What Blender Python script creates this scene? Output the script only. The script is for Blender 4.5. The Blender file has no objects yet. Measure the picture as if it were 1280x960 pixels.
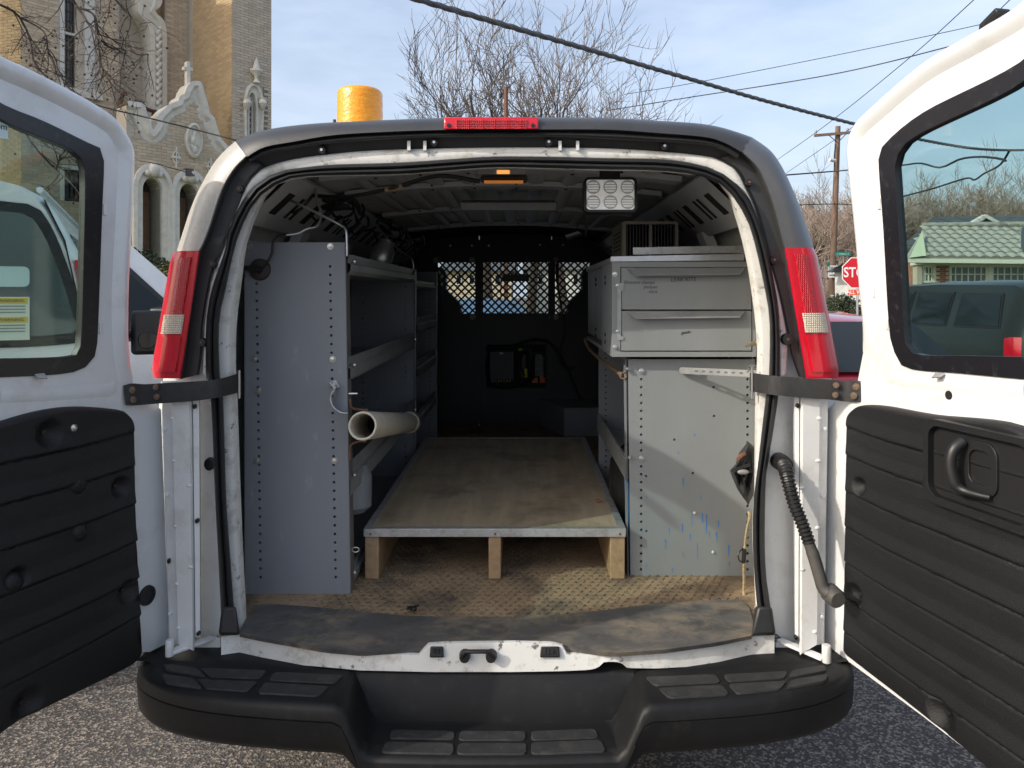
import bpy, bmesh, math, random
from mathutils import Vector as V, Matrix
from mathutils.geometry import tessellate_polygon
S = bpy.context.scene
COL = S.collection
rnd = random.Random(11)

# ---------------------------------------------------------------- camera, world, sun, exposure
F, VX, VY = 930.0, 652.0, 368.0            # focal length and principal point in photo pixels (1280 wide)
CAM = V((0.07, -2.04, 1.56))
cd = bpy.data.cameras.new('camera')
co = bpy.data.objects.new('camera', cd)
COL.objects.link(co)
co.location = CAM
co.rotation_euler = (math.pi/2, 0, 0)
cd.sensor_width = 36
cd.lens = F/1280*36
cd.shift_x = -(VX-640)/1280
cd.shift_y = -(480-VY)/1280
cd.clip_start = 0.05
cd.clip_end = 800
S.camera = co

SUN = V((1.85, 1.0, -1.22)).normalized()      # direction the sunlight travels
w = bpy.data.worlds.new('World')
S.world = w
w.use_nodes = True
nt = w.node_tree
bg = nt.nodes['Background']
sky = nt.nodes.new('ShaderNodeTexSky')
sky.sky_type = 'NISHITA'
sky.sun_disc = False
sky.sun_elevation = math.asin(-SUN.z)
sky.sun_rotation = math.atan2(-SUN.x, -SUN.y)
sky.air_density = 1.0
sky.dust_density = 5.0
tc = nt.nodes.new('ShaderNodeTexCoord')
mp = nt.nodes.new('ShaderNodeMapping')
mp.inputs['Scale'].default_value = (1.0, 1.0, 3.5)
mp.inputs['Rotation'].default_value = (0.2, 0.25, 0.4)
nz = nt.nodes.new('ShaderNodeTexNoise')
nz.inputs['Scale'].default_value = 2.6
nz.inputs['Detail'].default_value = 7
nz.inputs['Roughness'].default_value = 0.55
cr_ = nt.nodes.new('ShaderNodeValToRGB')
cr_.color_ramp.elements[0].position = 0.30
cr_.color_ramp.elements[0].color = (0.08, 0.08, 0.08, 1)
cr_.color_ramp.elements[1].position = 0.72
cr_.color_ramp.elements[1].color = (0.68, 0.68, 0.68, 1)
mx = nt.nodes.new('ShaderNodeMixRGB')
mx.inputs['Color2'].default_value = (3.9, 4.35, 5.2, 1)      # thin bright cloud, same units as the sky
nt.links.new(tc.outputs['Generated'], mp.inputs['Vector'])
nt.links.new(mp.outputs['Vector'], nz.inputs['Vector'])
nt.links.new(nz.outputs['Fac'], cr_.inputs['Fac'])
nt.links.new(cr_.outputs['Color'], mx.inputs['Fac'])
nt.links.new(sky.outputs['Color'], mx.inputs['Color1'])
nt.links.new(mx.outputs['Color'], bg.inputs['Color'])
bg.inputs['Strength'].default_value = 0.15
sl = bpy.data.lights.new('sun', 'SUN')
sl.energy = 2.0
sl.angle = math.radians(0.53)
sl.color = (1.0, 0.94, 0.84)
so = bpy.data.objects.new('sun', sl)
COL.objects.link(so)
so.rotation_euler = SUN.to_track_quat('-Z', 'Y').to_euler()
so.location = (-20, -20, 20)
S.view_settings.view_transform = 'Standard'
S.view_settings.look = 'None'
S.view_settings.exposure = 0.74
S.view_settings.gamma = 1.0

# ---------------------------------------------------------------- helpers
def P(px, py, d):
    return V((CAM.x+(px-VX)/F*d, CAM.y+d, CAM.z+(VY-py)/F*d))
def R(x, d, z):                      # metres relative to the camera -> world
    return V((CAM.x+x, CAM.y+d, CAM.z+z))
FZ = 0.63
def FL(px, py, z=FZ):                # the point of the horizontal plane z seen there
    d = F*(z-CAM.z)/(VY-py)
    return P(px, py, d)
def dens(pts, n=24):
    pts = [V(p) for p in pts]
    out = []
    for i in range(len(pts)-1):
        p0 = pts[max(i-1, 0)]; p1 = pts[i]; p2 = pts[i+1]; p3 = pts[min(i+2, len(pts)-1)]
        for k in range(n):
            t = k/n
            out.append(0.5*((2*p1)+(p2-p0)*t+(2*p0-5*p1+4*p2-p3)*t*t+(3*p1-p0-3*p2+p3)*t**3))
    out.append(pts[-1])
    return out
def rs(pts, n):
    pts = [V(p) for p in pts]
    L = [0]
    for a, b in zip(pts, pts[1:]):
        L.append(L[-1]+(b-a).length)
    out = []; j = 0
    for i in range(n):
        t = L[-1]*i/(n-1)
        while j < len(L)-2 and L[j+1] < t:
            j += 1
        q = (t-L[j])/max(L[j+1]-L[j], 1e-9)
        out.append(pts[j].lerp(pts[j+1], min(max(q, 0), 1)))
    return out
def cr(pts, n):
    return rs(dens(pts), n)
def pxl(pts, d):                     # pixel list -> points at distance d (d number or list)
    return [P(p[0], p[1], d if not hasattr(d, '__len__') else d[i]) for i, p in enumerate(pts)]

def tag(o, label=None, cat=None, group=None, kind=None):
    if label: o['label'] = label
    if cat: o['category'] = cat
    if group: o['group'] = group
    if kind: o['kind'] = kind
    return o
def thing(name, label, cat, loc=(0, 0, 0), group=None):
    o = bpy.data.objects.new(name, None)
    o.empty_display_size = 0.1
    COL.objects.link(o)
    o.location = loc
    return tag(o, label, cat, group)
def wl(o):
    v = V((0, 0, 0))
    while o is not None:
        v += o.location
        o = o.parent
    return v
def link(name, me, parent=None, loc=(0, 0, 0)):
    o = bpy.data.objects.new(name, me)
    COL.objects.link(o)
    o.location = loc
    if parent is not None:
        o.parent = parent
    return o
def copy_tree(o, parent=None):
    c = o.copy(); COL.objects.link(c)
    if parent is not None: c.parent = parent
    for ch in list(o.children):
        copy_tree(ch, c)
    return c
class MB:
    def __init__(s):
        s.v = []; s.f = []; s.m = []
    def add(s, vs, fs, mi=0):
        b = len(s.v)
        s.v += [tuple(p) for p in vs]
        for f in fs:
            s.f.append([b+i for i in f]); s.m.append(mi)
        return s
    def hexa(s, a, mi=0):            # 8 corners, bottom ring then top ring
        return s.add(a, [(3, 2, 1, 0), (4, 5, 6, 7), (0, 1, 5, 4), (1, 2, 6, 5), (2, 3, 7, 6), (3, 0, 4, 7)], mi)
    def box(s, c, z, M=None, mi=0):
        hx, hy, hz = z[0]/2, z[1]/2, z[2]/2
        q = [V((x, y, k)) for k in (-hz, hz) for x, y in ((-hx, -hy), (hx, -hy), (hx, hy), (-hx, hy))]
        if M is not None: q = [M @ p for p in q]
        return s.hexa([p+V(c) for p in q], mi)
    def bb(s, a, b, mi=0):
        a = V(a); b = V(b)
        lo = [min(a[i], b[i]) for i in range(3)]; hi = [max(a[i], b[i]) for i in range(3)]
        return s.box([(lo[i]+hi[i])/2 for i in range(3)], [hi[i]-lo[i] for i in range(3)], None, mi)
    def tube(s, pts, r, n=6, mi=0, cap=True):
        pts = [V(p) for p in pts]
        k = len(pts)
        rr = r if hasattr(r, '__len__') else [r]*k
        rings = []
        up = None
        for i in range(k):
            t = (pts[min(i+1, k-1)]-pts[max(i-1, 0)])
            if t.length < 1e-9: t = V((0, 0, 1))
            t.normalize()
            if up is None:
                up = t.orthogonal().normalized()
            else:
                up = (up-t*up.dot(t))
                up = up.normalized() if up.length > 1e-6 else t.orthogonal().normalized()
            b = t.cross(up)
            rings.append([pts[i]+(up*math.cos(6.28318*j/n)+b*math.sin(6.28318*j/n))*rr[i] for j in range(n)])
        vs = [p for g in rings for p in g]
        fs = [(i*n+j, i*n+(j+1) % n, (i+1)*n+(j+1) % n, (i+1)*n+j) for i in range(k-1) for j in range(n)]
        if cap:
            fs += [tuple(range(n-1, -1, -1)), tuple((k-1)*n+j for j in range(n))]
        return s.add(vs, fs, mi)
    def cyl(s, a, b, r, n=12, r2=None, mi=0):
        return s.tube([a, b], [r, r if r2 is None else r2], n, mi)
    def lathe(s, prof, o, ax, n=20, mi=0):     # prof: list (r, h) along ax from o
        ax = V(ax).normalized(); u = ax.orthogonal().normalized(); b = ax.cross(u); o = V(o)
        vs = []
        for r, h in prof:
            for j in range(n):
                a = 2*math.pi*j/n
                vs.append(o+ax*h+(u*math.cos(a)+b*math.sin(a))*r)
        k = len(prof)
        fs = [(i*n+j, i*n+(j+1) % n, (i+1)*n+(j+1) % n, (i+1)*n+j) for i in range(k-1) for j in range(n)]
        fs += [tuple(range(n-1, -1, -1)), tuple((k-1)*n+j for j in range(n))]
        return s.add(vs, fs, mi)
    def loft(s, rows, mi=0, close=False):
        n = len(rows[0]); k = len(rows)
        vs = [p for r in rows for p in r]
        m = n if close else n-1
        fs = [(i*n+j, i*n+(j+1) % n, (i+1)*n+(j+1) % n, (i+1)*n+j) for i in range(k-1) for j in range(m)]
        return s.add(vs, fs, mi)
    def poly(s, loops, M, t, mi=0, off=0.0):   # extruded polygon with holes: loops 2d in frame M (z = thickness axis)
        flat = [p for L in loops for p in L]
        tri = tessellate_polygon([[V((p[0], p[1], 0)) for p in L] for L in loops])
        n = len(flat)
        vs = [M @ V((p[0], p[1], off)) for p in flat]+[M @ V((p[0], p[1], off-t)) for p in flat]
        fs = [tuple(a) for a in tri]+[tuple(n+i for i in reversed(a)) for a in tri]
        b = 0
        for L in loops:
            k = len(L)
            fs += [(b+i, b+(i+1) % k, n+b+(i+1) % k, n+b+i) for i in range(k)]
            b += k
        return s.add(vs, fs, mi)
    def sph(s, c, r, seg=10, ring=6, mi=0, sc=(1, 1, 1)):
        c = V(c); vs = []
        for i in range(ring+1):
            th = math.pi*i/ring
            for j in range(seg):
                ph = 2*math.pi*j/seg
                vs.append(c+V((r*sc[0]*math.sin(th)*math.cos(ph), r*sc[1]*math.sin(th)*math.sin(ph), r*sc[2]*math.cos(th))))
        fs = [(i*seg+j, i*seg+(j+1) % seg, (i+1)*seg+(j+1) % seg, (i+1)*seg+j) for i in range(ring) for j in range(seg)]
        return s.add(vs, fs, mi)
    def mesh(s, name, mats, off=V((0, 0, 0)), smooth=0, fix=True):
        me = bpy.data.meshes.new(name)
        me.from_pydata([(p[0]-off.x, p[1]-off.y, p[2]-off.z) for p in s.v], [], s.f)
        if not isinstance(mats, (list, tuple)): mats = [mats]
        for m in mats: me.materials.append(m)
        if len(mats) > 1: me.polygons.foreach_set('material_index', s.m)
        if fix:
            bm = bmesh.new(); bm.from_mesh(me)
            bmesh.ops.remove_doubles(bm, verts=bm.verts, dist=1e-5)
            bmesh.ops.recalc_face_normals(bm, faces=bm.faces)
            bm.to_mesh(me); bm.free()
        if smooth:
            me.shade_smooth()
            if smooth < 180: me.set_sharp_from_angle(angle=math.radians(smooth))
        me.update()
        return me
    def build(s, name, mats, parent=None, smooth=0, bevel=0, seg=2, kind=None, fix=True, label=None):
        base = wl(parent) if parent is not None else V((0, 0, 0))
        o = link(name, s.mesh(name, mats, base, smooth, fix), parent)
        if bevel:
            b = o.modifiers.new('bevel', 'BEVEL')
            b.width = bevel; b.segments = seg; b.limit_method = 'ANGLE'; b.angle_limit = math.radians(35)
            if not smooth:
                o.data.shade_smooth(); o.data.set_sharp_from_angle(angle=math.radians(50))
        if kind: o['kind'] = kind
        if label: o['label'] = label
        return o
def bx(name, a, b, m, parent=None, bevel=0, **k):
    return MB().bb(a, b).build(name, m, parent, bevel=bevel, **k)
def top(o, label, cat, group=None):           # a single-mesh thing: origin moved to its base
    me = o.data
    xs = [v.co for v in me.vertices]
    c = V((sum(p.x for p in xs)/len(xs), sum(p.y for p in xs)/len(xs), min(p.z for p in xs)))
    for v in me.vertices: v.co -= c
    o.location = V(o.location)+c
    return tag(o, label, cat, group)
def frame(o, x, y):                           # matrix with given origin, x and y axes
    x = V(x).normalized(); y = V(y).normalized(); z = x.cross(y)
    return Matrix(((x.x, y.x, z.x, o[0]), (x.y, y.y, z.y, o[1]), (x.z, y.z, z.z, o[2]), (0, 0, 0, 1)))
def circ(cx, cy, r, n=8):
    return [(cx+r*math.cos(2*math.pi*i/n), cy+r*math.sin(2*math.pi*i/n)) for i in range(n)]
def rrect(x0, y0, x1, y1, r, n=5):
    out = []
    for cx, cy, a in ((x1-r, y0+r, -90), (x1-r, y1-r, 0), (x0+r, y1-r, 90), (x0+r, y0+r, 180)):
        for i in range(n+1):
            t = math.radians(a+90*i/n)
            out.append((cx+r*math.cos(t), cy+r*math.sin(t)))
    return out
def text(name, body, size, M, m, parent=None, bold=0.0, shear=0.0):
    cu = bpy.data.curves.new(name, 'FONT')
    cu.body = body; cu.size = size; cu.align_x = 'CENTER'; cu.align_y = 'CENTER'
    cu.offset = bold; cu.shear = shear; cu.resolution_u = 3; cu.extrude = 0.0004
    tmp = bpy.data.objects.new('tmp', cu); COL.objects.link(tmp)
    dg = bpy.context.evaluated_depsgraph_get()
    me = bpy.data.meshes.new_from_object(tmp.evaluated_get(dg))
    bpy.data.objects.remove(tmp)
    base = wl(parent) if parent is not None else V((0, 0, 0))
    me.transform(Matrix.Translation(-base) @ M)
    me.materials.clear(); me.materials.append(m)
    return link(name, me, parent)

# ---------------------------------------------------------------- materials
def mat(name, col, rough=0.5, metal=0.0, var=0.0, vs=4.0, bump=0.0, bs=300.0, dirt=None, dirt2=None, coat=0.0, spec=0.5,
        isl=0.0, stretch=None, emit=None, voro=None, rvar=0.0, tint=None, ribs=None):
    m = bpy.data.materials.new(name); m.use_nodes = True
    n = m.node_tree.nodes; l = m.node_tree.links
    b = n['Principled BSDF']
    b.inputs['Roughness'].default_value = rough
    b.inputs['Metallic'].default_value = metal
    b.inputs['Specular IOR Level'].default_value = spec
    if coat:
        b.inputs['Coat Weight'].default_value = coat
        b.inputs['Coat Roughness'].default_value = 0.08
    c4 = (col[0], col[1], col[2], 1)
    b.inputs['Base Color'].default_value = c4
    tcn = n.new('ShaderNodeTexCoord')
    vec = tcn.outputs['Object']
    if stretch:
        mpn = n.new('ShaderNodeMapping'); mpn.inputs['Scale'].default_value = stretch
        l.new(vec, mpn.inputs['Vector']); svec = mpn.outputs['Vector']
    else:
        svec = vec
    def noise(sc, det=5, v=None, rg=0.6):
        q = n.new('ShaderNodeTexNoise'); q.inputs['Scale'].default_value = sc
        q.inputs['Detail'].default_value = det; q.inputs['Roughness'].default_value = rg
        l.new(v or vec, q.inputs['Vector']); return q.outputs['Fac']
    def ramp(src, lo, hi, a=0.0, z=1.0):
        q = n.new('ShaderNodeMapRange'); q.inputs[1].default_value = lo; q.inputs[2].default_value = hi
        q.inputs[3].default_value = a; q.inputs[4].default_value = z
        l.new(src, q.inputs[0]); return q.outputs[0]
    def mixc(fac, a, c, mode='MIX'):
        q = n.new('ShaderNodeMixRGB'); q.blend_type = mode
        if isinstance(fac, float): q.inputs[0].default_value = fac
        else: l.new(fac, q.inputs[0])
        for i, x in ((1, a), (2, c)):
            if isinstance(x, tuple): q.inputs[i].default_value = (x[0], x[1], x[2], 1)
            else: l.new(x, q.inputs[i])
        return q.outputs[0]
    cur = c4
    if var:
        f = ramp(noise(vs, 6, svec), 0.25, 0.75)
        cur = mixc(f, tuple(x*(1-var) for x in col), tuple(min(x*(1+var), 1) for x in col))
    if tint:
        f = ramp(noise(tint[1], 3), 0.35, 0.65)
        cur = mixc(f, cur, tint[0])
    if isl:
        g = n.new('ShaderNodeNewGeometry')
        f = g.outputs['Random Per Island']
        c2 = mixc(f, (1-isl,)*3, (1+isl, 1+isl*0.9, 1+isl*0.7))
        cur = mixc(1.0, cur, c2, 'MULTIPLY')
    for dd in (dirt, dirt2):
        if dd:
            f = ramp(noise(dd[1], 8, svec if len(dd) > 5 else None, 0.7), dd[2], dd[3], 0, dd[4])
            cur = mixc(f, cur, dd[0])
    if voro:
        q = n.new('ShaderNodeTexVoronoi'); q.inputs['Scale'].default_value = voro[0]
        l.new(vec, q.inputs['Vector'])
        sp = n.new('ShaderNodeSeparateColor'); l.new(q.outputs['Color'], sp.inputs[0])
        f = ramp(sp.outputs[0], voro[2], voro[3])
        cur = mixc(f, cur, voro[1])
    if ribs:                                   # fine moulded lens grid: two crossing wave bands
        wv = []
        for ax in ('X', 'Z'):
            q = n.new('ShaderNodeTexWave'); q.bands_direction = ax; q.inputs['Scale'].default_value = ribs[0]
            l.new(vec, q.inputs['Vector']); wv.append(q.outputs['Fac'])
        mm_ = n.new('ShaderNodeMath'); mm_.operation = 'MULTIPLY'
        l.new(wv[0], mm_.inputs[0]); l.new(wv[1], mm_.inputs[1])
        cur = mixc(ramp(mm_.outputs[0], 0.0, 0.8), tuple(x*ribs[1] for x in col), cur)
        rb_ = mm_.outputs[0]
    if not isinstance(cur, tuple):
        l.new(cur, b.inputs['Base Color'])
    if rvar:
        l.new(ramp(noise(vs*2.3, 5, svec), 0.3, 0.7, max(rough-rvar, 0.02), min(rough+rvar, 1)), b.inputs['Roughness'])
    if bump:
        bp = n.new('ShaderNodeBump'); bp.inputs['Strength'].default_value = bump
        bp.inputs['Distance'].default_value = 0.004
        if ribs:
            l.new(rb_, bp.inputs['Height'])
        elif voro:
            l.new(q.outputs['Distance'], bp.inputs['Height'])
        else:
            l.new(noise(bs, 3), bp.inputs['Height'])
        l.new(bp.outputs[0], b.inputs['Normal'])
    if emit:
        b.inputs['Emission Color'].default_value = (*emit[0], 1)
        b.inputs['Emission Strength'].default_value = emit[1]
    return m
def glass(name, tint, refl=1.0, rough=0.02):
    m = bpy.data.materials.new(name); m.use_nodes = True
    n = m.node_tree.nodes; l = m.node_tree.links
    n.remove(n['Principled BSDF'])
    t = n.new('ShaderNodeBsdfTransparent'); t.inputs[0].default_value = (*tint, 1)
    g = n.new('ShaderNodeBsdfGlossy'); g.inputs['Roughness'].default_value = rough
    fr = n.new('ShaderNodeLayerWeight'); fr.inputs[0].default_value = 0.5      # facing term, the same from both sides
    pw = n.new('ShaderNodeMath'); pw.operation = 'POWER'; pw.inputs[1].default_value = 4.0
    l.new(fr.outputs['Facing'], pw.inputs[0])
    mu = n.new('ShaderNodeMath'); mu.operation = 'MULTIPLY_ADD'; mu.inputs[1].default_value = 0.85*refl; mu.inputs[2].default_value = 0.05*refl
    l.new(pw.outputs[0], mu.inputs[0])
    x = n.new('ShaderNodeMixShader')
    l.new(mu.outputs[0], x.inputs[0]); l.new(t.outputs[0], x.inputs[1]); l.new(g.outputs[0], x.inputs[2])
    l.new(x.outputs[0], n['Material Output'].inputs[0])
    return m
WHITE = mat('white_paint', (0.63, 0.645, 0.655), 0.30, var=0.06, vs=3, coat=0.5, dirt=((0.36, 0.33, 0.27), 9, 0.52, 0.82, 0.5), dirt2=((0.20, 0.18, 0.15), 70, 0.66, 0.74, 0.5))
WHITEW = mat('worn_white_paint', (0.66, 0.66, 0.63), 0.45, var=0.06, vs=8, dirt=((0.30, 0.26, 0.20), 14, 0.52, 0.72, 0.8), dirt2=((0.07, 0.065, 0.06), 34, 0.60, 0.66, 0.9))
JAMB = mat('jamb_white_paint', (0.64, 0.65, 0.65), 0.4, var=0.06, vs=6, coat=0.2, dirt=((0.42, 0.39, 0.33), 11, 0.50, 0.75, 0.6))
CAPL = mat('sunlit_cap_plastic', (0.36, 0.345, 0.31), 0.38, var=0.10, vs=60, bump=0.15, bs=900, spec=0.8, dirt=((0.22, 0.20, 0.17), 90, 0.55, 0.7, 0.5))  # left cap only: sun glare put into a paler base colour
PLASTIC = mat('charcoal_plastic', (0.028, 0.029, 0.031), 0.42, var=0.25, vs=10, bump=0.12, bs=900, spec=0.6)
CAPP = mat('weathered_cap_plastic', (0.075, 0.077, 0.083), 0.40, var=0.12, vs=14, bump=0.10, bs=900, spec=0.9)
BUMP = mat('bumper_plastic', (0.0085, 0.0088, 0.0095), 0.50, var=0.3, vs=7, bump=0.15, bs=700, dirt=((0.06, 0.058, 0.056), 22, 0.55, 0.85, 0.3), stretch=(1, 1, 0.15), spec=0.3)
PAD = mat('tread_rubber', (0.020, 0.021, 0.022), 0.65, var=0.3, vs=20, bump=0.5, bs=260, dirt=((0.09, 0.085, 0.08), 30, 0.5, 0.8, 0.5))
TRIM = mat('door_trim_plastic', (0.006, 0.0065, 0.0075), 0.46, spec=0.4, var=0.2, vs=12, bump=0.5, bs=420, dirt=((0.06, 0.058, 0.055), 55, 0.63, 0.72, 0.4))
RUBBER = mat('seal_rubber', (0.020, 0.021, 0.023), 0.5, var=0.3, vs=20)
BLACK = mat('black_plastic', (0.012, 0.012, 0.013), 0.45)
GASK = mat('glass_black_band', (0.010, 0.010, 0.013), 0.30, dirt=((0.10, 0.10, 0.11), 45, 0.55, 0.75, 0.35))
VOID = mat('dark_gap', (0.006, 0.006, 0.006), 0.8)
GREY = mat('grey_shelf_paint', (0.205, 0.217, 0.238), 0.42, var=0.10, vs=3, dirt=((0.34, 0.35, 0.36), 24, 0.60, 0.72, 0.5, 1), stretch=(1, 1, 0.4), dirt2=((0.12, 0.07, 0.04), 40, 0.72, 0.76, 0.6), rvar=0.1)
GREYR = mat('grey_green_shelf_paint', (0.218, 0.232, 0.235), 0.45, var=0.10, vs=4, dirt=((0.36, 0.37, 0.36), 30, 0.66, 0.72, 0.4, 1), stretch=(1, 1, 0.5), dirt2=((0.20, 0.15, 0.06), 24, 0.70, 0.76, 0.6), rvar=0.1)
SHELF = mat('grey_shelf_steel', (0.30, 0.31, 0.32), 0.4, metal=0.25, var=0.15, vs=9, dirt=((0.05, 0.045, 0.04), 12, 0.55, 0.8, 0.6))
STEEL = mat('galvanised_steel', (0.55, 0.56, 0.57), 0.35, metal=0.85, var=0.15, vs=30)
ALU = mat('aluminium_trim', (0.50, 0.50, 0.49), 0.42, metal=0.6, var=0.15, vs=25, dirt=((0.16, 0.13, 0.09), 40, 0.5, 0.75, 0.6))
CHROME = mat('zinc_bolt', (0.6, 0.6, 0.58), 0.3, metal=0.9)
RUSTY = mat('rusty_steel', (0.16, 0.08, 0.045), 0.7, metal=0.3, var=0.4, vs=40)
INNER = mat('inner_body_paint', (0.48, 0.49, 0.47), 0.5, var=0.12, vs=4, dirt=((0.16, 0.155, 0.14), 6, 0.5, 0.8, 0.5))
CEIL = mat('ceiling_paint', (0.42, 0.43, 0.44), 0.45, var=0.08, vs=3)
PLY = mat('worn_plywood', (0.37, 0.295, 0.20), 0.6, var=0.22, vs=4, stretch=(6, 0.8, 1), dirt=((0.035, 0.032, 0.03), 5, 0.50, 0.78, 0.75), dirt2=((0.33, 0.26, 0.15), 18, 0.58, 0.75, 0.4), bump=0.05, bs=200)
WOOD = mat('pine_timber', (0.34, 0.225, 0.125), 0.65, var=0.25, vs=7, stretch=(8, 1, 8), dirt=((0.12, 0.07, 0.04), 14, 0.55, 0.8, 0.6))
FLOOR = mat('dusty_rubber_floor', (0.30, 0.215, 0.13), 0.85, var=0.25, vs=6, dirt=((0.045, 0.043, 0.04), 5, 0.47, 0.66, 0.75), dirt2=((0.035, 0.034, 0.033), 60, 0.56, 0.62, 0.6), bump=0.4, bs=150)
MAT = mat('worn_sill_mat', (0.095, 0.092, 0.088), 0.6, var=0.3, vs=5, stretch=(1, 1.7, 1), dirt=((0.26, 0.205, 0.13), 5, 0.46, 0.68, 0.75, 1), dirt2=((0.032, 0.034, 0.036), 13, 0.50, 0.66, 0.7), bump=0.15, bs=120)
RED = mat('red_lens', (0.50, 0.003, 0.018), 0.22, var=0.15, vs=6, coat=0.25)
REDL = mat('red_lens_ribbed', (0.66, 0.008, 0.022), 0.25, coat=0.3, bump=0.8, ribs=(58, 0.62))
WLENS = mat('clear_lens', (0.78, 0.70, 0.56), 0.2, coat=0.5, bump=0.8, ribs=(52, 0.6))
AMBER = mat('amber_wrap', (0.92, 0.30, 0.0), 0.3, var=0.3, vs=20, stretch=(1, 1, 12), coat=0.3, bump=0.8, bs=60, dirt=((0.95, 0.56, 0.04), 28, 0.55, 0.7, 0.6, 1))
PVC = mat('pvc_pipe', (0.62, 0.57, 0.47), 0.4, var=0.12, vs=9, dirt=((0.10, 0.09, 0.07), 18, 0.58, 0.7, 0.7))
ROPE = mat('rope', (0.33, 0.26, 0.15), 0.8, var=0.3, vs=120)
CLOTH = mat('black_bag', (0.022, 0.022, 0.022), 0.45, var=0.4, vs=20, dirt=((0.12, 0.10, 0.08), 22, 0.55, 0.75, 0.5))
BLUE = mat('blue_plastic', (0.02, 0.13, 0.33), 0.4)
BEIGE = mat('beige_metal', (0.24, 0.215, 0.17), 0.5, var=0.1)
INK = mat('marker_ink', (0.035, 0.037, 0.04), 0.6)
BLUEP = mat('blue_paint_drip', (0.02, 0.16, 0.50), 0.5)
GLASST = glass('tinted_glass', (0.72, 0.82, 0.80), 0.6)
GLASSC = glass('clear_glass', (0.82, 0.88, 0.87), 1.0)
GLASSD = mat('dark_car_glass', (0.008, 0.011, 0.012), 0.05, spec=0.35)
LENS = mat('flood_lens', (0.90, 0.90, 0.88), 0.25, emit=((1.0, 1.0, 0.97), 0.10), coat=0.6, bump=0.5, bs=120, var=0.12, vs=60)
MESHB = mat('black_partition_paint', (0.012, 0.0125, 0.016), 0.5, var=0.2)
ASPH = mat('asphalt', (0.052, 0.048, 0.046), 0.85, var=0.35, vs=1.5, dirt=((0.02, 0.019, 0.018), 2.2, 0.55, 0.75, 0.5), voro=(120, (0.25, 0.215, 0.18), 0.52, 0.95), bump=0.9)
GRASS = mat('grass', (0.10, 0.12, 0.035), 0.9, var=0.4, vs=3, bump=0.8, bs=60)
CONC = mat('concrete', (0.36, 0.34, 0.31), 0.85, var=0.1, vs=3)
BRICK = mat('tan_brick', (0.58, 0.465, 0.33), 0.85, isl=0.14, var=0.10, vs=6, bump=0.2, bs=60)
MORT = mat('mortar', (0.46, 0.41, 0.33), 0.9, var=0.15, vs=2)
STONE = mat('cast_stone', (0.66, 0.62, 0.53), 0.8, var=0.14, vs=5, dirt=((0.25, 0.23, 0.19), 7, 0.55, 0.8, 0.5))
STUCCO = mat('niche_stucco', (0.50, 0.43, 0.33), 0.9, var=0.1, vs=2)
BARK = mat('bark', (0.11, 0.088, 0.07), 0.9, var=0.3, vs=6)
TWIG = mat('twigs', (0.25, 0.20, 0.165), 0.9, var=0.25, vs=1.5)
DTWIG = mat('dark_twigs', (0.045, 0.033, 0.026), 0.9)
POLE = mat('pole_wood', (0.16, 0.105, 0.075), 0.9, var=0.25, vs=6, stretch=(4, 4, 0.5))
WIRE = mat('wire', (0.02, 0.02, 0.02), 0.6)
CABLE = mat('aerial_cable', (0.085, 0.085, 0.085), 0.5, var=0.35, vs=14)
HEDGE = mat('hedge_leaf', (0.028, 0.042, 0.016), 0.8, isl=0.5)

# ================================================================ the white van
van = thing('cargo_van', 'white cargo van seen from behind with both rear doors open onto its grey shelving', 'van', (0, 1.5, 0))
N = 81
HALF = [(.955, .45), (.985, .80), (.985, 1.2), (.965, 1.34), (.895, 1.69), (.785, 1.93), (.735, 1.978), (.65, 2.008), (.44, 2.032), (0, 2.042)]
OUTL = HALF[:-1]+[(-x, z) for x, z in reversed(HALF)]          # right bottom -> over the roof -> left bottom
OUTL = [(-x, z) for x, z in OUTL]                               # start at the left
IHALF = [(.86, .60), (.87, 1.2), (.85, 1.60), (.79, 1.80), (.70, 1.905), (.60, 1.955), (.3, 1.985), (0, 1.995)]
INL = [(-x, z) for x, z in IHALF]+[(x, z) for x, z in reversed(IHALF[:-1])]
def prof(L, d, n=N, sc=1.0):
    return rs(dens([V((x*sc, CAM.y+d, z)) for x, z in L], 8), n)
# outer skin: rear box, then the cab with its sloping screen
m = MB()
m.loft([prof(OUTL, d) for d in (2.16, 2.4, 3.6, 4.8, 5.45)])
m.build('body_shell', WHITE, van, smooth=60)
m = MB()
m.loft([prof(INL, d) for d in (2.17, 2.6, 3.4, 4.2, 5.3)])
m.build('inner_lining', INNER, van, smooth=50)
# cab: lower sides, roof, front, bonnet, pillars, screen
m = MB()
for s in (-1, 1):
    m.bb((s*.985, CAM.y+5.45, .45), (s*.94, CAM.y+8.0, 1.22))
m.bb((-.94, CAM.y+7.95, .45), (.94, CAM.y+8.0, 1.15))
m.hexa([R(-1.0, 6.95, -.42), R(.86, 6.95, -.42), R(.86, 8.0, -.46), R(-1.0, 8.0, -.46),
        R(-1.0, 6.95, -.38), R(.86, 6.95, -.38), R(.84, 8.0, -.42), R(-.98, 8.0, -.42)])
m.bb((-.72, CAM.y+5.45, 1.99), (.72, CAM.y+6.15, 2.04))
for s in (-1, 1):
    m.hexa([V((s*.90, CAM.y+7.0, 1.16)), V((s*.97, CAM.y+7.0, 1.16)), V((s*.97, CAM.y+7.12, 1.16)), V((s*.90, CAM.y+7.12, 1.16)),
            V((s*.68, CAM.y+6.1, 2.0)), V((s*.74, CAM.y+6.1, 2.0)), V((s*.74, CAM.y+6.2, 2.0)), V((s*.68, CAM.y+6.2, 2.0))])
m.build('cab_body', WHITE, van, bevel=.01)
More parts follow.
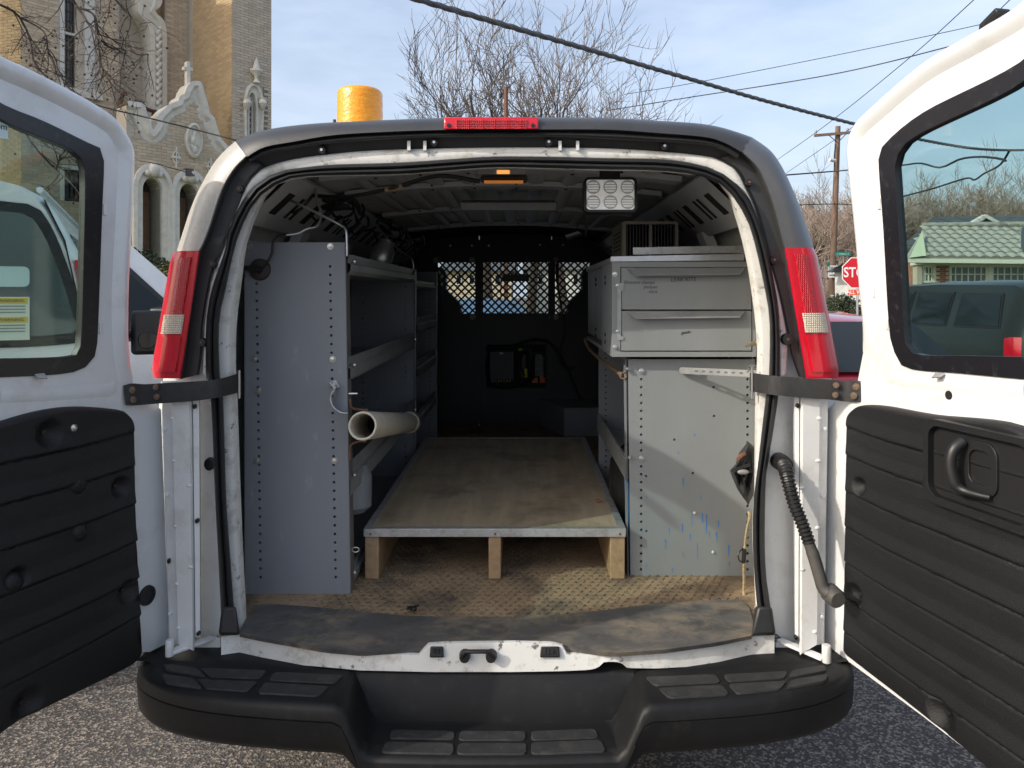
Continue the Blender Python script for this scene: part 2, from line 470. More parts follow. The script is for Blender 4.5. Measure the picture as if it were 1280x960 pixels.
m = MB(); m.add([V((-.93, CAM.y+7.06, 1.15)), V((.93, CAM.y+7.06, 1.15)), V((.70, CAM.y+6.15, 2.0)), V((-.70, CAM.y+6.15, 2.0))], [(0, 1, 2, 3)])
m.build('windscreen', GLASSC, van)
for s in (-1, 1):
    MB().add([V((s*.96, CAM.y+5.5, 1.22)), V((s*.96, CAM.y+7.0, 1.18)), V((s*.74, CAM.y+6.15, 1.98)), V((s*.74, CAM.y+5.5, 1.98))], [(0, 1, 2, 3)]).build('side_window', GLASSC, van)
m = MB(); m.bb((-.9, CAM.y+6.35, .65), (.9, CAM.y+6.98, 1.16)); m.build('dashboard', BLACK, van, bevel=.05, seg=3)
MB().bb((-.9, CAM.y+5.3, .55), (.9, CAM.y+7.9, .62)).build('cab_floor', BLACK, van)
for sx in (-.62, .64):
    m = MB()
    x0 = sx
    m.loft([[V((x0-w, CAM.y+5.62+k, z)) for w, k in ((hw, 0), (hw, .12), (-hw, .12), (-hw, 0))] for z, hw in
            ((.7, .26), (1.35, .26), (1.50, .22), (1.585, .13), (1.60, .12), (1.72, .12), (1.765, .09))], close=True)
    m.build('seat', BLACK, van, smooth=40, bevel=.02)
m = MB(); m.box(P(644, 347, 6.35), (.24, .03, .065)); m.cyl(P(644, 343, 6.35), P(644, 318, 6.42), .01)
m.build('rear_view_mirror', BLACK, van, bevel=.01)
for x in (-.8, .8):
    for d in (3.0, 7.3):
        wv = MB().lathe([(.20, -.1), (.34, -.1), (.37, -.07), (.37, .07), (.34, .1), (.20, .1)], V((x, CAM.y+d, .37)), (1, 0, 0), 28).build('wheel', RUBBER, van, smooth=40)
        MB().lathe([(.04, -.105), (.20, -.09), (.20, .09), (.04, .105)], V((x, CAM.y+d, .37)), (1, 0, 0), 24).build('rim', STEEL, wv, smooth=40)
MB().bb((-.8, CAM.y+2.1, .38), (.8, CAM.y+7.6, .52)).build('chassis', BLACK, van)

# ---- the door opening
SEAL_O = [(276, 792), (276, 764), (273, 702), (269, 626), (263.5, 499), (258, 473), (258, 404), (265, 362), (280, 318), (285, 289), (296, 265), (311, 240), (326, 225.6),
          (349, 214), (386, 208.5), (420, 205.5), (500, 203), (560, 199), (620, 195.5), (700, 196), (760, 197.5), (820, 198.5), (857, 202), (891, 210.6), (914, 224), (932.5, 242.5),
          (944, 265), (958, 306), (969, 362), (974, 404), (975, 471), (972.5, 497), (970, 517), (960, 580), (957, 605), (956, 680), (958, 722), (964, 764), (967, 792)]
SEAL_I = [(298, 792), (293, 764), (287.5, 690), (283, 626), (279, 499), (275, 473), (274, 404), (282, 362), (294, 308), (304, 280), (319, 252), (336, 237),
          (358, 224.5), (386, 220), (420, 219), (500, 217.5), (560, 213), (620, 209), (700, 210.5), (760, 212), (820, 213), (867, 218), (899, 229), (914, 242.5),
          (932.5, 272.5), (943, 303), (956, 362), (962, 404), (961, 471), (957, 497), (947.5, 580), (942, 626), (941, 680), (945, 745), (949, 777), (944, 793)]
FLAN_I = [(308, 792), (308, 764), (305, 712), (303, 667), (300, 590), (297, 500), (295, 458), (296, 404), (301, 362), (309, 304), (319, 276), (330, 250),
          (349, 229.5), (386, 222), (420, 220.5), (500, 219), (560, 214.5), (620, 210.5), (700, 212), (760, 213.5), (820, 214.5), (860, 218), (891, 224), (908, 240.6),
          (917.5, 267), (928, 303), (937.5, 352), (945, 414), (946, 458), (944, 501), (943, 584), (942, 700), (944, 760), (938, 793)]
so_ = rs(dens([V((a, b, 0)) for a, b in SEAL_O], 8), N)
si_ = rs(dens([V((a, b, 0)) for a, b in SEAL_I], 8), N)
fi_ = rs(dens([V((a, b, 0)) for a, b in FLAN_I], 8), N)
def mixrow(a, b, t, d):
    return [P(p.x+(q.x-p.x)*t, p.y+(q.y-p.y)*t, d) for p, q in zip(a, b)]
# frame metal between the outer skin and the seal
m = MB()
m.loft([prof(OUTL, 2.16), mixrow(so_, si_, -.15, 2.10), mixrow(so_, si_, .5, 2.085)])
m.build('rear_frame', JAMB, van, smooth=35)
m = MB()
m.loft([mixrow(si_, fi_, t, d) for t, d in ((-.45, 2.085), (.0, 2.085), (.55, 2.088), (.75, 2.10), (1, 2.13))]+[prof(INL, 2.17)])
m.build('opening_flange', WHITEW, van, smooth=45)
m = MB()
rows = []
for t, d in ((0, 2.09), (0.0, 2.062), (.10, 2.046), (.28, 2.040), (.44, 2.046), (.50, 2.060), (.56, 2.046), (.72, 2.040), (.9, 2.05), (1.0, 2.066), (1.0, 2.095)):
    rows.append(mixrow(so_, si_, t, d))
m.loft(rows)
m.build('weather_seal', RUBBER, van, smooth=60)
for s, (a, b, c, e) in ((0, (273, 300, 790, 758)), (1, (939, 970, 790, 758))):
    m = MB()
    pts = [P(a, c+4, 2.02), P(b, c+4, 2.02), P(b-5 if s == 0 else b-6, e, 2.03), P(a+4 if s == 0 else a+8, e, 2.03)]
    pb = [P(a, c+4, 2.09), P(b, c+4, 2.09), P(b-5, e, 2.09), P(a+4, e, 2.09)]
    m.hexa([pts[0], pts[1], pb[1], pb[0], pts[3], pts[2], pb[2], pb[3]])
    m.build('seal_foot', RUBBER, van, bevel=.008)
# white header strip above the seal
HD_O = [(253, 466), (254, 446), (256, 404), (264, 352), (272, 330), (284, 300), (299, 252), (311, 226), (326, 211), (345, 204.5), (367, 199), (405, 193.5), (460, 188.5), (540, 185.8), (620, 184.5), (700, 184.5), (760, 185.5),
        (820, 189), (860, 192.5), (884, 195.6), (904, 201), (921, 212.5), (930, 231), (944, 262), (962, 325), (975, 372), (985, 425), (984, 445), (983, 467)]
ho = rs(dens([V((a, b, 0)) for a, b in HD_O], 8), N)
so2 = rs(dens([V((a, b, 0)) for a, b in SEAL_O if b <= 475], 8), N)
m = MB()
m.loft([mixrow(ho, so2, t, d) for t, d in ((0, 2.098), (0, 2.082), (.2, 2.074), (.8, 2.072), (1.3, 2.08))])
m.build('header_strip', WHITEW, van, smooth=50)
# side jambs below the straps: recess edge, folded flange, flat face, bevel
def jamb(cols, name='door_jamb'):
    m = MB()
    rows = []
    for (tx, ty, bx_, by, d) in cols:
        rows.append([P(tx+(bx_-tx)*k/10, ty+(by-ty)*k/10, d) for k in range(11)])
    m.loft(rows)
    m.build(name, JAMB, van, smooth=30)
jamb([(250, 476, 252, 796, 2.085), (249, 476, 250, 796, 2.03), (241, 476, 244.5, 796, 2.026), (240.5, 476, 244, 800, 2.034), (239, 476, 242.5, 814, 2.022), (236, 476, 241, 813, 2.015),
      (214, 476, 223, 806, 2.018), (211.5, 476, 220.5, 805, 2.026), (202.5, 476, 212, 803, 2.032), (201, 476, 210.5, 803, 2.10)])
jamb([(991, 476, 993, 796, 2.085), (993, 476, 994, 796, 2.03), (999, 476, 998, 796, 2.026), (999.5, 476, 998.5, 812, 2.034), (1001, 476, 1000, 819, 2.022), (1004, 476, 1002, 817, 2.015),
      (1025, 476, 1021, 806, 2.018), (1027, 476, 1023, 806, 2.026), (1035, 476, 1029.5, 804, 2.032), (1036, 476, 1031, 803, 2.10)])
# dents pressed in the jamb, plugs and screws
for px, py in ((213, 523), (215, 576), (217, 658), (219, 730), (221, 785)):
    MB().sph(P(px+2, py, 2.019), .006, 8, 5, sc=(1.2, .5, .8)).build('pressed_dent', JAMB, van, smooth=60)
for px, py in ((236, 607), (238, 709)):
    MB().sph(P(px, py, 2.016), .0065, 8, 5, sc=(1.2, .5, .8)).build('pressed_dent', JAMB, van, smooth=60)
for px, py in ((1025, 523), (1024, 576), (1023, 660), (1020, 790), (1004, 610), (1004, 712)):
    MB().sph(P(px-1, py, 2.016), .0065, 8, 5, sc=(1.2, .5, .8)).build('pressed_dent', JAMB, van, smooth=60)
for px, py, r in ((206, 536, .005), (209, 618, .005), (213, 766, .005), (1031, 536, .005), (1029, 620, .005), (1027, 770, .005)):
    MB().lathe([(0.0001, -.006), (r, -.005), (r, .004)], P(px, py, 2.028), (0, 1, 0), 10).build('rivet', JAMB, van, smooth=50)
def plug(px, py, d, r, sx=1.0):
    m = MB(); m.lathe([(0.0001, -.002), (r*.72, -.002), (r*.75, -.005), (r, -.004), (r, .006)], (0, 0, 0), (0, 1, 0), 18)
    m.v = [(a*sx, b, c) for a, b, c in m.v]
    c = P(px, py, d); m.v = [(a+c.x, b+c.y, q+c.z) for a, b, q in m.v]
    m.build('rubber_plug', BLACK, van, smooth=40)
for a in ((262, 580, 2.088, .018, .8), (243.5, 508, 2.024, .0065, .7), (246.5, 651, 2.024, .0065, .7), (248, 792, 2.024, .006, .7), (211.5, 701, 2.027, .007, .6), (997, 507, 2.024, .0065, .7), (995, 797, 2.024, .006, .8)):
    plug(*a)
# hinges at the feet of the jambs
for s in (0, 1):
    m = MB()
    if s == 0:
        m.hexa([P(208, 816, 1.99), P(215, 820, 1.985), P(272, 799, 2.08), P(262, 797, 2.09), P(208, 812, 1.99), P(215, 816, 1.985), P(272, 796, 2.08), P(262, 794, 2.09)])
        m.cyl(P(212, 800, 1.99), P(212, 820, 1.99), .011, 10)
        m.hexa([P(236, 822, 2.075), P(276, 822, 2.075), P(276, 822, 2.085), P(236, 822, 2.085), P(236, 797, 2.075), P(276, 797, 2.075), P(276, 797, 2.085), P(236, 797, 2.085)])
        bolts = ((246, 817), (268, 817))
    else:
        m.hexa([P(1034, 824, 1.99), P(1026, 827, 1.985), P(970, 803, 2.08), P(978, 800, 2.09), P(1034, 820, 1.99), P(1026, 823, 1.985), P(970, 799, 2.08), P(978, 797, 2.09)])
        m.cyl(P(1033, 806, 1.99), P(1033, 828, 1.99), .012, 10)
        m.hexa([P(969, 826, 2.075), P(1008, 826, 2.075), P(1008, 826, 2.085), P(969, 826, 2.085), P(969, 803, 2.075), P(1008, 803, 2.075), P(1008, 803, 2.085), P(969, 803, 2.085)])
        bolts = ((980, 821), (1001, 822))
    h = m.build('door_hinge', JAMB, van, bevel=.002)
    for px, py in bolts:
        m = MB(); m.lathe([(0.0001, -.010), (.008, -.010), (.009, -.004), (.013, -.003), (.013, 0)], P(px, py, 2.074), (0, 1, 0), 6)
        m.build('bolt', JAMB, h)
# black trims beside the lamps
def strip_rows(a, b, ts, n=24):
    A = rs(dens([V((p[0], p[1], 0)) for p in a], 6), n); B = rs(dens([V((p[0], p[1], 0)) for p in b], 6), n)
    return [mixrow(A, B, t, d) for t, d in ts]
LT_O = [(226, 474), (234, 420), (242, 366), (250, 312), (257, 300), (266, 274), (279, 237), (292.5, 212.5), (308, 195)]
LT_I = [(249, 468), (253, 440), (254, 404), (263, 352), (272, 325), (284, 296), (301, 250), (312, 226), (330, 208)]
RT_O = [(1008, 474), (998, 420), (989, 366), (981, 312), (979, 304), (966, 256), (951, 218), (940, 203), (925, 190)]
RT_I = [(998, 470), (988, 440), (985, 418), (975, 372), (962, 325), (946, 265), (932, 233), (919, 211), (897, 199)]
for a, b in ((LT_O, LT_I), (RT_O, RT_I)):
    m = MB(); m.loft(strip_rows(a, b, ((0, 2.10), (-.02, 2.062), (.12, 2.068), (.2, 2.075), (.85, 2.078), (1, 2.072), (1, 2.10)), 40))
    m.build('pillar_trim', PLASTIC, van, smooth=35)
for px, py, r, d in ((266, 330, .010, 2.066), (253, 428, .012, 2.06), (300, 236, .010, 2.066), (967, 325, .012, 2.066), (984, 424, .016, 2.06), (936, 228, .010, 2.066)):
    s = MB().lathe([(.0001, -.006), (r*.9, -.006), (r, -.003), (r, .01)], P(px, py, d), (0, 1, 0), 14).build('trim_clip', BLACK, van, smooth=40)
    MB().lathe([(.0001, -.009), (.0035, -.009), (.004, 0)], P(px, py, d), (0, 1, 0), 8).build('screw', RUSTY, s, smooth=40)
# pillar caps above the lamps and the spoiler between them
CL_O = [(221, 314), (225, 302), (242, 252), (262.5, 212), (277.5, 192), (294.2, 176.8)]
CL_I = [(250, 313), (255, 304), (264, 280), (277.5, 239), (292.5, 212.5), (308.5, 196)]
CR_O = [(1017, 310), (1016, 306), (1004, 270.6), (992.5, 240.6), (977.5, 209), (962.5, 188), (939.5, 171.5)]
CR_I = [(981, 310), (979, 304), (966, 255.6), (951, 218), (940, 203), (925, 189)]
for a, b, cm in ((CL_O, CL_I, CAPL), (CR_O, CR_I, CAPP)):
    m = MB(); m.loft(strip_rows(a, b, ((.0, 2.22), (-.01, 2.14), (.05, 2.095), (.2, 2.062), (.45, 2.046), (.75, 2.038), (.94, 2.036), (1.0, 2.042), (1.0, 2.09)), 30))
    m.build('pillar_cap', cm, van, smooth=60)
T0 = [(295, 176.5), (315, 167.5), (341, 161), (379, 156), (420, 153), (500, 149.5), (560, 147.5), (620, 147), (680, 147), (760, 147.5), (820, 151), (867, 154), (895, 158), (917, 164), (940, 172)]
T1 = [(309, 196), (330, 184), (367, 177), (420, 168.5), (500, 164), (560, 162.3), (620, 161.7), (680, 161.7), (760, 162), (820, 166), (880, 171), (905, 178), (927, 190)]
T2 = [(313, 203), (336, 192), (370, 185.5), (420, 178.5), (500, 173.5), (560, 171.5), (620, 171), (700, 171.5), (760, 174), (820, 177), (880, 181), (900, 186), (921, 198)]
T3 = [(322, 212), (345, 205), (367, 199), (405, 193.5), (460, 188.5), (540, 185.8), (620, 184.5), (700, 184.5), (760, 185.5), (820, 189), (860, 192.5), (884, 195.6), (908, 203)]
r0, r1, r2, r3 = [rs(dens([V((p[0], p[1], 0)) for p in T], 6), 70) for T in (T0, T1, T2, T3)]
m = MB()
m.loft([mixrow(r0, r1, -.02, 2.35), mixrow(r0, r1, 0.0, 2.14), mixrow(r0, r1, .1, 2.075), mixrow(r0, r1, .35, 2.05), mixrow(r0, r1, .8, 2.036), mixrow(r0, r1, 1.0, 2.034),
        mixrow(r1, r2, .12, 2.044), mixrow(r1, r2, .3, 2.056), mixrow(r1, r2, .45, 2.046), mixrow(r1, r2, .65, 2.04), mixrow(r1, r2, .9, 2.044), mixrow(r1, r2, 1, 2.055), mixrow(r1, r2, 1, 2.08), mixrow(r2, r3, 1.1, 2.098)])
m.build('roof_spoiler', PLASTIC, van, smooth=60)
for px, py in ((403, 188), (543, 178.5), (686, 178), (830, 183)):
    s = MB().lathe([(.0001, -.008), (.010, -.008), (.011, .01)], P(px, py, 2.075), (0, 1, 0), 12).build('trim_clip', BLACK, van, smooth=40)
    MB().lathe([(.0001, -.012), (.004, -.012), (.004, 0)], P(px, py, 2.075), (0, 1, 0), 8).build('screw', CHROME, s, smooth=40)
for px in (509, 529, 698, 720):
    MB().hexa([P(px, 188, 2.06), P(px+4, 188, 2.06), P(px+4, 188, 2.09), P(px, 188, 2.09), P(px, 176, 2.06), P(px+4, 176, 2.06), P(px+4, 176, 2.09), P(px, 176, 2.09)]).build('bracket', JAMB, van)
# high brake lamp
bl = MB().hexa([P(555, 161.5, 2.026), P(673, 161.5, 2.026), P(673, 161.5, 2.08), P(555, 161.5, 2.08), P(555, 146.5, 2.032), P(673, 146.5, 2.032), P(673, 146.5, 2.08), P(555, 146.5, 2.08)]).build('brake_light', RED, van, bevel=.003)
m = MB()
for i in range(30):
    for j in range(4):
        x = 570+i*2.95; y = 149.4+j*3.0
        m.hexa([P(x, y+2.5, 2.0235), P(x+2.4, y+2.5, 2.0235), P(x+2.4, y+2.5, 2.03), P(x, y+2.5, 2.03), P(x, y, 2.0245), P(x+2.4, y, 2.0245), P(x+2.4, y, 2.03), P(x, y, 2.03)])
m.build('lens_prism', REDL, bl, kind='stuff')
for px in (561, 666):
    MB().lathe([(.0001, -.003), (.005, -.003), (.006, .002)], P(px, 156.5, 2.026), (0, 1, 0), 10).build('screw', BLACK, bl)
# tail lamps
def lamp(out, inn, warm):
    A = rs([V((p[0], p[1], 0)) for p in out], 41); B = rs([V((p[0], p[1], 0)) for p in inn], 41)
    def part(name, m, i0, i1, t0, t1, dz, par, bev):
        mm = MB()
        rows = []
        for t, d in ((t0, 2.11 if t0 < .1 else 2.05), (t0+.01, 2.062-dz if t0 < .1 else 2.048-dz), (t0+.10, 2.043-dz), (t0+.22, 2.033-dz), (.5, 2.026-dz), (t1-.05, 2.026-dz), (t1, 2.030-dz), (t1, 2.06)):
            rows.append([P(A[i].x+(B[i].x-A[i].x)*t, A[i].y+(B[i].y-A[i].y)*t, d) for i in range(i0, i1+1)])
        mm.loft(rows)
        n = len(rows[0])
        mm.add([r[0] for r in rows]+[r[-1] for r in rows], [tuple(range(len(rows))), tuple(range(len(rows), 2*len(rows)))])
        return mm.build(name, m, par, smooth=40)
    tl = part('tail_light', RED, 0, 40, 0.0, 1.0, 0.0, van, 0)
    part('stop_lens', REDL, 2, 20, .12, .74, .006, tl, 0)
    part('reverse_lens', WLENS, 20, 26, .03, .80, .006, tl, 0)
    part('lower_lens', RED, 27, 38, .06, .82, .006, tl, 0)
lamp([(218, 315), (213, 325), (189, 462), (191.5, 473)], [(250, 313), (226, 473)], 0)
lamp([(1017, 310), (1022, 320), (1049, 463), (1047, 473)], [(981, 310), (1008, 473)], 1)
# ---- sill, floor and sill mat
ST = [(277, 793), (299, 790), (328, 796), (408, 810), (453, 814), (525, 816), (534, 803), (557, 801.5), (640, 800.5), (690, 801.5), (703, 805), (709, 815.5), (766, 815), (831, 810.4), (897, 801.5), (940, 792.6), (968, 791)]
SB = [(276, 821), (330, 826), (370, 831), (408, 834), (450, 838), (540, 840), (640, 840), (700, 839), (735, 837.5), (748, 835), (752, 828), (764, 827), (776, 828), (784, 835), (820, 835.6), (870, 833), (926, 829.7), (968, 825)]
top_ = [FL(a, b) for a, b in ST]
def sill_d(px):
    ds = [(FL(a, 816 if 520 < a < 712 else b).y-CAM.y) for a, b in ST]
    xs = [a for a, b in ST]
    for i in range(len(xs)-1):
        if px <= xs[i+1]:
            t = (px-xs[i])/(xs[i+1]-xs[i]); return ds[i]+(ds[i+1]-ds[i])*max(t, 0)
    return ds[-1]
n = 121
xs = [276.5+(968-276.5)*i/(n-1) for i in range(n)]
def interp(L, x):
    if x <= L[0][0]: return L[0][1]
    for (x0, y0), (x1, y1) in zip(L, L[1:]):
        if x <= x1: return y0+(y1-y0)*(x-x0)/max(x1-x0, 1e-6)
    return L[-1][1]
m = MB()
rows = [[], [], [], [], []]
for x in xs:
    d = sill_d(x); ty = interp(ST, x); by = interp(SB, x)
    rows[0].append(P(x, ty+.5, d+.10)); rows[1].append(P(x, ty, d+.012)); rows[2].append(P(x, ty+3.0, d+.002)); rows[3].append(P(x, by, d-.004)); rows[4].append(P(x, by, d+.10))
m.loft(rows)
m.build('rear_sill', WHITEW, van, smooth=40)
for a in ((538, 554), (676, 699)):
    o = MB().hexa([P(a[0]-1, 822, 1.920), P(a[1]+1, 822, 1.920), P(a[1]+1, 822, 1.95), P(a[0]-1, 822, 1.95), P(a[0], 808, 1.926), P(a[1], 808, 1.926), P(a[1], 808, 1.95), P(a[0], 808, 1.95)]).build('striker_pocket', BLACK, van, bevel=.003)
    for i in range(3):
        m = MB(); m.bb(P(a[0]+3+i*4.5, 812+i*.6, 1.917), P(a[0]+6+i*4.5, 816, 1.922))
        m.build('striker_rib', PLASTIC, o)
m = MB()
for a in (574, 607):
    m.lathe([(.0001, -.012), (.013, -.012), (.015, .0), (.015, .012)], P(a+7, 820, 1.922), (0, 1, 0), 12)
m.tube([P(578, 821, 1.912), P(582, 814.5, 1.905), P(612, 814.5, 1.905), P(617, 821, 1.912)], .0055, 8)
m.build('door_striker', BLACK, van, smooth=50)
MB().poly([[(-.775, 2.09), (.665, 2.09), (.70, 2.20), (.775, 2.40), (.775, 5.3), (-.88, 5.3), (-.88, 2.35)]], Matrix.Translation(R(0, 0, -.93)), .015).build('cargo_floor', FLOOR, van)
m = MB()                                              # raised tread pattern on the floor, nearest two rows deep strip
for i in range(46):
    for j in range(36):
        x = -.60+i*.0276+(.0138 if j % 2 else 0); d = 2.14+j*.0262
        if d > 2.14 or abs(x) < 2:
            a = .0075 if (i+j) % 2 else -.0075
            c = R(x, d, -.93)
            m.add([c+V((-.0075, -a*.7-.002, 0)), c+V((-.002, -.004, .0042)), c+V((.0075, a*.7-.002, 0)), c+V((.0075, a*.7+.003, 0)), c+V((.002, .004, .0042)), c+V((-.0075, -a*.7+.003, 0))], [(0, 1, 4, 5), (1, 2, 3, 4)])
m.build('floor_tread', FLOOR, van, kind='stuff', fix=False)
MB_ = [(303, 783), (312, 764), (328, 754), (360, 756), (400, 759), (450, 764), (500, 769), (560, 771), (640, 771), (700, 768), (760, 762), (820, 754), (880, 750.5), (925, 750), (936, 757), (943, 783)]
m = MB()
bk = rs([FL(a, b, FZ+.006) for a, b in MB_], 60)
fr = rs([FL(a, b+1.5, FZ+.006) if not 520 < a < 712 else FL(a, 816.5, FZ+.006)+V((0, .03, 0)) for a, b in ST if 298 < a < 941], 60)
m.loft([[p-V((0, 0, .008)) for p in bk], bk, [a.lerp(b, .5)+V((0, 0, .002)) for a, b in zip(bk, fr)], fr, [p-V((0, -.004, .012)) for p in fr]])
m.build('sill_mat', MAT, van, smooth=40)
# ---- rear bumper
ZT, ZS = CAM.z-.985, CAM.z-1.106
def bump_section(x):
    ax = abs(x)
    wf = min(max((.375-ax)/.075, 0), 1); wf = wf*wf*(3-2*wf)
    q = min(ax/.966, 1)
    yb = -.095+.08*q**2.2
    end = (max(1-((max(ax-.55, 0))/.416)**3.0, 0))**.5 if ax > .55 else 1
    front = yb-.150*end-.03*(1-q*q)
    if ax > .94: front = min(front, yb-.01)
    zt = ZT+(ZS-ZT)*wf
    dz = -.012*(1-end)
    lo = CAM.z-1.118-.06*wf
    cz = zt-.040
    r = .020
    pts = [(yb+.09, ZT+.0005), (yb-.002, ZT), (yb-.010, ZT-.004-(ZT-zt)*.02), (yb-.014-.012*wf, zt+.004), (yb-.024-.012*wf, zt), (front+r+.035, zt+dz), (front+r, zt-.002+dz), (front+r*.35, zt-.007+dz), (front+.003, zt-.018+dz),
           (front, zt-.030+dz), (front-.0005, cz+.002), (front+.005, cz), (front-.0005, cz-.002), (front+.002, lo+.06), (front+.008, lo+.025), (front+.024, lo+.006), (front+.05, lo), (yb+.09, lo)]
    return [V((x, a, c)) for a, c in pts]
m = MB()
st = sorted(set([-.966+1.932*i/96 for i in range(97)]+[-.962, -.956, -.946, .962, .956, .946]))
m.loft([bump_section(x) for x in st])
m.add(bump_section(-.966)+bump_section(.966), [tuple(range(18)), tuple(range(18, 36))])
bumper = m.build('rear_bumper', BUMP, van, smooth=50, bevel=0)
def pad(quad, z):
    q = [FL(a, b, z+.0025) for a, b in quad]
    c = sum(q, V((0, 0, 0)))/4
    # rounded quad
    out = []
    for i in range(4):
        a, b, e = q[i-1], q[i], q[(i+1) % 4]
        u = (a-b); v = (e-b)
        ru = min(.012, u.length*.3); rv = min(.012, v.length*.3)
        p0 = b+u.normalized()*ru; p2 = b+v.normalized()*rv
        for k in range(5):
            t = k/4
            out.append(p0*(1-t)**2+b*2*t*(1-t)+p2*t*t)
    n = len(out)
    lo = [p-V((0, 0, .006)) for p in out]
    inn = [c+(p-c)*.985+V((0, 0, .0008)) for p in out]
    m = MB(); m.add(lo+out+inn, [(i, (i+1) % n, n+(i+1) % n, n+i) for i in range(n)]+[(n+i, n+(i+1) % n, 2*n+(i+1) % n, 2*n+i) for i in range(n)]+[tuple(2*n+i for i in range(n))])
    m.build('tread_pad', PAD, bumper, smooth=30)
for q in (((250, 835), (334, 838), (325, 848), (262, 846)), ((343, 840), (430, 844), (418, 854), (336, 850)),
          ((246, 849), (323, 852), (309, 864), (258, 860)), ((331, 853), (412, 858), (398, 870), (322, 866)),
          ((204, 830), (246, 835), (257, 846), (208, 838)), ((202, 842), (242, 848), (253, 860), (208, 853)),
          ((806, 846), (895, 843), (901, 853), (818, 857)), ((904, 843), (985, 839), (980, 848), (910, 852)),
          ((822, 860), (903, 856), (912, 868), (836, 872)), ((910, 855), (984, 851), (976, 861), (921, 867)),
          ((990, 838), (1030, 831), (1034, 838), (986, 847)), ((989, 850), (1036, 842), (1032, 851), (983, 860))):
    pad(q, ZT)
for q in (((490, 912), (568, 914), (568, 924), (486, 923)), ((575, 914), (657, 914), (657, 925), (573, 925)), ((664, 914), (744, 911), (749, 922), (664, 925)),
          ((483, 927), (567, 929), (567, 942), (476, 940)), ((573, 929), (658, 929), (658, 942), (571, 942)), ((664, 928), (751, 925), (758, 939), (664, 942))):
    pad(q, ZS)

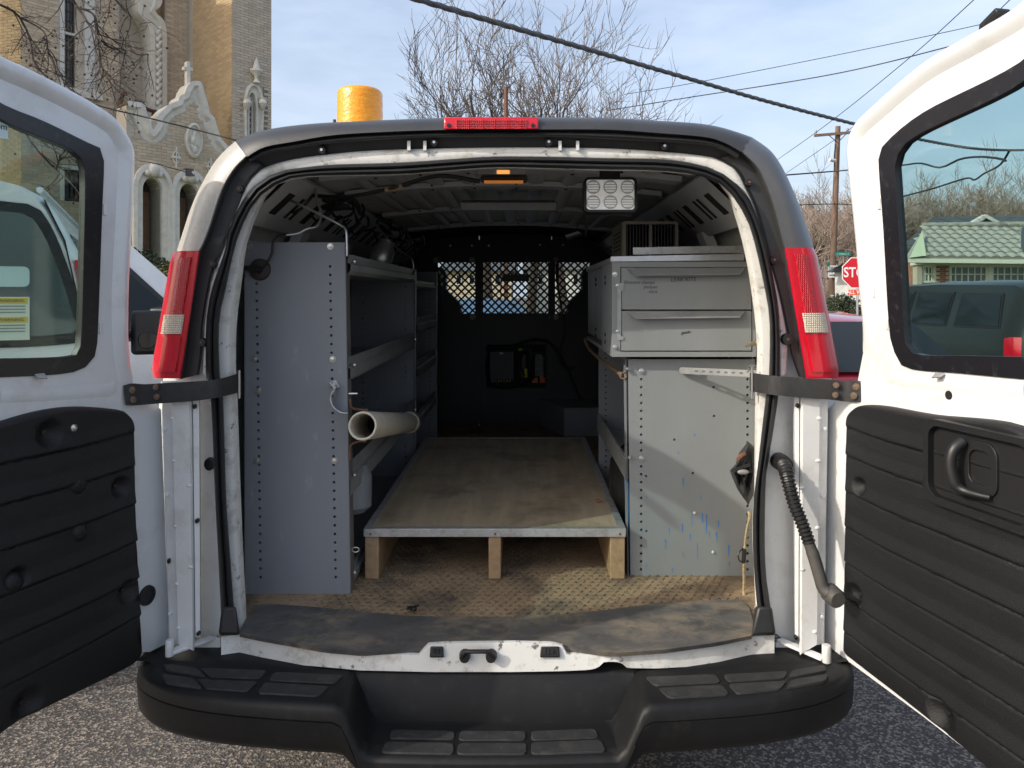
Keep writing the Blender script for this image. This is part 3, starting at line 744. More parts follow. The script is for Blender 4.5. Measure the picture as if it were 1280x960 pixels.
# ---- rear doors
class DP:
    def __init__(s, x0, d0, dx, dd, nin):
        L = math.hypot(dx, dd); s.x0, s.d0, s.dx, s.dd = x0, d0, dx/L, dd/L
        s.M = frame(R(x0, d0, -CAM.z), (s.dx, s.dd, 0), (0, 0, 1))
        s.nin = nin                        # sign of the frame's z axis that faces the inside of the door
    def sz(s, px, py):
        k = (px-VX)/F
        t = (k*s.d0-s.x0)/(s.dx-k*s.dd)
        d = s.d0+s.dd*t
        return (t, CAM.z+(VY-py)/F*d)
    def pt(s, a, z, off=0.0):
        return s.M @ V((a, z, off*s.nin))
def smooth2(pts, n, closed=False):
    q = [V((a, b, 0)) for a, b in pts]
    return [(p.x, p.y) for p in rs(dens(q, 6), n)]
def make_door(D, top_px, hinge_px, bot_px, top_far, bot_far, g_out, g_in, glass_far, trim_top, trim_bot, dents, grooves, label):
    z0 = []
    o_top = [D.sz(*p) for p in top_px]+top_far          # hinge -> free end along the top
    o_h = [D.sz(*p) for p in hinge_px]                  # bottom -> top along the hinge side
    o_b = bot_far+[D.sz(*p) for p in bot_px]            # free end -> hinge along the bottom
    outline = o_h+smooth2(o_top, 40)+o_b
    go = [D.sz(*p) for p in g_out]; gi = [D.sz(*p) for p in g_in]
    go = go+glass_far[0]; gi = gi+glass_far[1]
    go = smooth2(go, 60); gi = smooth2(gi, 60)
    m = MB()
    tk = .045
    off = 0.0 if D.nin > 0 else tk
    def pl(loops, t, top_off):             # slab whose inner face is at top_off toward the inside
        mm = MB()
        mm.poly(loops, D.M, t, off=(top_off if D.nin > 0 else -top_off+t))
        return mm
    door = pl([outline, list(reversed(go))], tk, 0.0).build('rear_door', WHITE, van, bevel=.013, seg=4, label=label)
    pl([go, list(reversed(gi))], .02, .004).build('window_seal', GASK, door, bevel=.003)
    pl([gi], .005, -.008).build('window_glass', GLASST, door)
    # rolled rim along the outer edge, standing proud of the flat sheet
    rp = rs(dens([V((*D.sz(*p), 0)) for p in hinge_px[6:]]+[V((a, b, 0)) for a, b in o_top], 8), 90)
    rows = []
    for inset, h in ((-.002, -.02), (-.001, .002), (.006, .011), (.016, .015), (.028, .013), (.040, .005), (.050, -.001)):
        row = []
        for i, p in enumerate(rp):
            t = (rp[min(i+1, 89)]-rp[max(i-1, 0)]).normalized()
            nn = V((t.y, -t.x, 0))
            q = p+nn*inset
            row.append(D.pt(q.x, q.y, h*min(1, (i+.01)/10) if h > 0 else h))
        rows.append(row)
    m = MB(); m.loft(rows); m.build('rolled_edge', WHITE, door, smooth=70)
    # black moulded panel with pressed ribs
    tt = smooth2([D.sz(*p) for p in trim_top[0]]+trim_top[1], 110)
    tb = smooth2([D.sz(*p) for p in trim_bot[0]]+trim_bot[1], 110)
    dl = [(D.sz(a, b), r) for a, b, r in dents]
    NV = 190
    def height(s, z, u, v):
        h = .024
        ed = min(1, u*14)
        for g in grooves:
            e = z-g-.010*math.exp(-((s)/.12)**2)
            h += -.0055*ed*math.exp(-(e/.003)**2)
            if 0 < e < .038: h += .006*(1-e/.038)*ed
            if -.03 < e <= 0: h -= .002*(1+e/.03)*ed
        for (a, b), r in dl:
            q = math.hypot((s-a), z-b)/r
            if q < 1: h -= .020*(1-q*q)**1.2
        e = min(u*len(tt)/3.0, v*NV/3.0, (1-v)*NV/3.0, (1-u)*len(tt)/3, 1)
        return h*(e**.5) if e > 0 else -.012
    rows = []
    for j in range(NV+1):
        v = j/NV
        row = []
        for i in range(len(tt)):
            s = tb[i][0]+(tt[i][0]-tb[i][0])*v; z = tb[i][1]+(tt[i][1]-tb[i][1])*v
            row.append(D.pt(s, z, height(s, z, i/(len(tt)-1), v)))
        rows.append(row)
    m = MB(); m.loft(rows)
    tp = m.build('trim_panel', TRIM, door, smooth=70, fix=False)
    for (a, b), r in dl:
        n3 = (D.M.to_3x3() @ V((0, 0, D.nin)))
        MB().lathe([(.0001, .004), (.005, .004), (.006, .0), (.006, -.006)], D.pt(a+.004, b+.003, .006), n3, 12).build('panel_clip', BLACK, door, smooth=40)
    return door
DL = DP(-1.026, 2.0, -.353, -1.0, -1)
DR = DP(.877, 2.0, .217, -1.0, 1)
GZ = [.70, .80, .90, 1.0, 1.10, 1.19]
ld = make_door(DL,
    [(165.6, 186), (156, 166), (142, 147.5), (114.6, 129), (69, 104), (27, 83), (0, 70)],
    [(187, 815), (211, 803), (206, 640), (201.5, 512), (190, 500), (167, 487), (166, 472), (162, 454), (159, 406), (159.6, 353), (164, 270), (166.5, 206)],
    [(0, 912), (60, 882), (140, 838), (176, 815)], [(.50, 2.135), (.72, 2.165), (.765, 2.13)], [(.775, .66), (.77, .585), (.5, .575)],
    [(0, 471.5), (70, 468), (101, 461.7), (117, 446), (121, 419), (127, 254), (129, 205), (125, 186), (106, 177), (53, 151), (0, 129)],
    [(0, 448), (60, 447), (90, 444), (99.6, 430), (103.6, 300), (105, 225), (102, 202), (90, 188.6), (53, 173), (0, 150)],
    ([(.5, 2.03), (.60, 2.05), (.64, 2.02), (.645, 1.5), (.62, 1.42), (.5, 1.405)], [(.5, 2.0), (.58, 2.015), (.61, 1.99), (.612, 1.52), (.59, 1.45), (.5, 1.435)]),
    ([(160, 537), (158, 524), (153, 515), (142, 510.5), (93, 507), (48, 512), (0, 525)], [(.45, 1.27), (.72, 1.22)]),
    ([(158, 800), (165, 808), (169, 818), (159, 832), (116, 854), (50, 886), (0, 913)], [(.5, .565), (.72, .57)]),
    [(53, 541, .036), (142, 608, .030), (12, 722, .028), (151, 738, .034), (25, 878, .040)], GZ, None)
rdoor = make_door(DR,
    [(1061, 190), (1064, 170), (1073, 152), (1092, 133), (1155, 79), (1227, 36), (1280, 2)],
    [(1055, 823), (1030, 806), (1034, 512), (1045, 500), (1070, 490), (1073, 471), (1079, 440), (1078.5, 399), (1074, 325), (1069, 270), (1063, 215)],
    [(1240, 962), (1150, 893), (1085, 845)], [(.62, 2.19), (.74, 2.20), (.775, 2.16)], [(.78, .66), (.77, .585), (.6, .578)],
    [(1280, 474), (1200, 466.5), (1136.5, 460.5), (1121, 443), (1113, 410), (1106, 290), (1100, 205), (1104, 184), (1155, 141), (1280, 76)],
    [(1280, 446), (1200, 444.5), (1152, 443.5), (1136.5, 436), (1132, 412), (1128, 330), (1121.5, 230), (1122, 200), (1145, 171), (1280, 103)],
    ([(.62, 2.09), (.655, 2.05), (.66, 1.5), (.63, 1.42), (.58, 1.405)], [(.60, 2.055), (.628, 2.02), (.63, 1.52), (.60, 1.45), (.57, 1.435)]),
    ([(1067, 530), (1069, 516), (1075, 508), (1086, 505), (1114, 507), (1170, 517), (1280, 531)], [(.62, 1.235), (.73, 1.21)]),
    ([(1061, 806), (1066, 820), (1080, 832), (1154, 889), (1244, 962)], [(.58, .565), (.73, .57)]),
    [(1085, 608, .026), (1078, 743, .033), (1187, 892, .040)], [.655, .745, .84, .935, 1.03, 1.125, 1.2], None)
# handle set in the right door
m = MB()
a = DR.sz(1174, 519); b = DR.sz(1174, 622); e = DR.sz(1280, 600)
x0, x1 = a[0], e[0]+.07
zt, zb = a[1]-.002, b[1]-.002
def dpl(D, loops, t, o): 
    mm = MB(); mm.poly(loops, D.M, t, off=(o if D.nin > 0 else -o+t)); return mm
rim = dpl(DR, [rrect(x0, zb, x1, zt, .035, 6), list(reversed(rrect(x0+.016, zb+.018, x1-.016, zt-.014, .028, 6)))], .03, .044).build('handle_surround', TRIM, rdoor, bevel=.007, seg=3)
dpl(DR, [rrect(x0+.01, zb+.01, x1-.01, zt-.01, .03, 6)], .006, .028).build('handle_plate', BLACK, rdoor)
hs, hz = DR.sz(1221, 553); _, hz2 = DR.sz(1221, 606)
dpl(DR, [rrect(hs-.004, hz2-.01, hs+.085, hz+.012, .03, 6), list(reversed(rrect(hs+.014, hz2+.012, hs+.070, hz-.008, .02, 6)))], .008, .034).build('handle_bezel', BLACK, rdoor, bevel=.003)
m = MB()
pts = [DR.pt(hs+.006, hz+.004, .030), DR.pt(hs+.002, hz-.012, .050), DR.pt(hs+.0, (hz+hz2)/2, .056), DR.pt(hs+.006, hz2+.006, .050), DR.pt(hs+.02, hz2-.004, .042), DR.pt(hs+.05, hz2-.006, .034), DR.pt(hs+.072, hz2-.006, .026)]
pts = [p+DR.M.to_3x3() @ V((0, 0, .010)) for p in pts]
m.tube(cr(pts, 24), [.012]*10+[.0125]*4+[.011, .010, .009, .008, .0075, .007, .0065, .006, .006, .006], 10)
m.build('door_handle', BLACK, rdoor, smooth=60)
m = MB()
q = DR.sz(1204, 584)
m.cyl(DR.pt(q[0], q[1], .018), DR.pt(q[0]+.02, q[1]-.004, .034), .006, 8); m.sph(DR.pt(q[0], q[1], .026), .009)
m.build('lock_rod', BLACK, rdoor, smooth=60)
# oval hole, folded tabs, top stop
q = DR.sz(1186, 494)
n3 = (DR.M.to_3x3() @ V((0, 0, 1)))
m = MB(); m.lathe([(.0001, .0), (.010, .0), (.011, -.004)], DR.pt(q[0], q[1], .0012), n3, 16); m.build('drain_hole', VOID, rdoor)
for D, dd_, px, py in ((DL, ld, 47, 469), (DR, rdoor, 1178, 468)):
    q = D.sz(px, py)
    m = MB(); m.add([D.pt(q[0]-.012, q[1]+.004, .006), D.pt(q[0]+.012, q[1]+.004, .006), D.pt(q[0]+.010, q[1]-.004, .018), D.pt(q[0]-.008, q[1]-.007, .022),
                     D.pt(q[0]-.012, q[1]+.002, .004), D.pt(q[0]+.012, q[1]+.002, .004), D.pt(q[0]+.010, q[1]-.006, .016), D.pt(q[0]-.008, q[1]-.009, .020)],
                    [(0, 1, 2, 3), (7, 6, 5, 4), (0, 4, 5, 1), (1, 5, 6, 2), (2, 6, 7, 3), (3, 7, 4, 0)])
    m.build('folded_tab', ALU, dd_)
q = DR.sz(1240, 27)
m = MB(); m.hexa([DR.pt(q[0]-.03, q[1]-.012, -.03), DR.pt(q[0]+.02, q[1]+.014, -.03), DR.pt(q[0]+.02, q[1]+.014, .006), DR.pt(q[0]-.03, q[1]-.012, .006),
                  DR.pt(q[0]-.028, q[1]+.004, -.03), DR.pt(q[0]+.014, q[1]+.024, -.03), DR.pt(q[0]+.014, q[1]+.024, .006), DR.pt(q[0]-.028, q[1]+.004, .006)])
m.build('top_latch', BLACK, rdoor, bevel=.003)
q = DL.sz(192, 740)
m = MB(); m.lathe([(.0001, .004), (.019, .004), (.020, .007), (.026, .006), (.027, .0)], DL.pt(-.022, q[1], .0), DL.M.to_3x3() @ V((0, 0, -1)), 20); m.build('rubber_plug', BLACK, ld, smooth=40)
# pressed metal fold lines in the door sheet
for D, dd_, cols in ((DL, ld, ((159, 205), (146, 205))), (DR, rdoor, ((1085, 240),))):
    pass
# screws and moulded bosses on the trim panels, folded clips along the window openings
for D, dd_, lst in ((DL, ld, ((83, 534),)), (DR, rdoor, ())):
    n3 = D.M.to_3x3() @ V((0, 0, D.nin))
    for px, py in lst:
        q = D.sz(px, py); MB().lathe([(.0001, .030), (.004, .030), (.009, .026), (.009, .018)], D.pt(q[0], q[1], 0), n3, 12).build('trim_screw', CHROME, dd_, smooth=40)
for px, py in ((90, 605), (92, 664), (8, 728)):
    q = DL.sz(px, py); n3 = DL.M.to_3x3() @ V((0, 0, -1))
    b_ = MB().lathe([(.0001, .032), (.008, .032), (.014, .029), (.022, .024), (.026, .014)], DL.pt(q[0], q[1], 0), n3, 18).build('moulded_boss', TRIM, ld, smooth=50)
    MB().lathe([(.0001, .0335), (.005, .0335), (.006, .030)], DL.pt(q[0], q[1], 0), n3, 10).build('boss_hole', VOID, b_)
for D, dd_, lst in ((DL, ld, ((131, 262), (126, 410))), (DR, rdoor, ((1099, 255), (1109, 405), (1092, 365)))):
    for px, py in lst:
        q = D.sz(px, py)
        m = MB(); m.hexa([D.pt(q[0]-.006, q[1]-.014, -.004), D.pt(q[0]+.006, q[1]-.014, -.004), D.pt(q[0]+.006, q[1]-.014, .004), D.pt(q[0]-.006, q[1]-.014, .0015),
                          D.pt(q[0]-.006, q[1]+.014, -.004), D.pt(q[0]+.006, q[1]+.014, -.004), D.pt(q[0]+.006, q[1]+.014, .004), D.pt(q[0]-.006, q[1]+.014, .0015)])
        m.build('edge_clip', WHITE, dd_, bevel=.001)
for D, dd_, pts in ((DL, ld, ((0, 494), (60, 492), (110, 489), (140, 486), (152, 474))), (DR, rdoor, ((1280, 486), (1200, 480), (1130, 475), (1108, 468), (1098, 455)))):
    rp = [V((*D.sz(*p), 0)) for p in pts]; rp = rs(dens(rp, 8), 40); rows = []
    for inset, h in ((-.022, -.001), (-.012, .0012), (.0, .0022), (.012, .0012), (.022, -.001)):
        rows.append([D.pt(p.x, p.y+inset, h*min(1, (39-i)/6)+(-.002 if i > 36 else 0)) for i, p in enumerate(rp)])
    MB().loft(rows).build('pressed_bead', WHITE, dd_, smooth=70)
# printed sticker on the left door's glass
q0 = DL.sz(0, 149); q1 = DL.sz(13, 174)
m = dpl(DL, [[(q1[0], q1[1]), (q0[0]+.12, q1[1]), (q0[0]+.12, q0[1]), (q1[0], q0[1])]], .0006, -.0066)
st_ = m.build('glass_sticker', mat('sticker_paper', (.55, .68, .68), .5), ld)
MT = DL.M @ Matrix.Translation((q0[0]+.030, (q0[1]+q1[1])/2+.012, .0063))
text('sticker_lettering', '.com', .020, DL.M @ Matrix.Translation((q1[0]+.022, q0[1]-.014, .0061)) @ Matrix.Scale(-1, 4, V((1, 0, 0))), INK, ld)
# check straps
def strap(t_pts, b_pts, ds, bolts):
    n = 26
    T = rs(dens([P(p[0], p[1], d) for p, d in zip(t_pts, ds)], 8), n); B = rs(dens([P(p[0], p[1], d) for p, d in zip(b_pts, ds)], 8), n)
    k = V((0, .006, 0))
    m = MB()
    m.loft([T, [a.lerp(b, .5)-V((0, .0015, 0)) for a, b in zip(T, B)], B, [p+k for p in B], [p+k for p in T], T])
    s = m.build('check_strap', mat('webbing', (.022, .022, .023), .6, var=.35, vs=60, bump=.5, bs=500), van, smooth=40)
    wb = mat('worn_bolt', (.28, .20, .14), .45, metal=.7, var=.4, vs=80)
    for px, py, d, r in bolts:
        m = MB(); m.lathe([(.0001, -.006), (r*.5, -.006), (r*.55, -.003), (r, -.003), (r, .002)], P(px, py, d), (.2, 1, 0), 10)
        m.build('strap_bolt', wb, s, smooth=40)
strap([(154, 482), (163, 479.5), (180, 480.5), (205, 479), (240, 477), (272, 474), (300, 466)], [(157, 506.5), (166, 507), (180, 506), (205, 504), (240, 501.5), (272, 497), (301, 490)],
      [1.945, 1.955, 1.985, 1.992, 1.995, 2.005, 2.10], [(165, 487.5, 1.955, .009), (166.5, 499.5, 1.955, .009), (195, 484, 1.984, .008), (196, 496, 1.984, .008)])
strap([(938, 466), (965, 469.5), (1000, 472.5), (1035, 474.5), (1058, 476.5), (1070, 476), (1081, 477)], [(938, 489), (965, 493.5), (1000, 497), (1035, 499.5), (1058, 502), (1070, 502.5), (1078, 502.5)],
      [2.10, 2.010, 1.995, 1.99, 1.985, 1.955, 1.945], [(1045, 481.5, 1.982, .008), (1044, 493.5, 1.982, .008), (1070, 483.5, 1.952, .009), (1067, 494.5, 1.952, .009)])
for px in (952, 299):
    m = MB(); m.cyl(P(px-12 if px > 900 else px, 458 if px > 900 else 463, 2.085), P(px-12 if px > 900 else px, 498, 2.085), .004, 8)
    m.build('strap_pin', CHROME, van, smooth=40)
# wiring hose of the right door
m = MB()
path = cr([P(980, 579, 2.07), P(981, 584, 2.00), P(985, 600, 1.965), P(993, 630, 1.95), (P(1003, 655, 1.94)), P(1012, 680, 1.935)], 110)
rr = []
for i in range(110):
    rr.append(.0165+.0035*(1 if (i//2) % 2 else 0)-.003*i/110)
m.tube(path, rr, 12)
m.lathe([(.0001, -.012), (.021, -.012), (.024, 0), (.024, .05)], P(980, 580, 2.03), (0.05, 1, -.05), 16)
h = m.build('wiring_hose', BLACK, van, smooth=25)
m = MB()
path = cr([P(1010, 676, 1.935), P(1017, 695, 1.93), P(1025, 722, 1.92), P(1029, 735, 1.915), P(1036, 742, 1.905)], 20)
m.tube(path, [.0145]*4+[.016]*16, 14)
m.lathe([(.0001, -.022), (.019, -.022), (.024, -.016), (.025, .02)], P(1042, 745, 1.905), (-.15, 1, .1), 18)
m.build('hose_elbow', mat('dusty_rubber', (.06, .057, .052), .6, var=.3, vs=30), h, smooth=50)
# ---- ceiling, ribs, side rails
m = MB()
def roofline(d, dz, w=1.0):
    return [V((x, CAM.y+d, z+dz)) for x, z in rs_roof]
rs_roof = [(p.x, p.z) for p in rs(dens([V((x, 0, z)) for x, z in [(-.60, 1.955), (-.3, 1.985), (0, 1.995), (.3, 1.985), (.60, 1.955)]], 8), 25)]
for d in (2.50, 2.86, 3.62, 4.42):
    m = MB()
    m.loft([roofline(d-.045, -.004), roofline(d-.04, -.022), roofline(d+.04, -.022), roofline(d+.045, -.004)])
    rb = m.build('roof_rib', CEIL, van, smooth=30)
    m = MB()
    for x in (-.42, -.27, -.11, .05, .24, .4):
        z = 1.99-.1*x*x-.0225
        m.lathe([(.0001, -.001), (.006, -.001), (.006, .002)], V((x, CAM.y+d, z)), (0, 0, 1), 8)
        m.bb((x-.004, CAM.y+d-.046, z+.008), (x+.004, CAM.y+d-.042, z+.016))
    m.build('rib_hole', VOID, rb, kind='stuff')
m = MB()
for x in [-.5+.125*i for i in range(9)]:
    m.loft([[V((x-.03, CAM.y+d, 1.985-.1*x*x)) for d in (2.2, 4.48)], [V((x-.015, CAM.y+d, 1.978-.1*x*x)) for d in (2.2, 4.48)], [V((x+.015, CAM.y+d, 1.978-.1*x*x)) for d in (2.2, 4.48)], [V((x+.03, CAM.y+d, 1.985-.1*x*x)) for d in (2.2, 4.48)]])
m.build('roof_swage', CEIL, van, smooth=30, kind='stuff')
MB().loft([[V((x, CAM.y+d, z-.012)) for x, z in rs_roof] for d in (4.5, 5.3)]).build('headlining', VOID, van)
for s in (-1, 1):
    # rail face runs from (.79,1.80) to (.62,1.945)
    a = V((s*.775, 0, 1.795)); b = V((s*.625, 0, 1.935)); u = (b-a); nn = V((-s*u.z*s*s, 0, u.x*s)).normalized()
    nn = V((-s*.68, 0, -.73))
    m = MB()
    m.loft([[a+V((0, CAM.y+d, 0))+nn*k for d in (2.2, 5.25)] for k in (0,)]+[[a+V((0, CAM.y+d, 0))+nn*.03 for d in (2.2, 5.25)], [b+V((0, CAM.y+d, 0))+nn*.03 for d in (2.2, 5.25)], [b+V((0, CAM.y+d, 0)) for d in (2.2, 5.25)]])
    rail = m.build('roof_rail', CEIL, van)
    m = MB()
    d = 2.30; i = 0
    while d < 5.1:
        wv = (.055, .022, .022)[i % 3]
        m = MB()
        c0 = a.lerp(b, .28)+nn*.032; c1 = a.lerp(b, .72)+nn*.032
        m.hexa([c0+V((0, CAM.y+d, 0)), c0+V((0, CAM.y+d+wv, 0)), c1+V((0, CAM.y+d+wv, 0)), c1+V((0, CAM.y+d, 0))]+[p-nn*.006 for p in (c0+V((0, CAM.y+d, 0)), c0+V((0, CAM.y+d+wv, 0)), c1+V((0, CAM.y+d+wv, 0)), c1+V((0, CAM.y+d, 0)))])
        m.build('rail_slot', VOID, rail)
        d += wv+(.085, .03, .10)[i % 3]; i += 1
    # upright side posts and a horizontal swage on the wall above the shelves
    for d in (2.78, 3.5, 4.3):
        m = MB()
        W = lambda z: s*(.862 if z < 1.5 else .862-.02*((z-1.5)/.1)-(.0 if z < 1.6 else .04*((z-1.6)/.2)))
        m.loft([[V((W(z)-s*k, CAM.y+d+e, z)) for z in (.7, 1.5, 1.6, 1.7, 1.79)] for k, e in ((.0, -.06), (.035, -.045), (.035, .045), (.0, .06))])
        m.build('side_post', CEIL, van, smooth=30)
    m = MB()
    m.loft([[V((s*x, CAM.y+d, z)) for d in (2.2, 5.2)] for x, z in ((.842, 1.66), (.815, 1.675), (.805, 1.705), (.818, 1.74))])
    m.build('wall_swage', CEIL, van, smooth=30)
# cable bundle along the left roof edge
m = MB()
pts = [V((-.66+.02*math.sin(d*7)+.05*(d-2.25)/3, CAM.y+d, 1.905+.014*math.sin(d*11))) for d in [2.25+.1*i for i in range(29)]]
m.tube(cr(pts, 90), .024, 8)
m.tube(cr([p+V((.035, 0, .012*math.sin(i*1.3)+.01)) for i, p in enumerate(pts)], 90), .011, 6)
m.tube(cr([p+V((-.03, 0, .014*math.sin(i*1.9))) for i, p in enumerate(pts)], 90), .010, 6)
for i in range(2, 28, 2):
    p = pts[i]
    m.tube(cr([p+V((-.03, -.03, .02)), p+V((-.01, 0, -.05-.02*(i % 3))), p+V((.05, .03, -.03)), p+V((.04, .05, .02))], 10), .005, 5)
m.build('cable_bundle', BLACK, van, smooth=40)
m = MB()
m.tube(cr([P(376, 243, 2.5), P(430, 246, 2.42), P(485, 236.5, 2.38), P(505, 231, 2.37), P(535, 222, 2.35), P(560, 220, 2.33), P(600, 227, 2.33)], 40), .0065, 6)
m.build('ceiling_wire', BLACK, van, smooth=50)
MB().tube(cr([P(481, 237, 2.38), P(492, 235.5, 2.38), P(503, 231.5, 2.37)], 8), .0075, 6).build('wire_tape', mat('tan_tape', (.45, .33, .15), .6), van, smooth=50)
# amber interior lamp, lit
dl = MB().hexa([P(602, 229, 2.30), P(658, 229, 2.30), P(656, 225, 2.40), P(604, 225, 2.40), P(600, 221, 2.28), P(660, 221, 2.28), P(658, 218, 2.42), P(602, 218, 2.42)]).build('interior_lamp', BLACK, van, bevel=.004)
MB().bb(P(605, 225.5, 2.275)+V((0, 0, 0)), P(654, 229.5, 2.285)).build('amber_lens', mat('lit_amber', (.5, .16, .03), .4, emit=((1.0, .33, .06), .16)), dl)
MB().hexa([P(597, 217.5, 2.22), P(656, 217.5, 2.22), P(656, 217.5, 2.26), P(597, 217.5, 2.26), P(597, 212.5, 2.22), P(656, 212.5, 2.22), P(656, 212.5, 2.26), P(597, 212.5, 2.26)]).build('lamp_rail', SHELF, dl)
MB().bb(P(621, 212.5, 2.214), P(637, 217.5, 2.22)).build('bulb', mat('lit_bulb', (.6, .2, .04), .4, emit=((1.0, .42, .10), .6)), dl)
# long unlit strip fitting on the rib
MB().hexa([P(575, 263, 2.95), P(696, 263, 2.95), P(692, 259, 3.1), P(578, 259, 3.1), P(575, 252.5, 2.95), P(696, 252.5, 2.95), P(692, 250, 3.1), P(578, 250, 3.1)]).build('strip_light', SHELF, van, bevel=.004)

# ================================================================ what stands in the van
def bolt(mb, p, r=.008, ax=(0, -1, 0)):
    mb.lathe([(r*1.25, 0), (r*1.25, .0015), (r, .0015), (r*.85, .006), (.0001, .007)], p, ax, 10)
def perf_panel(x0, x1, zb, zt, d, cols, pitch, z_first, r=.0042, skip=()):
    """thin steel end panel facing the rear with punched hole columns"""
    M = frame(R(0, d, 0)-V((0, 0, 0)), (1, 0, 0), (0, 0, 1))
    loops = [[(x0, zb), (x1[0], zb), (x1[1], zt), (x0, zt)]]
    for cx in cols:
        z = z_first
        while z > zb+.03:
            loops.append(list(reversed(circ(cx(z), z, r, 8))))
            z -= pitch
    m = MB(); m.poly(loops, M, .0025)
    return m
FR = -.93
# ---- left, rear shelving unit
su = thing('shelf_unit', 'tall grey shelving unit at the left with its scuffed end panel facing out', 'shelving', R(-.70, 3.0, FR), 'grey steel shelving units in the van')
dA, dB = 2.31, 3.75
px_ = lambda px, d: (px-VX)/F*d
pz_ = lambda py, d: (VY-py)/F*d
xl, xr = px_(306, dA), px_(434.5, dA)
m = perf_panel(xl, (px_(438, dA), px_(431, dA)), FR, pz_(303, dA), dA, [lambda z: px_(320+6*(.16-z)/1.09, dA)-.0, lambda z: px_(412+8*(.16-z)/1.09, dA)], .0268, pz_(333, dA))
ep = m.build('end_panel', GREY, su)
MB().hexa([R(xl, dA+.003, FR), R(xl+.02, dA+.003, FR), R(xl+.02, dA+.02, FR), R(xl, dA+.02, FR), R(xl, dA+.003, .155), R(xl+.02, dA+.003, .155), R(xl+.02, dA+.02, .155), R(xl, dA+.02, .155)]).build('panel_flange', GREY, ep)
for (px, py) in ((313, 308), (413, 308), (318, 449), (416, 449), (321, 576), (418.5, 576), (323, 488)):
    m = MB(); bolt(m, P(px, py, dA-.0005)); m.build('bolt', CHROME, su, smooth=40)
MB().hexa([R(px_(438, dA), dA+.0026, FR), R(px_(438, dA)+.002, dA+.0026, FR), R(px_(438, dA)+.002, dA+.05, FR), R(px_(438, dA), dA+.05, FR),
           R(px_(431, dA), dA+.0026, .158), R(px_(431, dA)+.002, dA+.0026, .158), R(px_(431, dA)+.002, dA+.05, .158), R(px_(431, dA), dA+.05, .158)]).build('edge_flange', mat('chipped_edge', (.12, .125, .13), .5, dirt=((.16, .08, .04), 30, .45, .7, .7)), su)
def shelf_tray(par, xb, xf, d0, d1, zt, zb):
    m = MB()
    c = zt-(zt-zb)*.42
    m.loft([[R(x, d, z) for d in (d0, d1)] for x, z in ((xb, zb+.05), (xb, zb), (xf-.012, zb), (xf-.001, zb+.012), (xf, c-.004), (xf-.010, c), (xf-.006, zt), (xf-.014, zt-.002), (xf-.016, zb+.014), (xb+.01, zb+.006))])
    return m.build('shelf', SHELF, par, smooth=20)
for zt, zb in ((.125, .062), (-.195, -.272), (-.525, -.640), (-.86, -.925)):
    sh = shelf_tray(su, -.86, -.532, dA+.004, dB-.004, zt, zb)
    for d in (2.36, 3.70):
        m = MB(); bolt(m, R(-.531, d, (zt+zb)/2+.01), .007, (1, 0, 0)); m.build('bolt', CHROME, sh)
MB().bb(R(-.865, dA+.01, FR+.01), R(-.862, dB-.01, .05)).build('back_panel', GREY, su)
def side_panel(par, d, x0, x1, zt, cols):
    m = perf_panel(x0, (x1, x1), FR, zt, d, cols, .0268, zt-.06)
    return m.build('end_panel', GREY, par)
side_panel(su, dB, -.86, -.53, .125, [lambda z: -.585, lambda z: -.80])
MB().bb(R(-.533, dB-.03, FR), R(-.530, dB, .125)).build('edge_flange', SHELF, su)
# ---- left, front shelving unit
su2 = thing('shelf_unit', 'narrower grey shelving unit at the left, in front of the black bulkhead', 'shelving', R(-.68, 4.2, FR), 'grey steel shelving units in the van')
for zt, zb in ((.070, .030), (-.115, -.20), (-.335, -.43), (-.60, -.68)):
    shelf_tray(su2, -.84, -.525, dB+.012, 4.60, zt, zb)
side_panel(su2, 4.62, -.84, -.525, .14, [lambda z: -.57, lambda z: -.78])
MB().bb(R(-.527, 4.59, FR), R(-.523, 4.62, .14)).build('edge_flange', SHELF, su2)
MB().bb(R(-.845, dB+.01, FR+.01), R(-.842, 4.62, .10)).build('back_panel', GREY, su2)
# hanger rod from the wall to the shelving
m = MB(); m.tube(cr([P(344, 240, 2.42), P(360, 249, 2.36), P(400, 268, 2.325), P(428, 283, 2.312), P(432.5, 288, 2.306), P(433.5, 305, 2.302), P(433.5, 320, 2.302)], 40), .0042, 8)
top(m.build('hanger_rod', STEEL, None, smooth=60), 'thin bent metal rod running from the van wall down to the left shelving corner', 'rod')
m = MB(); m.tube(cr([P(455, 262, 3.2), P(490, 305, 3.5), P(512, 322, 3.72), P(516, 327, 3.745), P(517, 345, 3.745)], 24), .005, 6)
top(m.build('hanger_rod', STEEL, None, smooth=60), 'thin metal rod farther in, ending at the joint of the two left shelving units', 'rod')
# rusty round suction mount with its lead
sm = thing('cable_mount', 'rusty round mount with a black and silver lead on the left end panel', 'mount', P(323, 350, 2.30))
m = MB(); m.lathe([(.0001, -.022), (.012, -.022), (.014, -.012), (.030, -.008), (.034, -.002), (.034, 0)], P(325, 337, 2.309), (0, 1, 0), 24)
m.build('round_base', mat('rusty_dark', (.055, .042, .038), .55, metal=.3, var=.4, vs=60), sm, smooth=40)
m = MB(); m.cyl(P(327, 337, 2.285), P(306, 335, 2.285), .0085, 10); m.cyl(P(306, 335, 2.285), P(300, 334.5, 2.285), .006, 10)
m.build('stub', BLACK, sm, smooth=40)
m = MB(); m.tube(cr([P(327, 336, 2.28), P(334, 328, 2.275), P(340, 316, 2.28), P(341.5, 303, 2.28), P(347, 296, 2.28), P(358, 293.5, 2.28)], 24), .0042, 7)
m.build('black_lead', BLACK, sm, smooth=60)
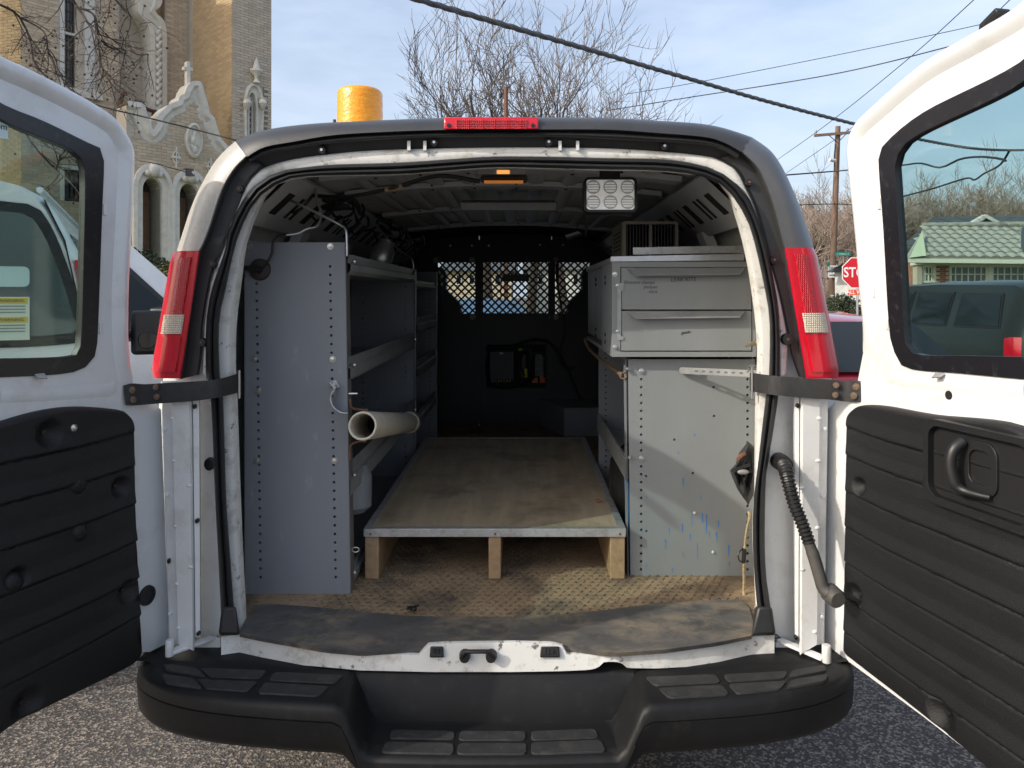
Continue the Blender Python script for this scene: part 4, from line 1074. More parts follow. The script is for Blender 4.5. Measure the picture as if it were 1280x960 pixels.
m = MB(); m.tube(cr([P(356, 294, 2.28), P(372, 292, 2.29), P(384, 286, 2.30), P(396, 283, 2.32), P(401, 272, 2.34), P(400.5, 262, 2.36), P(396, 252, 2.40), P(395, 235, 2.46)], 30), .0040, 7)
m.build('silver_lead', STEEL, sm, smooth=60)
# pipe and its clips
pp = thing('plastic_pipe', 'short dirty cream plastic pipe lying along the left shelving', 'pipe', P(453, 552, 2.26))
a = P(453, 532.5, 2.22); b = P(513, 528, 3.45); ax = (b-a).normalized(); L = (b-a).length; r = .0435
m = MB(); prof_ = [(r-.007, L), (r, L), (r, .012), (r-.001, .002), (r-.004, 0), (r-.007, .002), (r-.008, .05), (r-.008, L)]
n = 32; u = ax.orthogonal().normalized(); w_ = ax.cross(u); vs = []
for rr, h in prof_:
    for j in range(n):
        t = 2*math.pi*j/n; vs.append(a+ax*h+(u*math.cos(t)+w_*math.sin(t))*rr)
m.add(vs, [(i*n+j, i*n+(j+1) % n, (i+1)*n+(j+1) % n, (i+1)*n+j) for i in range(len(prof_)-1) for j in range(n)])
m.build('pipe_wall', PVC, pp, smooth=50)
m = MB(); c = b-ax*.03; m.lathe([(r+.001, -.05), (r+.006, -.045), (r+.006, .02), (r+.001, .03)], c, ax, 24); m.build('coupling', PVC, pp, smooth=40)
m = MB(); m.cyl(a+ax*.30, a+ax*.302, r-.0085, 24); m.build('dark_end', VOID, pp)
cl = thing('pipe_clip', 'thin rusty strap hook holding the cream pipe to the shelving', 'clip', P(438, 560, 2.30))
m = MB()
pts = [P(437, 498, 2.31), P(438, 504, 2.31), P(440, 510, 2.31), P(450, 512, 2.31), P(460, 512.5, 2.31)]
m.tube(cr(pts, 14), .0035, 6)
m.tube(cr([P(437, 575, 2.31), P(437.5, 562, 2.31), P(439, 556, 2.31), P(446, 552.5, 2.31), P(458, 551.5, 2.31)], 14), .0035, 6)
m.build('strap_wire', RUSTY, cl, smooth=50, kind='stuff')
m = MB(); m.cyl(P(436, 492, 2.31), P(447, 492, 2.31), .003, 8); m.build('pin', CHROME, cl)
ck = thing('conduit_clamp', 'shiny metal conduit clamp screwed to the left end panel above the pipe', 'clamp', P(425, 516, 2.29))
n = 14; A = []; B = []
for i, (x, y) in enumerate(cr([V((414, 478, 0)), V((420, 485, 0)), V((415.5, 492, 0)), V((414, 500, 0)), V((418, 509, 0)), V((427, 515, 0)), V((435, 515.5, 0))], 24)[k].xy for k in range(24)):
    A.append(P(x, y, 2.298)); B.append(P(x, y, 2.262))
m = MB(); m.loft([A, B]); o = m.build('strap_band', STEEL, ck, smooth=50); sd = o.modifiers.new('t', 'SOLIDIFY'); sd.thickness = .004
m = MB(); m.hexa([P(411, 478, 2.30), P(420, 475, 2.30), P(420, 475, 2.306), P(411, 478, 2.306), P(417, 487, 2.30), P(425, 484, 2.30), P(425, 484, 2.306), P(417, 487, 2.306)]); m.build('tab', STEEL, ck, bevel=.001)
m = MB(); bolt(m, P(417.5, 481, 2.299), .005); m.build('screw', CHROME, ck)
ey = MB(); ey.cyl(P(436, 688, 2.33), P(441, 687.5, 2.33), .0022, 8)
ey.tube([P(444.5+4.5*math.cos(t), 687+3*math.sin(t), 2.33) for t in [6.283*i/14 for i in range(15)]], .002, 6)
top(ey.build('eye_screw', CHROME, None, smooth=60), 'small silver eye screw low on the edge of the left shelving', 'eye screw')
# grey rounded object behind the pipe on the bottom shelf
m = MB(); m.lathe([(.0001, 0), (.055, .0), (.075, .02), (.075, .12), (.06, .16), (.0001, .17)], P(436, 640, 2.52), (0, .1, 1), 20)
top(m.build('round_canister', GREY, None, smooth=40), 'dull grey rounded canister half hidden behind the left end panel', 'canister')
m = MB(); m.lathe([(.0001, 0), (.045, .0), (.05, .01), (.05, .07), (.035, .09), (.035, .11), (.0001, .11)], P(474, 330, 3.3), (.3, .2, 1), 18)
top(m.build('metal_canister', STEEL, None, smooth=40), 'small silver canister on top of the left shelving unit', 'canister')
# ---- plywood loading platform
pf = thing('loading_platform', 'low plywood loading platform with metal edging on three timber runners', 'platform', R(-.0, 3.2, FR))
f0, f1 = R(px_(455, 2.42), 2.42, pz_(661, 2.42)), R(px_(782, 2.42), 2.42, pz_(661, 2.42))
zt = f0.z; ztb = zt-.012
y0, y1 = f0.y, CAM.y+3.97
xL, xR = f0.x, f1.x
MB().bb((xL+.004, y0+.004, ztb-.012), (xR-.004, y1-.004, zt-.002)).build('deck_board', PLY, pf)
def edge(a, b):
    return MB().bb(a, b).build('edge_trim', ALU, pf, bevel=.0015)
ft = edge((xL, y0-.002, zt-.026), (xR, y0+.0, zt))
edge((xL, y0+.0, zt-.0018), (xR, y0+.024, zt+.0004)); edge((xL, y1-.02, zt-.0018), (xR, y1, zt+.0004))
edge((xL-.002, y0, zt-.026), (xL, y1, zt)); edge((xR, y0, zt-.026), (xR+.002, y1, zt))
edge((xL, y0+.0245, zt-.0018), (xL+.024, y1-.021, zt+.0004)); edge((xR-.024, y0+.0245, zt-.0018), (xR, y1-.021, zt+.0004))
for px in (463, 619, 775):
    m = MB(); m.lathe([(.004, 0), (.004, .001), (.002, .002), (.0001, .002)], P(px, 667.5, 2.4175), (0, -1, 0), 8); m.build('screw', RUSTY, ft)
for pa, pb in ((455.5, 473), (610.5, 626), (763, 781.5)):
    MB().bb((CAM.x+px_(pa, 2.42), y0+.006, FZ+.001), (CAM.x+px_(pb, 2.42), y1-.03, ztb-.012)).build('timber_runner', WOOD, pf, bevel=.003)
MB().bb((xL, y1-.03, FZ), (xR, y1-.01, ztb-.013)).build('cross_timber', WOOD, pf)
m = MB(); m.box(FL(747, 626, zt+.004), (.016, .012, .007), Matrix.Rotation(.4, 3, 'Z'))
top(m.build('brick_chip', mat('chip', (.30, .12, .07), .8), None), 'tiny reddish chip lying on the plywood deck', 'chip')
# dark scrap on the floor by the sill
m = MB(); c = FL(515, 764, FZ+.008)
rr2 = random.Random(3)
for i in range(7):
    q = [c+V((rr2.uniform(-.02, .02), rr2.uniform(-.02, .02), rr2.uniform(0, .014))) for _ in range(4)]
    m.add(q, [(0, 1, 2), (0, 2, 3), (0, 3, 1), (1, 2, 3)])
top(m.build('plastic_scrap', BLACK, None, fix=False), 'crumpled black plastic scrap on the dusty floor', 'scrap')
# board lying on the floor beyond the platform
MB().bb(R(-.56, 4.0, -.925), R(.42, 4.1, -.855)).build('floor_step', WOOD, van)
# ---- right, lower shelving unit
ru = thing('shelf_unit', 'lower grey shelving unit on the right with blue paint runs down its sunlit end panel', 'shelving', R(.56, 3.0, FR), 'grey steel shelving units in the van')
dC = 2.46
xa, xb = px_(785, dC), px_(944, dC)
ztp = pz_(449, dC)
M = frame(R(0, dC, 0), (1, 0, 0), (0, 0, 1))
m = MB()
loops = [[(xa+.008, FR), (xb, FR), (xb, ztp), (xa, ztp)]]
z = pz_(474, dC)
while z > FR+.02:
    loops.append(list(reversed(circ(px_(801.5, dC), z, .0045, 8)))); loops.append(list(reversed(circ(px_(934.5, dC), z, .0045, 8))))
    z -= .0262
for px, py in ((892, 484), (892.5, 520), (843, 549.5), (866, 591.5), (807.5, 595), (808, 664)):
    loops.append(list(reversed(circ(px_(px, dC), pz_(py, dC), .0042, 8))))
m.poly(loops, M, .0025)
ep = m.build('end_panel', GREYR, ru)
MB().hexa([R(xa+.0, dC+.0026, FR), R(xa+.002, dC+.0026, FR), R(xa+.002, dC+.05, FR), R(xa, dC+.05, FR), R(xa-.008, dC+.0026, ztp), R(xa-.006, dC+.0026, ztp), R(xa-.006, dC+.05, ztp), R(xa-.008, dC+.05, ztp)]).build('edge_flange', GREY, ru)
rr2 = random.Random(5)
for px, py, h in ((854, 603, 11), (865, 650, 18), (853, 660, 10), (883, 655, 24), (887, 668, 8), (896, 672, 14), (872, 689, 22), (832, 680, 12), (837, 664, 8), (854, 694, 7), (808, 708, 8), (911, 688, 14), (912, 705, 7),
                  (868, 544, 3), (848, 566, 2), (878, 648, 12), (898, 655, 8), (863, 672, 9), (841, 713, 6), (808, 622, 3), (876, 622, 5)):
    x = px_(px, dC); zt_ = pz_(py-h*.5, dC); zb_ = pz_(py+h*.5, dC); wv = rr2.uniform(.002, .005)
    m = MB()
    L_ = []; Rr = []
    for k in range(5):
        t = k/4; zz = zt_+(zb_-zt_)*t; ww = wv*(1-.5*t)*rr2.uniform(.6, 1.2); o = rr2.uniform(-.001, .001)
        L_.append(R(x+o-ww/2, dC-.0004, zz)); Rr.append(R(x+o+ww/2, dC-.0004, zz))
    m.loft([L_, Rr]); m.build('paint_run', BLUEP, ep, fix=False)
for px, py in ((868, 641), (891, 690)):
    m = MB(); bolt(m, P(px, py, dC-.0005), .0035); m.build('rivet', mat('pale_plug', (.7, .68, .6), .5), ep)
for px, py in ((802, 464), (802, 573)):
    m = MB(); bolt(m, P(px, py, dC-.0005), .0085); m.build('bolt', CHROME, ru, smooth=40)
for px, py in ((787, 572), (783.5, 461)):
    m = MB(); bolt(m, P(px, py, dC-.012), .006, (-1, -.3, 0)); m.build('bolt', CHROME, ru)
m = perf_panel(.352, (.76, .76), FR, -.15, 3.40, [lambda z: .385], .0262, -.24); m.build('end_panel', GREY, ru)
def tray_r(d0, d1, zt, zb, xf=.345):
    m = MB()
    m.loft([[R(x, d, z) for d in (d0, d1)] for x, z in ((.76, zb), (xf+.01, zb), (xf, zb+.01), (xf, zt), (xf+.008, zt), (xf+.010, zb+.012), (.76, zb+.005))])
    return m.build('shelf', SHELF, ru, smooth=20)
tray_r(dC+.004, 3.39, -.545, -.625); tray_r(dC+.004, 3.39, -.215, -.24, .36); tray_r(dC+.004, 3.39, -.87, -.925, .36)
MB().bb(R(.765, dC+.01, FR), R(.768, 3.39, -.2)).build('back_panel', GREY, ru)
# bag and bin stored on its bottom shelf
bg_ = MB(); c = P(775, 620, 2.75)
rr2 = random.Random(8)
bg_.sph(c+V((.06, .1, -.02)), .13, 14, 10, sc=(.7, 1.2, 1.5))
bg_.v = [(x+rr2.uniform(-.012, .012), y+rr2.uniform(-.012, .012), z+rr2.uniform(-.012, .012)) for x, y, z in bg_.v]
top(bg_.build('tool_bag', CLOTH, None, smooth=60), 'crumpled black bag stuffed into the right lower shelving beside the platform', 'bag')
m = MB(); m.hexa([R(.37, 2.50, -.90), R(.60, 2.50, -.90), R(.60, 2.62, -.90), R(.37, 2.62, -.90), R(.36, 2.49, -.60), R(.61, 2.49, -.60), R(.61, 2.63, -.60), R(.36, 2.63, -.60)])
top(m.build('storage_bin', BLUE, None, bevel=.006), 'blue plastic bin tucked behind the right end panel', 'bin')
# ---- right, drawer cabinet on top
dr = thing('drawer_cabinet', 'grey steel two drawer cabinet with pencilled notes at the upper right', 'cabinet', R(.53, 2.9, -.205))
dD = 2.42
x0, x1 = px_(765, dD), px_(945, dD)
zt, zb = pz_(327, dD), pz_(446, dD)
m = MB()
m.bb(R(x0, dD+.004, zb), R(x1, 3.37, zb+.012)); m.build('bottom_panel', GREYR, dr)
MB().bb(R(x0, dD+.004, zt-.006), R(x1, 3.37, zt)).build('top_panel', GREY, dr)
MB().bb(R(x1-.004, dD+.004, zb+.0125), R(x1, 3.37, zt-.0065)).build('side_panel', GREY, dr)
dm = 2.72
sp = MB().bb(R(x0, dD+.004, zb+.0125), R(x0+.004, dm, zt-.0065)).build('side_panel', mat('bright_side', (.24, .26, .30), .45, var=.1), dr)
MB().bb(R(x0+.006, dm+.005, zb+.03), R(x0+.010, 3.36, zt-.0065)).build('side_panel', GREY, dr)
for d in (2.60, 2.98):
    for z in (pz_(345, dD), pz_(353, dD), pz_(422, dD), pz_(432, dD)):
        MB().bb(R(x0-.001 if d < 2.7 else x0+.005, d, z-.006), R(x0+.003, d+.03, z+.006)).build('slot', VOID, dr)
# front face frame
fx = [px_(767, dD), px_(775.5, dD), px_(940, dD), x1]
fz = [zt, pz_(334, dD), pz_(439.5, dD), zb]
M = frame(R(0, dD, 0), (1, 0, 0), (0, 0, 1))
m = MB(); m.poly([[(x0, zb), (x1, zb), (x1, zt), (x0, zt)], [(fx[1], fz[2]), (fx[1], fz[1]), (fx[2], fz[1]), (fx[2], fz[2])]], M, .003)
ff = m.build('face_frame', GREYR, dr)
MB().bb(R(x0+.02, dD+.05, zb+.02), R(x1-.02, dD+.055, zt-.02)).build('back_board', VOID, dr)
for (pa, pb) in ((334.8, 387.0), (388.6, 438.4)):
    w = MB().bb(R(px_(776.6, dD), dD-.004, pz_(pb, dD)), R(px_(939, dD), dD+.02, pz_(pa, dD))).build('drawer', GREYR, dr, bevel=.0015)
    m = MB()
    hy = pa+1.2
    def hq(px, py, o): return P(px, py, dD-.004-o)
    m.add([hq(784, hy, 0), hq(932, hy-1.5, 0), hq(932, hy-1.5, .002), hq(784, hy, .002), hq(794, hy+8, .030), hq(925, hy+6.5, .030), hq(925, hy+7.5, .029), hq(794, hy+9, .029)],
          [(3, 2, 5, 4), (4, 5, 6, 7), (0, 1, 6, 7)])
    m.add([hq(784, hy, 0), hq(794, hy+8, .030), hq(794, hy+9, .029)], [(0, 1, 2)])
    m.add([hq(932, hy-1.5, 0), hq(925, hy+6.5, .030), hq(925, hy+7.5, .029)], [(0, 1, 2)])
    m.build('drawer_pull', GREYR if pa < 350 else SHELF, w, fix=False)
    if pa < 350:
        for tx, px, py, sz in (('Element clamps', 799, 353, .016), ('Jumper', 813, 358.6, .016), ('wire', 816, 364.6, .016), ('LEAK KITS', 854, 349.5, .018)):
            text('handwriting', tx, sz, frame(P(px, py, dD-.0048), (1, 0, .02 if 'L' in tx[:1] else 0), (0, 0, 1)), INK if tx[0] == 'L' else mat('faded_ink', (.075, .08, .085), .6), w, shear=.2)
    else:
        text('handwriting', 'guide', .014, frame(P(857, 415.5, dD-.0048), (1, 0, .1), (0, 0, 1)), INK, w, shear=.3)
lb = MB(); lb.poly([[(px_(771, dD), pz_(425, dD)), (px_(779, dD), pz_(425, dD)), (px_(779, dD), pz_(421, dD)), (px_(776, dD), pz_(420, dD)), (px_(776, dD), pz_(364, dD)), (px_(779, dD), pz_(363, dD)), (px_(779, dD), pz_(354, dD)), (px_(771, dD), pz_(354, dD))]], M, .002, off=.0075)
lb = lb.build('locking_bar', SHELF, dr)
for py in (357, 414):
    m = MB(); bolt(m, P(771.5, py, dD-.008), .0045); m.build('bolt', CHROME, lb)
for py in (343, 434):
    m = MB(); bolt(m, P(768.5, py, dD-.0005), .007); m.build('bolt', CHROME, dr)
tt_ = MB().hexa([P(763.5, 327, dD-.006), P(930, 325.5, dD-.006), P(930, 325.5, dD+.03), P(763.5, 327, dD+.03), P(763.5, 320.5, dD-.006), P(930, 317, dD-.006), P(930, 317, dD+.03), P(763.5, 320.5, dD+.03)]).build('top_strip', STEEL, dr, bevel=.001)
MB().hexa([R(x0-.003, dD+.03, zt), R(x0+.02, dD+.03, zt), R(x0+.02, 3.36, zt), R(x0-.003, 3.36, zt), R(x0-.003, dD+.03, zt+.014), R(x0+.02, dD+.03, zt+.014), R(x0+.02, 3.36, zt+.014), R(x0-.003, 3.36, zt+.014)]).build('top_strip', SHELF, dr, bevel=.001)
MB().bb(R(x0+.03, dD+.05, zt+.001), R(x1, 3.36, zt+.006)).build('top_tray', SHELF, dr)
fl = MB().hexa([P(791, 318.8, 2.50), P(931, 316.5, 2.50), P(931, 316.5, 2.62), P(791, 318.8, 2.62), P(791, 309, 2.50), P(931, 306.5, 2.50), P(931, 306.5, 2.62), P(791, 309, 2.62)])
top(fl.build('metal_channel', ALU, None, bevel=.002), 'length of dull aluminium channel lying on top of the drawer cabinet', 'channel')
# heater on the cabinet
ht = thing('utility_heater', 'beige box heater with dark vertical fins on top of the drawer cabinet', 'heater', P(812, 322, 2.85))
hx = [px_(778, 2.74), px_(848, 2.74)]; hz = [pz_(325, 2.74), pz_(276.5, 2.74)]
M = frame(R(0, 2.74, 0), (1, 0, 0), (0, 0, 1))
m = MB(); m.poly([rrect(hx[0], hz[0], hx[1], hz[1], .010, 4), list(reversed(rrect(hx[0]+.013, hz[0]+.01, hx[1]-.012, hz[1]-.011, .004, 3)))], M, .02); m.build('front_frame', BEIGE, ht)
MB().bb(R((hx[0]+hx[1])/2-.005, 2.736, hz[0]), R((hx[0]+hx[1])/2+.005, 2.742, hz[1]-.012)).build('centre_bar', BEIGE, ht)
for i in range(16):
    x = hx[0]+.018+i*(hx[1]-hx[0]-.034)/15
    MB().bb(R(x-.0022, 2.742, hz[0]+.01), R(x+.0022, 2.775, hz[1]-.014)).build('fin', BLACK, ht)
MB().bb(R(hx[0], 2.765, hz[0]), R(hx[0]+.003, 3.06, hz[1])).build('side_panel', BEIGE, ht)
MB().bb(R(hx[0]+.0035, 2.765, hz[1]-.003), R(hx[1], 3.06, hz[1])).build('top_panel', BEIGE, ht)
MB().bb(R(hx[0]+.01, 2.80, hz[0]), R(hx[1]-.01, 2.81, hz[1]-.01)).build('core', VOID, ht)
for i in range(3):
    for j in range(5):
        MB().bb(R(hx[0]-.001, 2.80+i*.07, hz[0]+.04+j*.016), R(hx[0]+.002, 2.84+i*.07, hz[0]+.046+j*.016)).build('vent_slot', VOID, ht)
# galvanised strap, latch wire, rope
gs = thing('perforated_strap', 'galvanised perforated strap bolted across the right end panel', 'strap', P(890, 470, 2.42))
n = 11; dS = [2.455, 2.455, 2.44, 2.42, 2.40, 2.38, 2.36, 2.33, 2.30, 2.27, 2.24]
loops = []
Ls = (px_(938, 2.24)-px_(849, 2.455)); D0 = P(849, 463, 2.45); D1 = P(940, 467, 2.27)
M = frame(D0, D1-D0, (0, 0, 1)); Lg = (D1-D0).length
m = MB(); hl = .0105
m.poly([rrect(0, -hl, Lg+.02, hl, .009, 4)]+[list(reversed(rrect(.058+i*.026, -.0032, .072+i*.026, .0032, .003, 2))) for i in range(int((Lg-.05)/.026))], M, .002)
m.build('strap_plate', STEEL, gs)
for px in (856.5, 870):
    m = MB(); bolt(m, P(px, 463.3, 2.447), .0075); m.build('bolt', CHROME, gs)
m = MB(); m.tube(cr([P(934, 462, 2.26), P(936, 458, 2.2), P(944, 457, 2.15), P(952, 461, 2.12)], 14), .0025, 6)
m.tube(cr([P(934, 465, 2.26), P(940, 461, 2.2), P(948, 461, 2.13)], 10), .0025, 6)
top(m.build('tie_wire', CHROME, None, smooth=60), 'twisted silver tie wire at the right end of the perforated strap', 'wire')
m = MB(); m.tube(cr([P(933, 432.5, 2.2), P(940, 430, 2.16), P(947, 428, 2.13)], 8), [.004, .004, .004, .004, .006, .007, .007, .006], 6)
top(m.build('key', mat('brass_key', (.5, .42, .25), .4, metal=.8), None, smooth=40), 'small key sticking out beside the lower drawer', 'key')
m = MB(); m.tube(cr([P(731, 424, 3.3), P(735, 434, 3.2), P(748, 447, 2.95), P(765, 460, 2.65), P(776, 468, 2.5)], 40), .0065, 7)
m.tube([P(779+4*math.cos(t), 469.5+4*math.sin(t), 2.46) for t in [6.283*i/12 for i in range(13)]], .0035, 6)
top(m.build('lead_rope', mat('brown_rope', (.17, .11, .065), .8, var=.3, vs=80), None, smooth=60), 'brown cord with a hook slung below the drawer cabinet side', 'cord')
rp = thing('yellow_rope', 'frayed pale rope hanging down the right edge of the right end panel', 'rope', P(931, 755, 2.3))
m = MB(); pts = cr([P(936, 640, 2.25), P(937, 647, 2.24), P(934, 660, 2.25), P(931.5, 680, 2.27), P(930, 700, 2.28), P(930, 725, 2.3), P(930, 745, 2.3), P(933, 765, 2.2)], 60)
m.tube(pts, [.0045+.001*math.sin(i*2.1) for i in range(60)], 6); m.build('strand', ROPE, rp, smooth=40)
m = MB(); m.tube(cr([P(929, 685, 2.26), P(923, 692, 2.25), P(924, 700, 2.25), P(929, 704, 2.26)], 12), .002, 5); m.cyl(P(930.5, 687, 2.255), P(929.5, 703, 2.258), .0065, 8); m.build('cable_tie', BLACK, rp, smooth=40)
# black pouch on the right flange
m = MB()
pts2 = [(936, 553), (925, 567), (918, 580), (913, 588), (916, 597), (923, 612), (930, 625), (935, 631), (941, 620), (944, 590), (944, 560)]
cx = sum(p[0] for p in pts2)/len(pts2); cy = sum(p[1] for p in pts2)/len(pts2)
rr2 = random.Random(4)
rows = []
for t, d in ((1, 2.24), (.97, 2.20), (.75, 2.165), (.45, 2.17), (.2, 2.15), (.01, 2.155)):
    rows.append([P(cx+(a-cx)*t+rr2.uniform(-1.5, 1.5)*t, cy+(b-cy)*t+rr2.uniform(-1.5, 1.5)*t, d+rr2.uniform(-.012, .012)) for a, b in pts2])
m.loft(rows, close=True)
pc = thing('black_pouch', 'crumpled black fabric pouch wedged at the right side of the door opening', 'pouch', P(930, 631, 2.2))
m.build('fabric', CLOTH, pc, smooth=50)
m = MB(); m.hexa([P(914, 590, 2.14), P(938, 583, 2.13), P(938, 583, 2.16), P(914, 590, 2.16), P(915, 586.5, 2.14), P(938, 578, 2.13), P(938, 578, 2.16), P(915, 586.5, 2.16)]); m.build('opening', VOID, pc)
m = MB(); m.tube(cr([P(922, 575, 2.14), P(926, 570, 2.135), P(931, 567, 2.14)], 8), .006, 6); m.build('cord_end', RUSTY, pc, smooth=50)
m = MB(); m.sph(P(929, 590, 2.135), .011, 10, 6, sc=(1.6, .6, .7)); m.build('buckle', mat('grey_plastic', (.2, .2, .2), .4), pc, smooth=60)
# flood lamp at the roof
fd = thing('flood_lamp', 'square flood lamp with six clear lenses hanging at the rear of the van roof', 'lamp', P(763, 266, 2.32))
M = frame(P(763, 243.5, 2.30), (1, 0, 0), (0, 0.06, 1))
hw, hh = .083, .055
m = MB(); m.poly([rrect(-hw, -hh, hw, hh, .016, 5), list(reversed(rrect(-hw+.009, -hh+.008, hw-.009, hh-.008, .009, 5)))], M, .045, off=.004); m.build('housing', BLACK, fd, bevel=.002)
MB().poly([rrect(-hw+.008, -hh+.007, hw-.008, hh-.007, .009, 5)], M, .03).build('lens', LENS, fd)
for i in range(3):
    for j in range(2):
        c = (-hw+.03+i*.053, -hh+.032+j*.047)
        m = MB()
        m.poly([circ(c[0], c[1], .0215, 20), list(reversed(circ(c[0], c[1], .0185, 20)))], M, .002, off=.0022)
        for k in range(5):
            z = c[1]-.016+k*.008
            hwk = math.sqrt(max(.0195**2-(z-c[1])**2, 1e-6))
            m.poly([[(c[0]-hwk, z-.0012), (c[0]+hwk, z-.0012), (c[0]+hwk, z+.0012), (c[0]-hwk, z+.0012)]], M, .001, off=.0014)
        m.build('reflector', mat('reflector_grey', (.48, .48, .48), .3, coat=.5), fd, kind='stuff')
m = MB(); m.bb(P(750, 222, 2.31), P(774, 212, 2.33)); m.build('mounting_bracket', BLACK, fd)
m = MB(); m.tube(cr([P(733, 262, 2.34), P(731, 272, 2.36), P(733, 285, 2.5), P(732, 295, 3.0)], 14), .004, 6); m.build('lead', BLACK, fd, smooth=50)
# amber beacon on the roof
bc = thing('amber_beacon', 'big amber beacon drum standing on the van roof', 'beacon', V((P(450, 150, 2.9).x, P(450, 150, 2.9).y, 2.03)))
c = bc.location; rb_ = 28.5/F*2.9; zt_ = P(450, 113, 2.9).z
H = zt_-c.z
prf = [(.0001, 0), (rb_*1.03, 0), (rb_*1.02, .06)]
for i in range(14):
    h = .06+(H-.075)*i/13
    prf.append((rb_*(1.0-.035*i/13)*(1+(.012 if i % 2 else -.004)), h))
prf += [(rb_*.93, H-.006), (rb_*.85, H), (.0001, H)]
MB().lathe(prf, c, (0, 0, 1), 40).build('amber_drum', AMBER, bc, smooth=40)
MB().lathe([(.0001, -.0), (rb_*1.1, 0), (rb_*1.1, .03), (rb_, .035)], c+V((0, 0, -.005)), (0, 0, 1), 32).build('base_ring', BLACK, bc, smooth=40)
MB().cyl(P(418, 156, 2.7), P(418, 149.5, 2.7), .006, 8).build('aerial_stub', BLACK, van)
# ---- black bulkhead with mesh windows
bk = thing('bulkhead_partition', 'black steel bulkhead with three diamond mesh windows across the front of the cargo space', 'partition', R(-.07, 5.3, FR))
dP = 5.28
M = frame(R(0, dP, 0), (1, 0, 0), (0, 0, 1))
Pz = lambda L: [(px_(a, dP), pz_(b, dP)) for a, b in L]
wins = [Pz([(604, 328), (685, 328), (685, 391.5), (604, 391.5)]), Pz([(547, 328), (594, 328), (594, 392), (556, 392)]), Pz([(694, 328), (737, 328), (732, 392), (694, 392)])]
cap = [(-.92, FR), (.78, FR), (.78, .25), (.66, .38), (.4, .43), (-.07, .44), (-.54, .43), (-.80, .38), (-.92, .25)]
secs = [(-.92, px_(599, dP)-.003), (px_(599, dP)+.003, px_(689.5, dP)-.003), (px_(689.5, dP)+.003, .78)]
for i, (wi, (sa, sb)) in enumerate(((wins[1], secs[0]), (wins[0], secs[1]), (wins[2], secs[2]))):
    o = [(sa, FR), (sb, FR), (sb, .44 if i == 1 else .44), (sa, .44)] if i == 1 else ([(sa, FR), (sb, FR), (sb, .435), (-.54, .43), (-.80, .38), (-.92, .25)] if i == 0 else [(sa, FR), (sb, FR), (.78, .25), (.66, .38), (.4, .43), (sa, .435)])
    m = MB(); m.poly([o, list(reversed(wi))], M, .004)
    pn = m.build('steel_panel', MESHB, bk)
    # diamond mesh: strips on both diagonals clipped to the window box
    xs0 = min(p[0] for p in wi)-.004; xs1 = max(p[0] for p in wi)+.004; z0_ = min(p[1] for p in wi)-.004; z1_ = max(p[1] for p in wi)+.004
    m = MB(); pitch = .0535; hw_ = .0062
    k0 = int((xs0-(z1_-z0_))/pitch)-2; k1 = int((xs1+(z1_-z0_))/pitch)+2
    for sgn in (1, -1):
        for k in range(k0, k1+1):
            pts = []
            x = k*pitch
            # line x = k*pitch + sgn*(z - z0)
            ta, tb_ = 0.0, z1_-z0_
            f = lambda t: x+sgn*t
            lo, hi = 0.0, z1_-z0_
            if sgn > 0: lo = max(lo, xs0-x); hi = min(hi, xs1-x)
            else: lo = max(lo, x-xs1); hi = min(hi, x-xs0)
            if hi-lo < .004: continue
            a = V((f(lo), z0_+lo)); b = V((f(hi), z0_+hi)); nn = V((-(b-a).y, (b-a).x)).normalized()*hw_
            off = .0045 if sgn > 0 else .0065
            m.poly([[tuple(a-nn), tuple(b-nn), tuple(b+nn), tuple(a+nn)]], M, .0018, off=-off)
    m.build('diamond_mesh', MESHB, pn, kind='stuff', fix=False)
for px, py in ((545, 325), (590, 325), (591, 396), (695, 325), (695, 396)):
    m = MB(); m.lathe([(.0001, -.006), (.010, -.006), (.011, -.003), (.021, -.003), (.021, 0)], P(px, py, dP-.001), (0, 1, 0), 16); m.build('washer', mat('grey_washer', (.30, .30, .31), .5), bk, smooth=30)
for px, py in ((563, 307), (590, 307), (611, 307), (675, 306), (704, 306), (598.5, 327), (687.5, 327), (599, 397), (688, 397), (600, 464), (688, 463), (549, 534)):
    m = MB(); bolt(m, P(px, py, dP-.001), .006); m.build('bolt', CHROME, bk)
m = MB(); m.bb(P(596, 300, dP-.002), P(602, 530, dP-.02)); m.build('frame_post', MESHB, bk)
m = MB(); m.bb(P(687, 300, dP-.002), P(692, 530, dP-.02)); m.build('frame_post', MESHB, bk)
ip = thing('control_board', 'recessed control board with black inverter and orange plugs on the bulkhead', 'control board', P(647, 487, dP-.03))
M2 = frame(R(0, dP-.006, 0), (1, 0, 0), (0, 0, 1))
m = MB(); m.poly([Pz([(606, 428), (684, 428), (684, 487), (606, 487)]), list(reversed(Pz([(608, 430.5), (682, 430.5), (682, 484.5), (608, 484.5)])))], M2, .02, off=.012); m.build('board_frame', MESHB, ip)
MB().bb(P(608, 430, dP-.008), P(682, 485, dP-.004)).build('backing_board', VOID, ip)
iv = MB().bb(P(612, 439, dP-.07), P(643, 474, dP-.01)).build('inverter', BLACK, ip, bevel=.004)
MB().bb(P(624.5, 440.5, dP-.0715), P(629, 442.5, dP-.07)).build('badge', mat('white_print', (.6, .6, .6), .5), iv)
for i in range(7):
    MB().bb(P(615+i*3.6, 474.5, dP-.05), P(616.6+i*3.6, 477.5, dP-.04)).build('terminal', mat('brass_terminal', (.35, .25, .12), .5, metal=.5), iv)
MB().bb(P(651, 444, dP-.04), P(657, 472, dP-.01)).build('relay', BLACK, ip)
MB().bb(P(655.5, 461, dP-.043), P(659, 471, dP-.02)).build('yellow_label', mat('yellow_label', (.55, .50, .03), .6), ip)
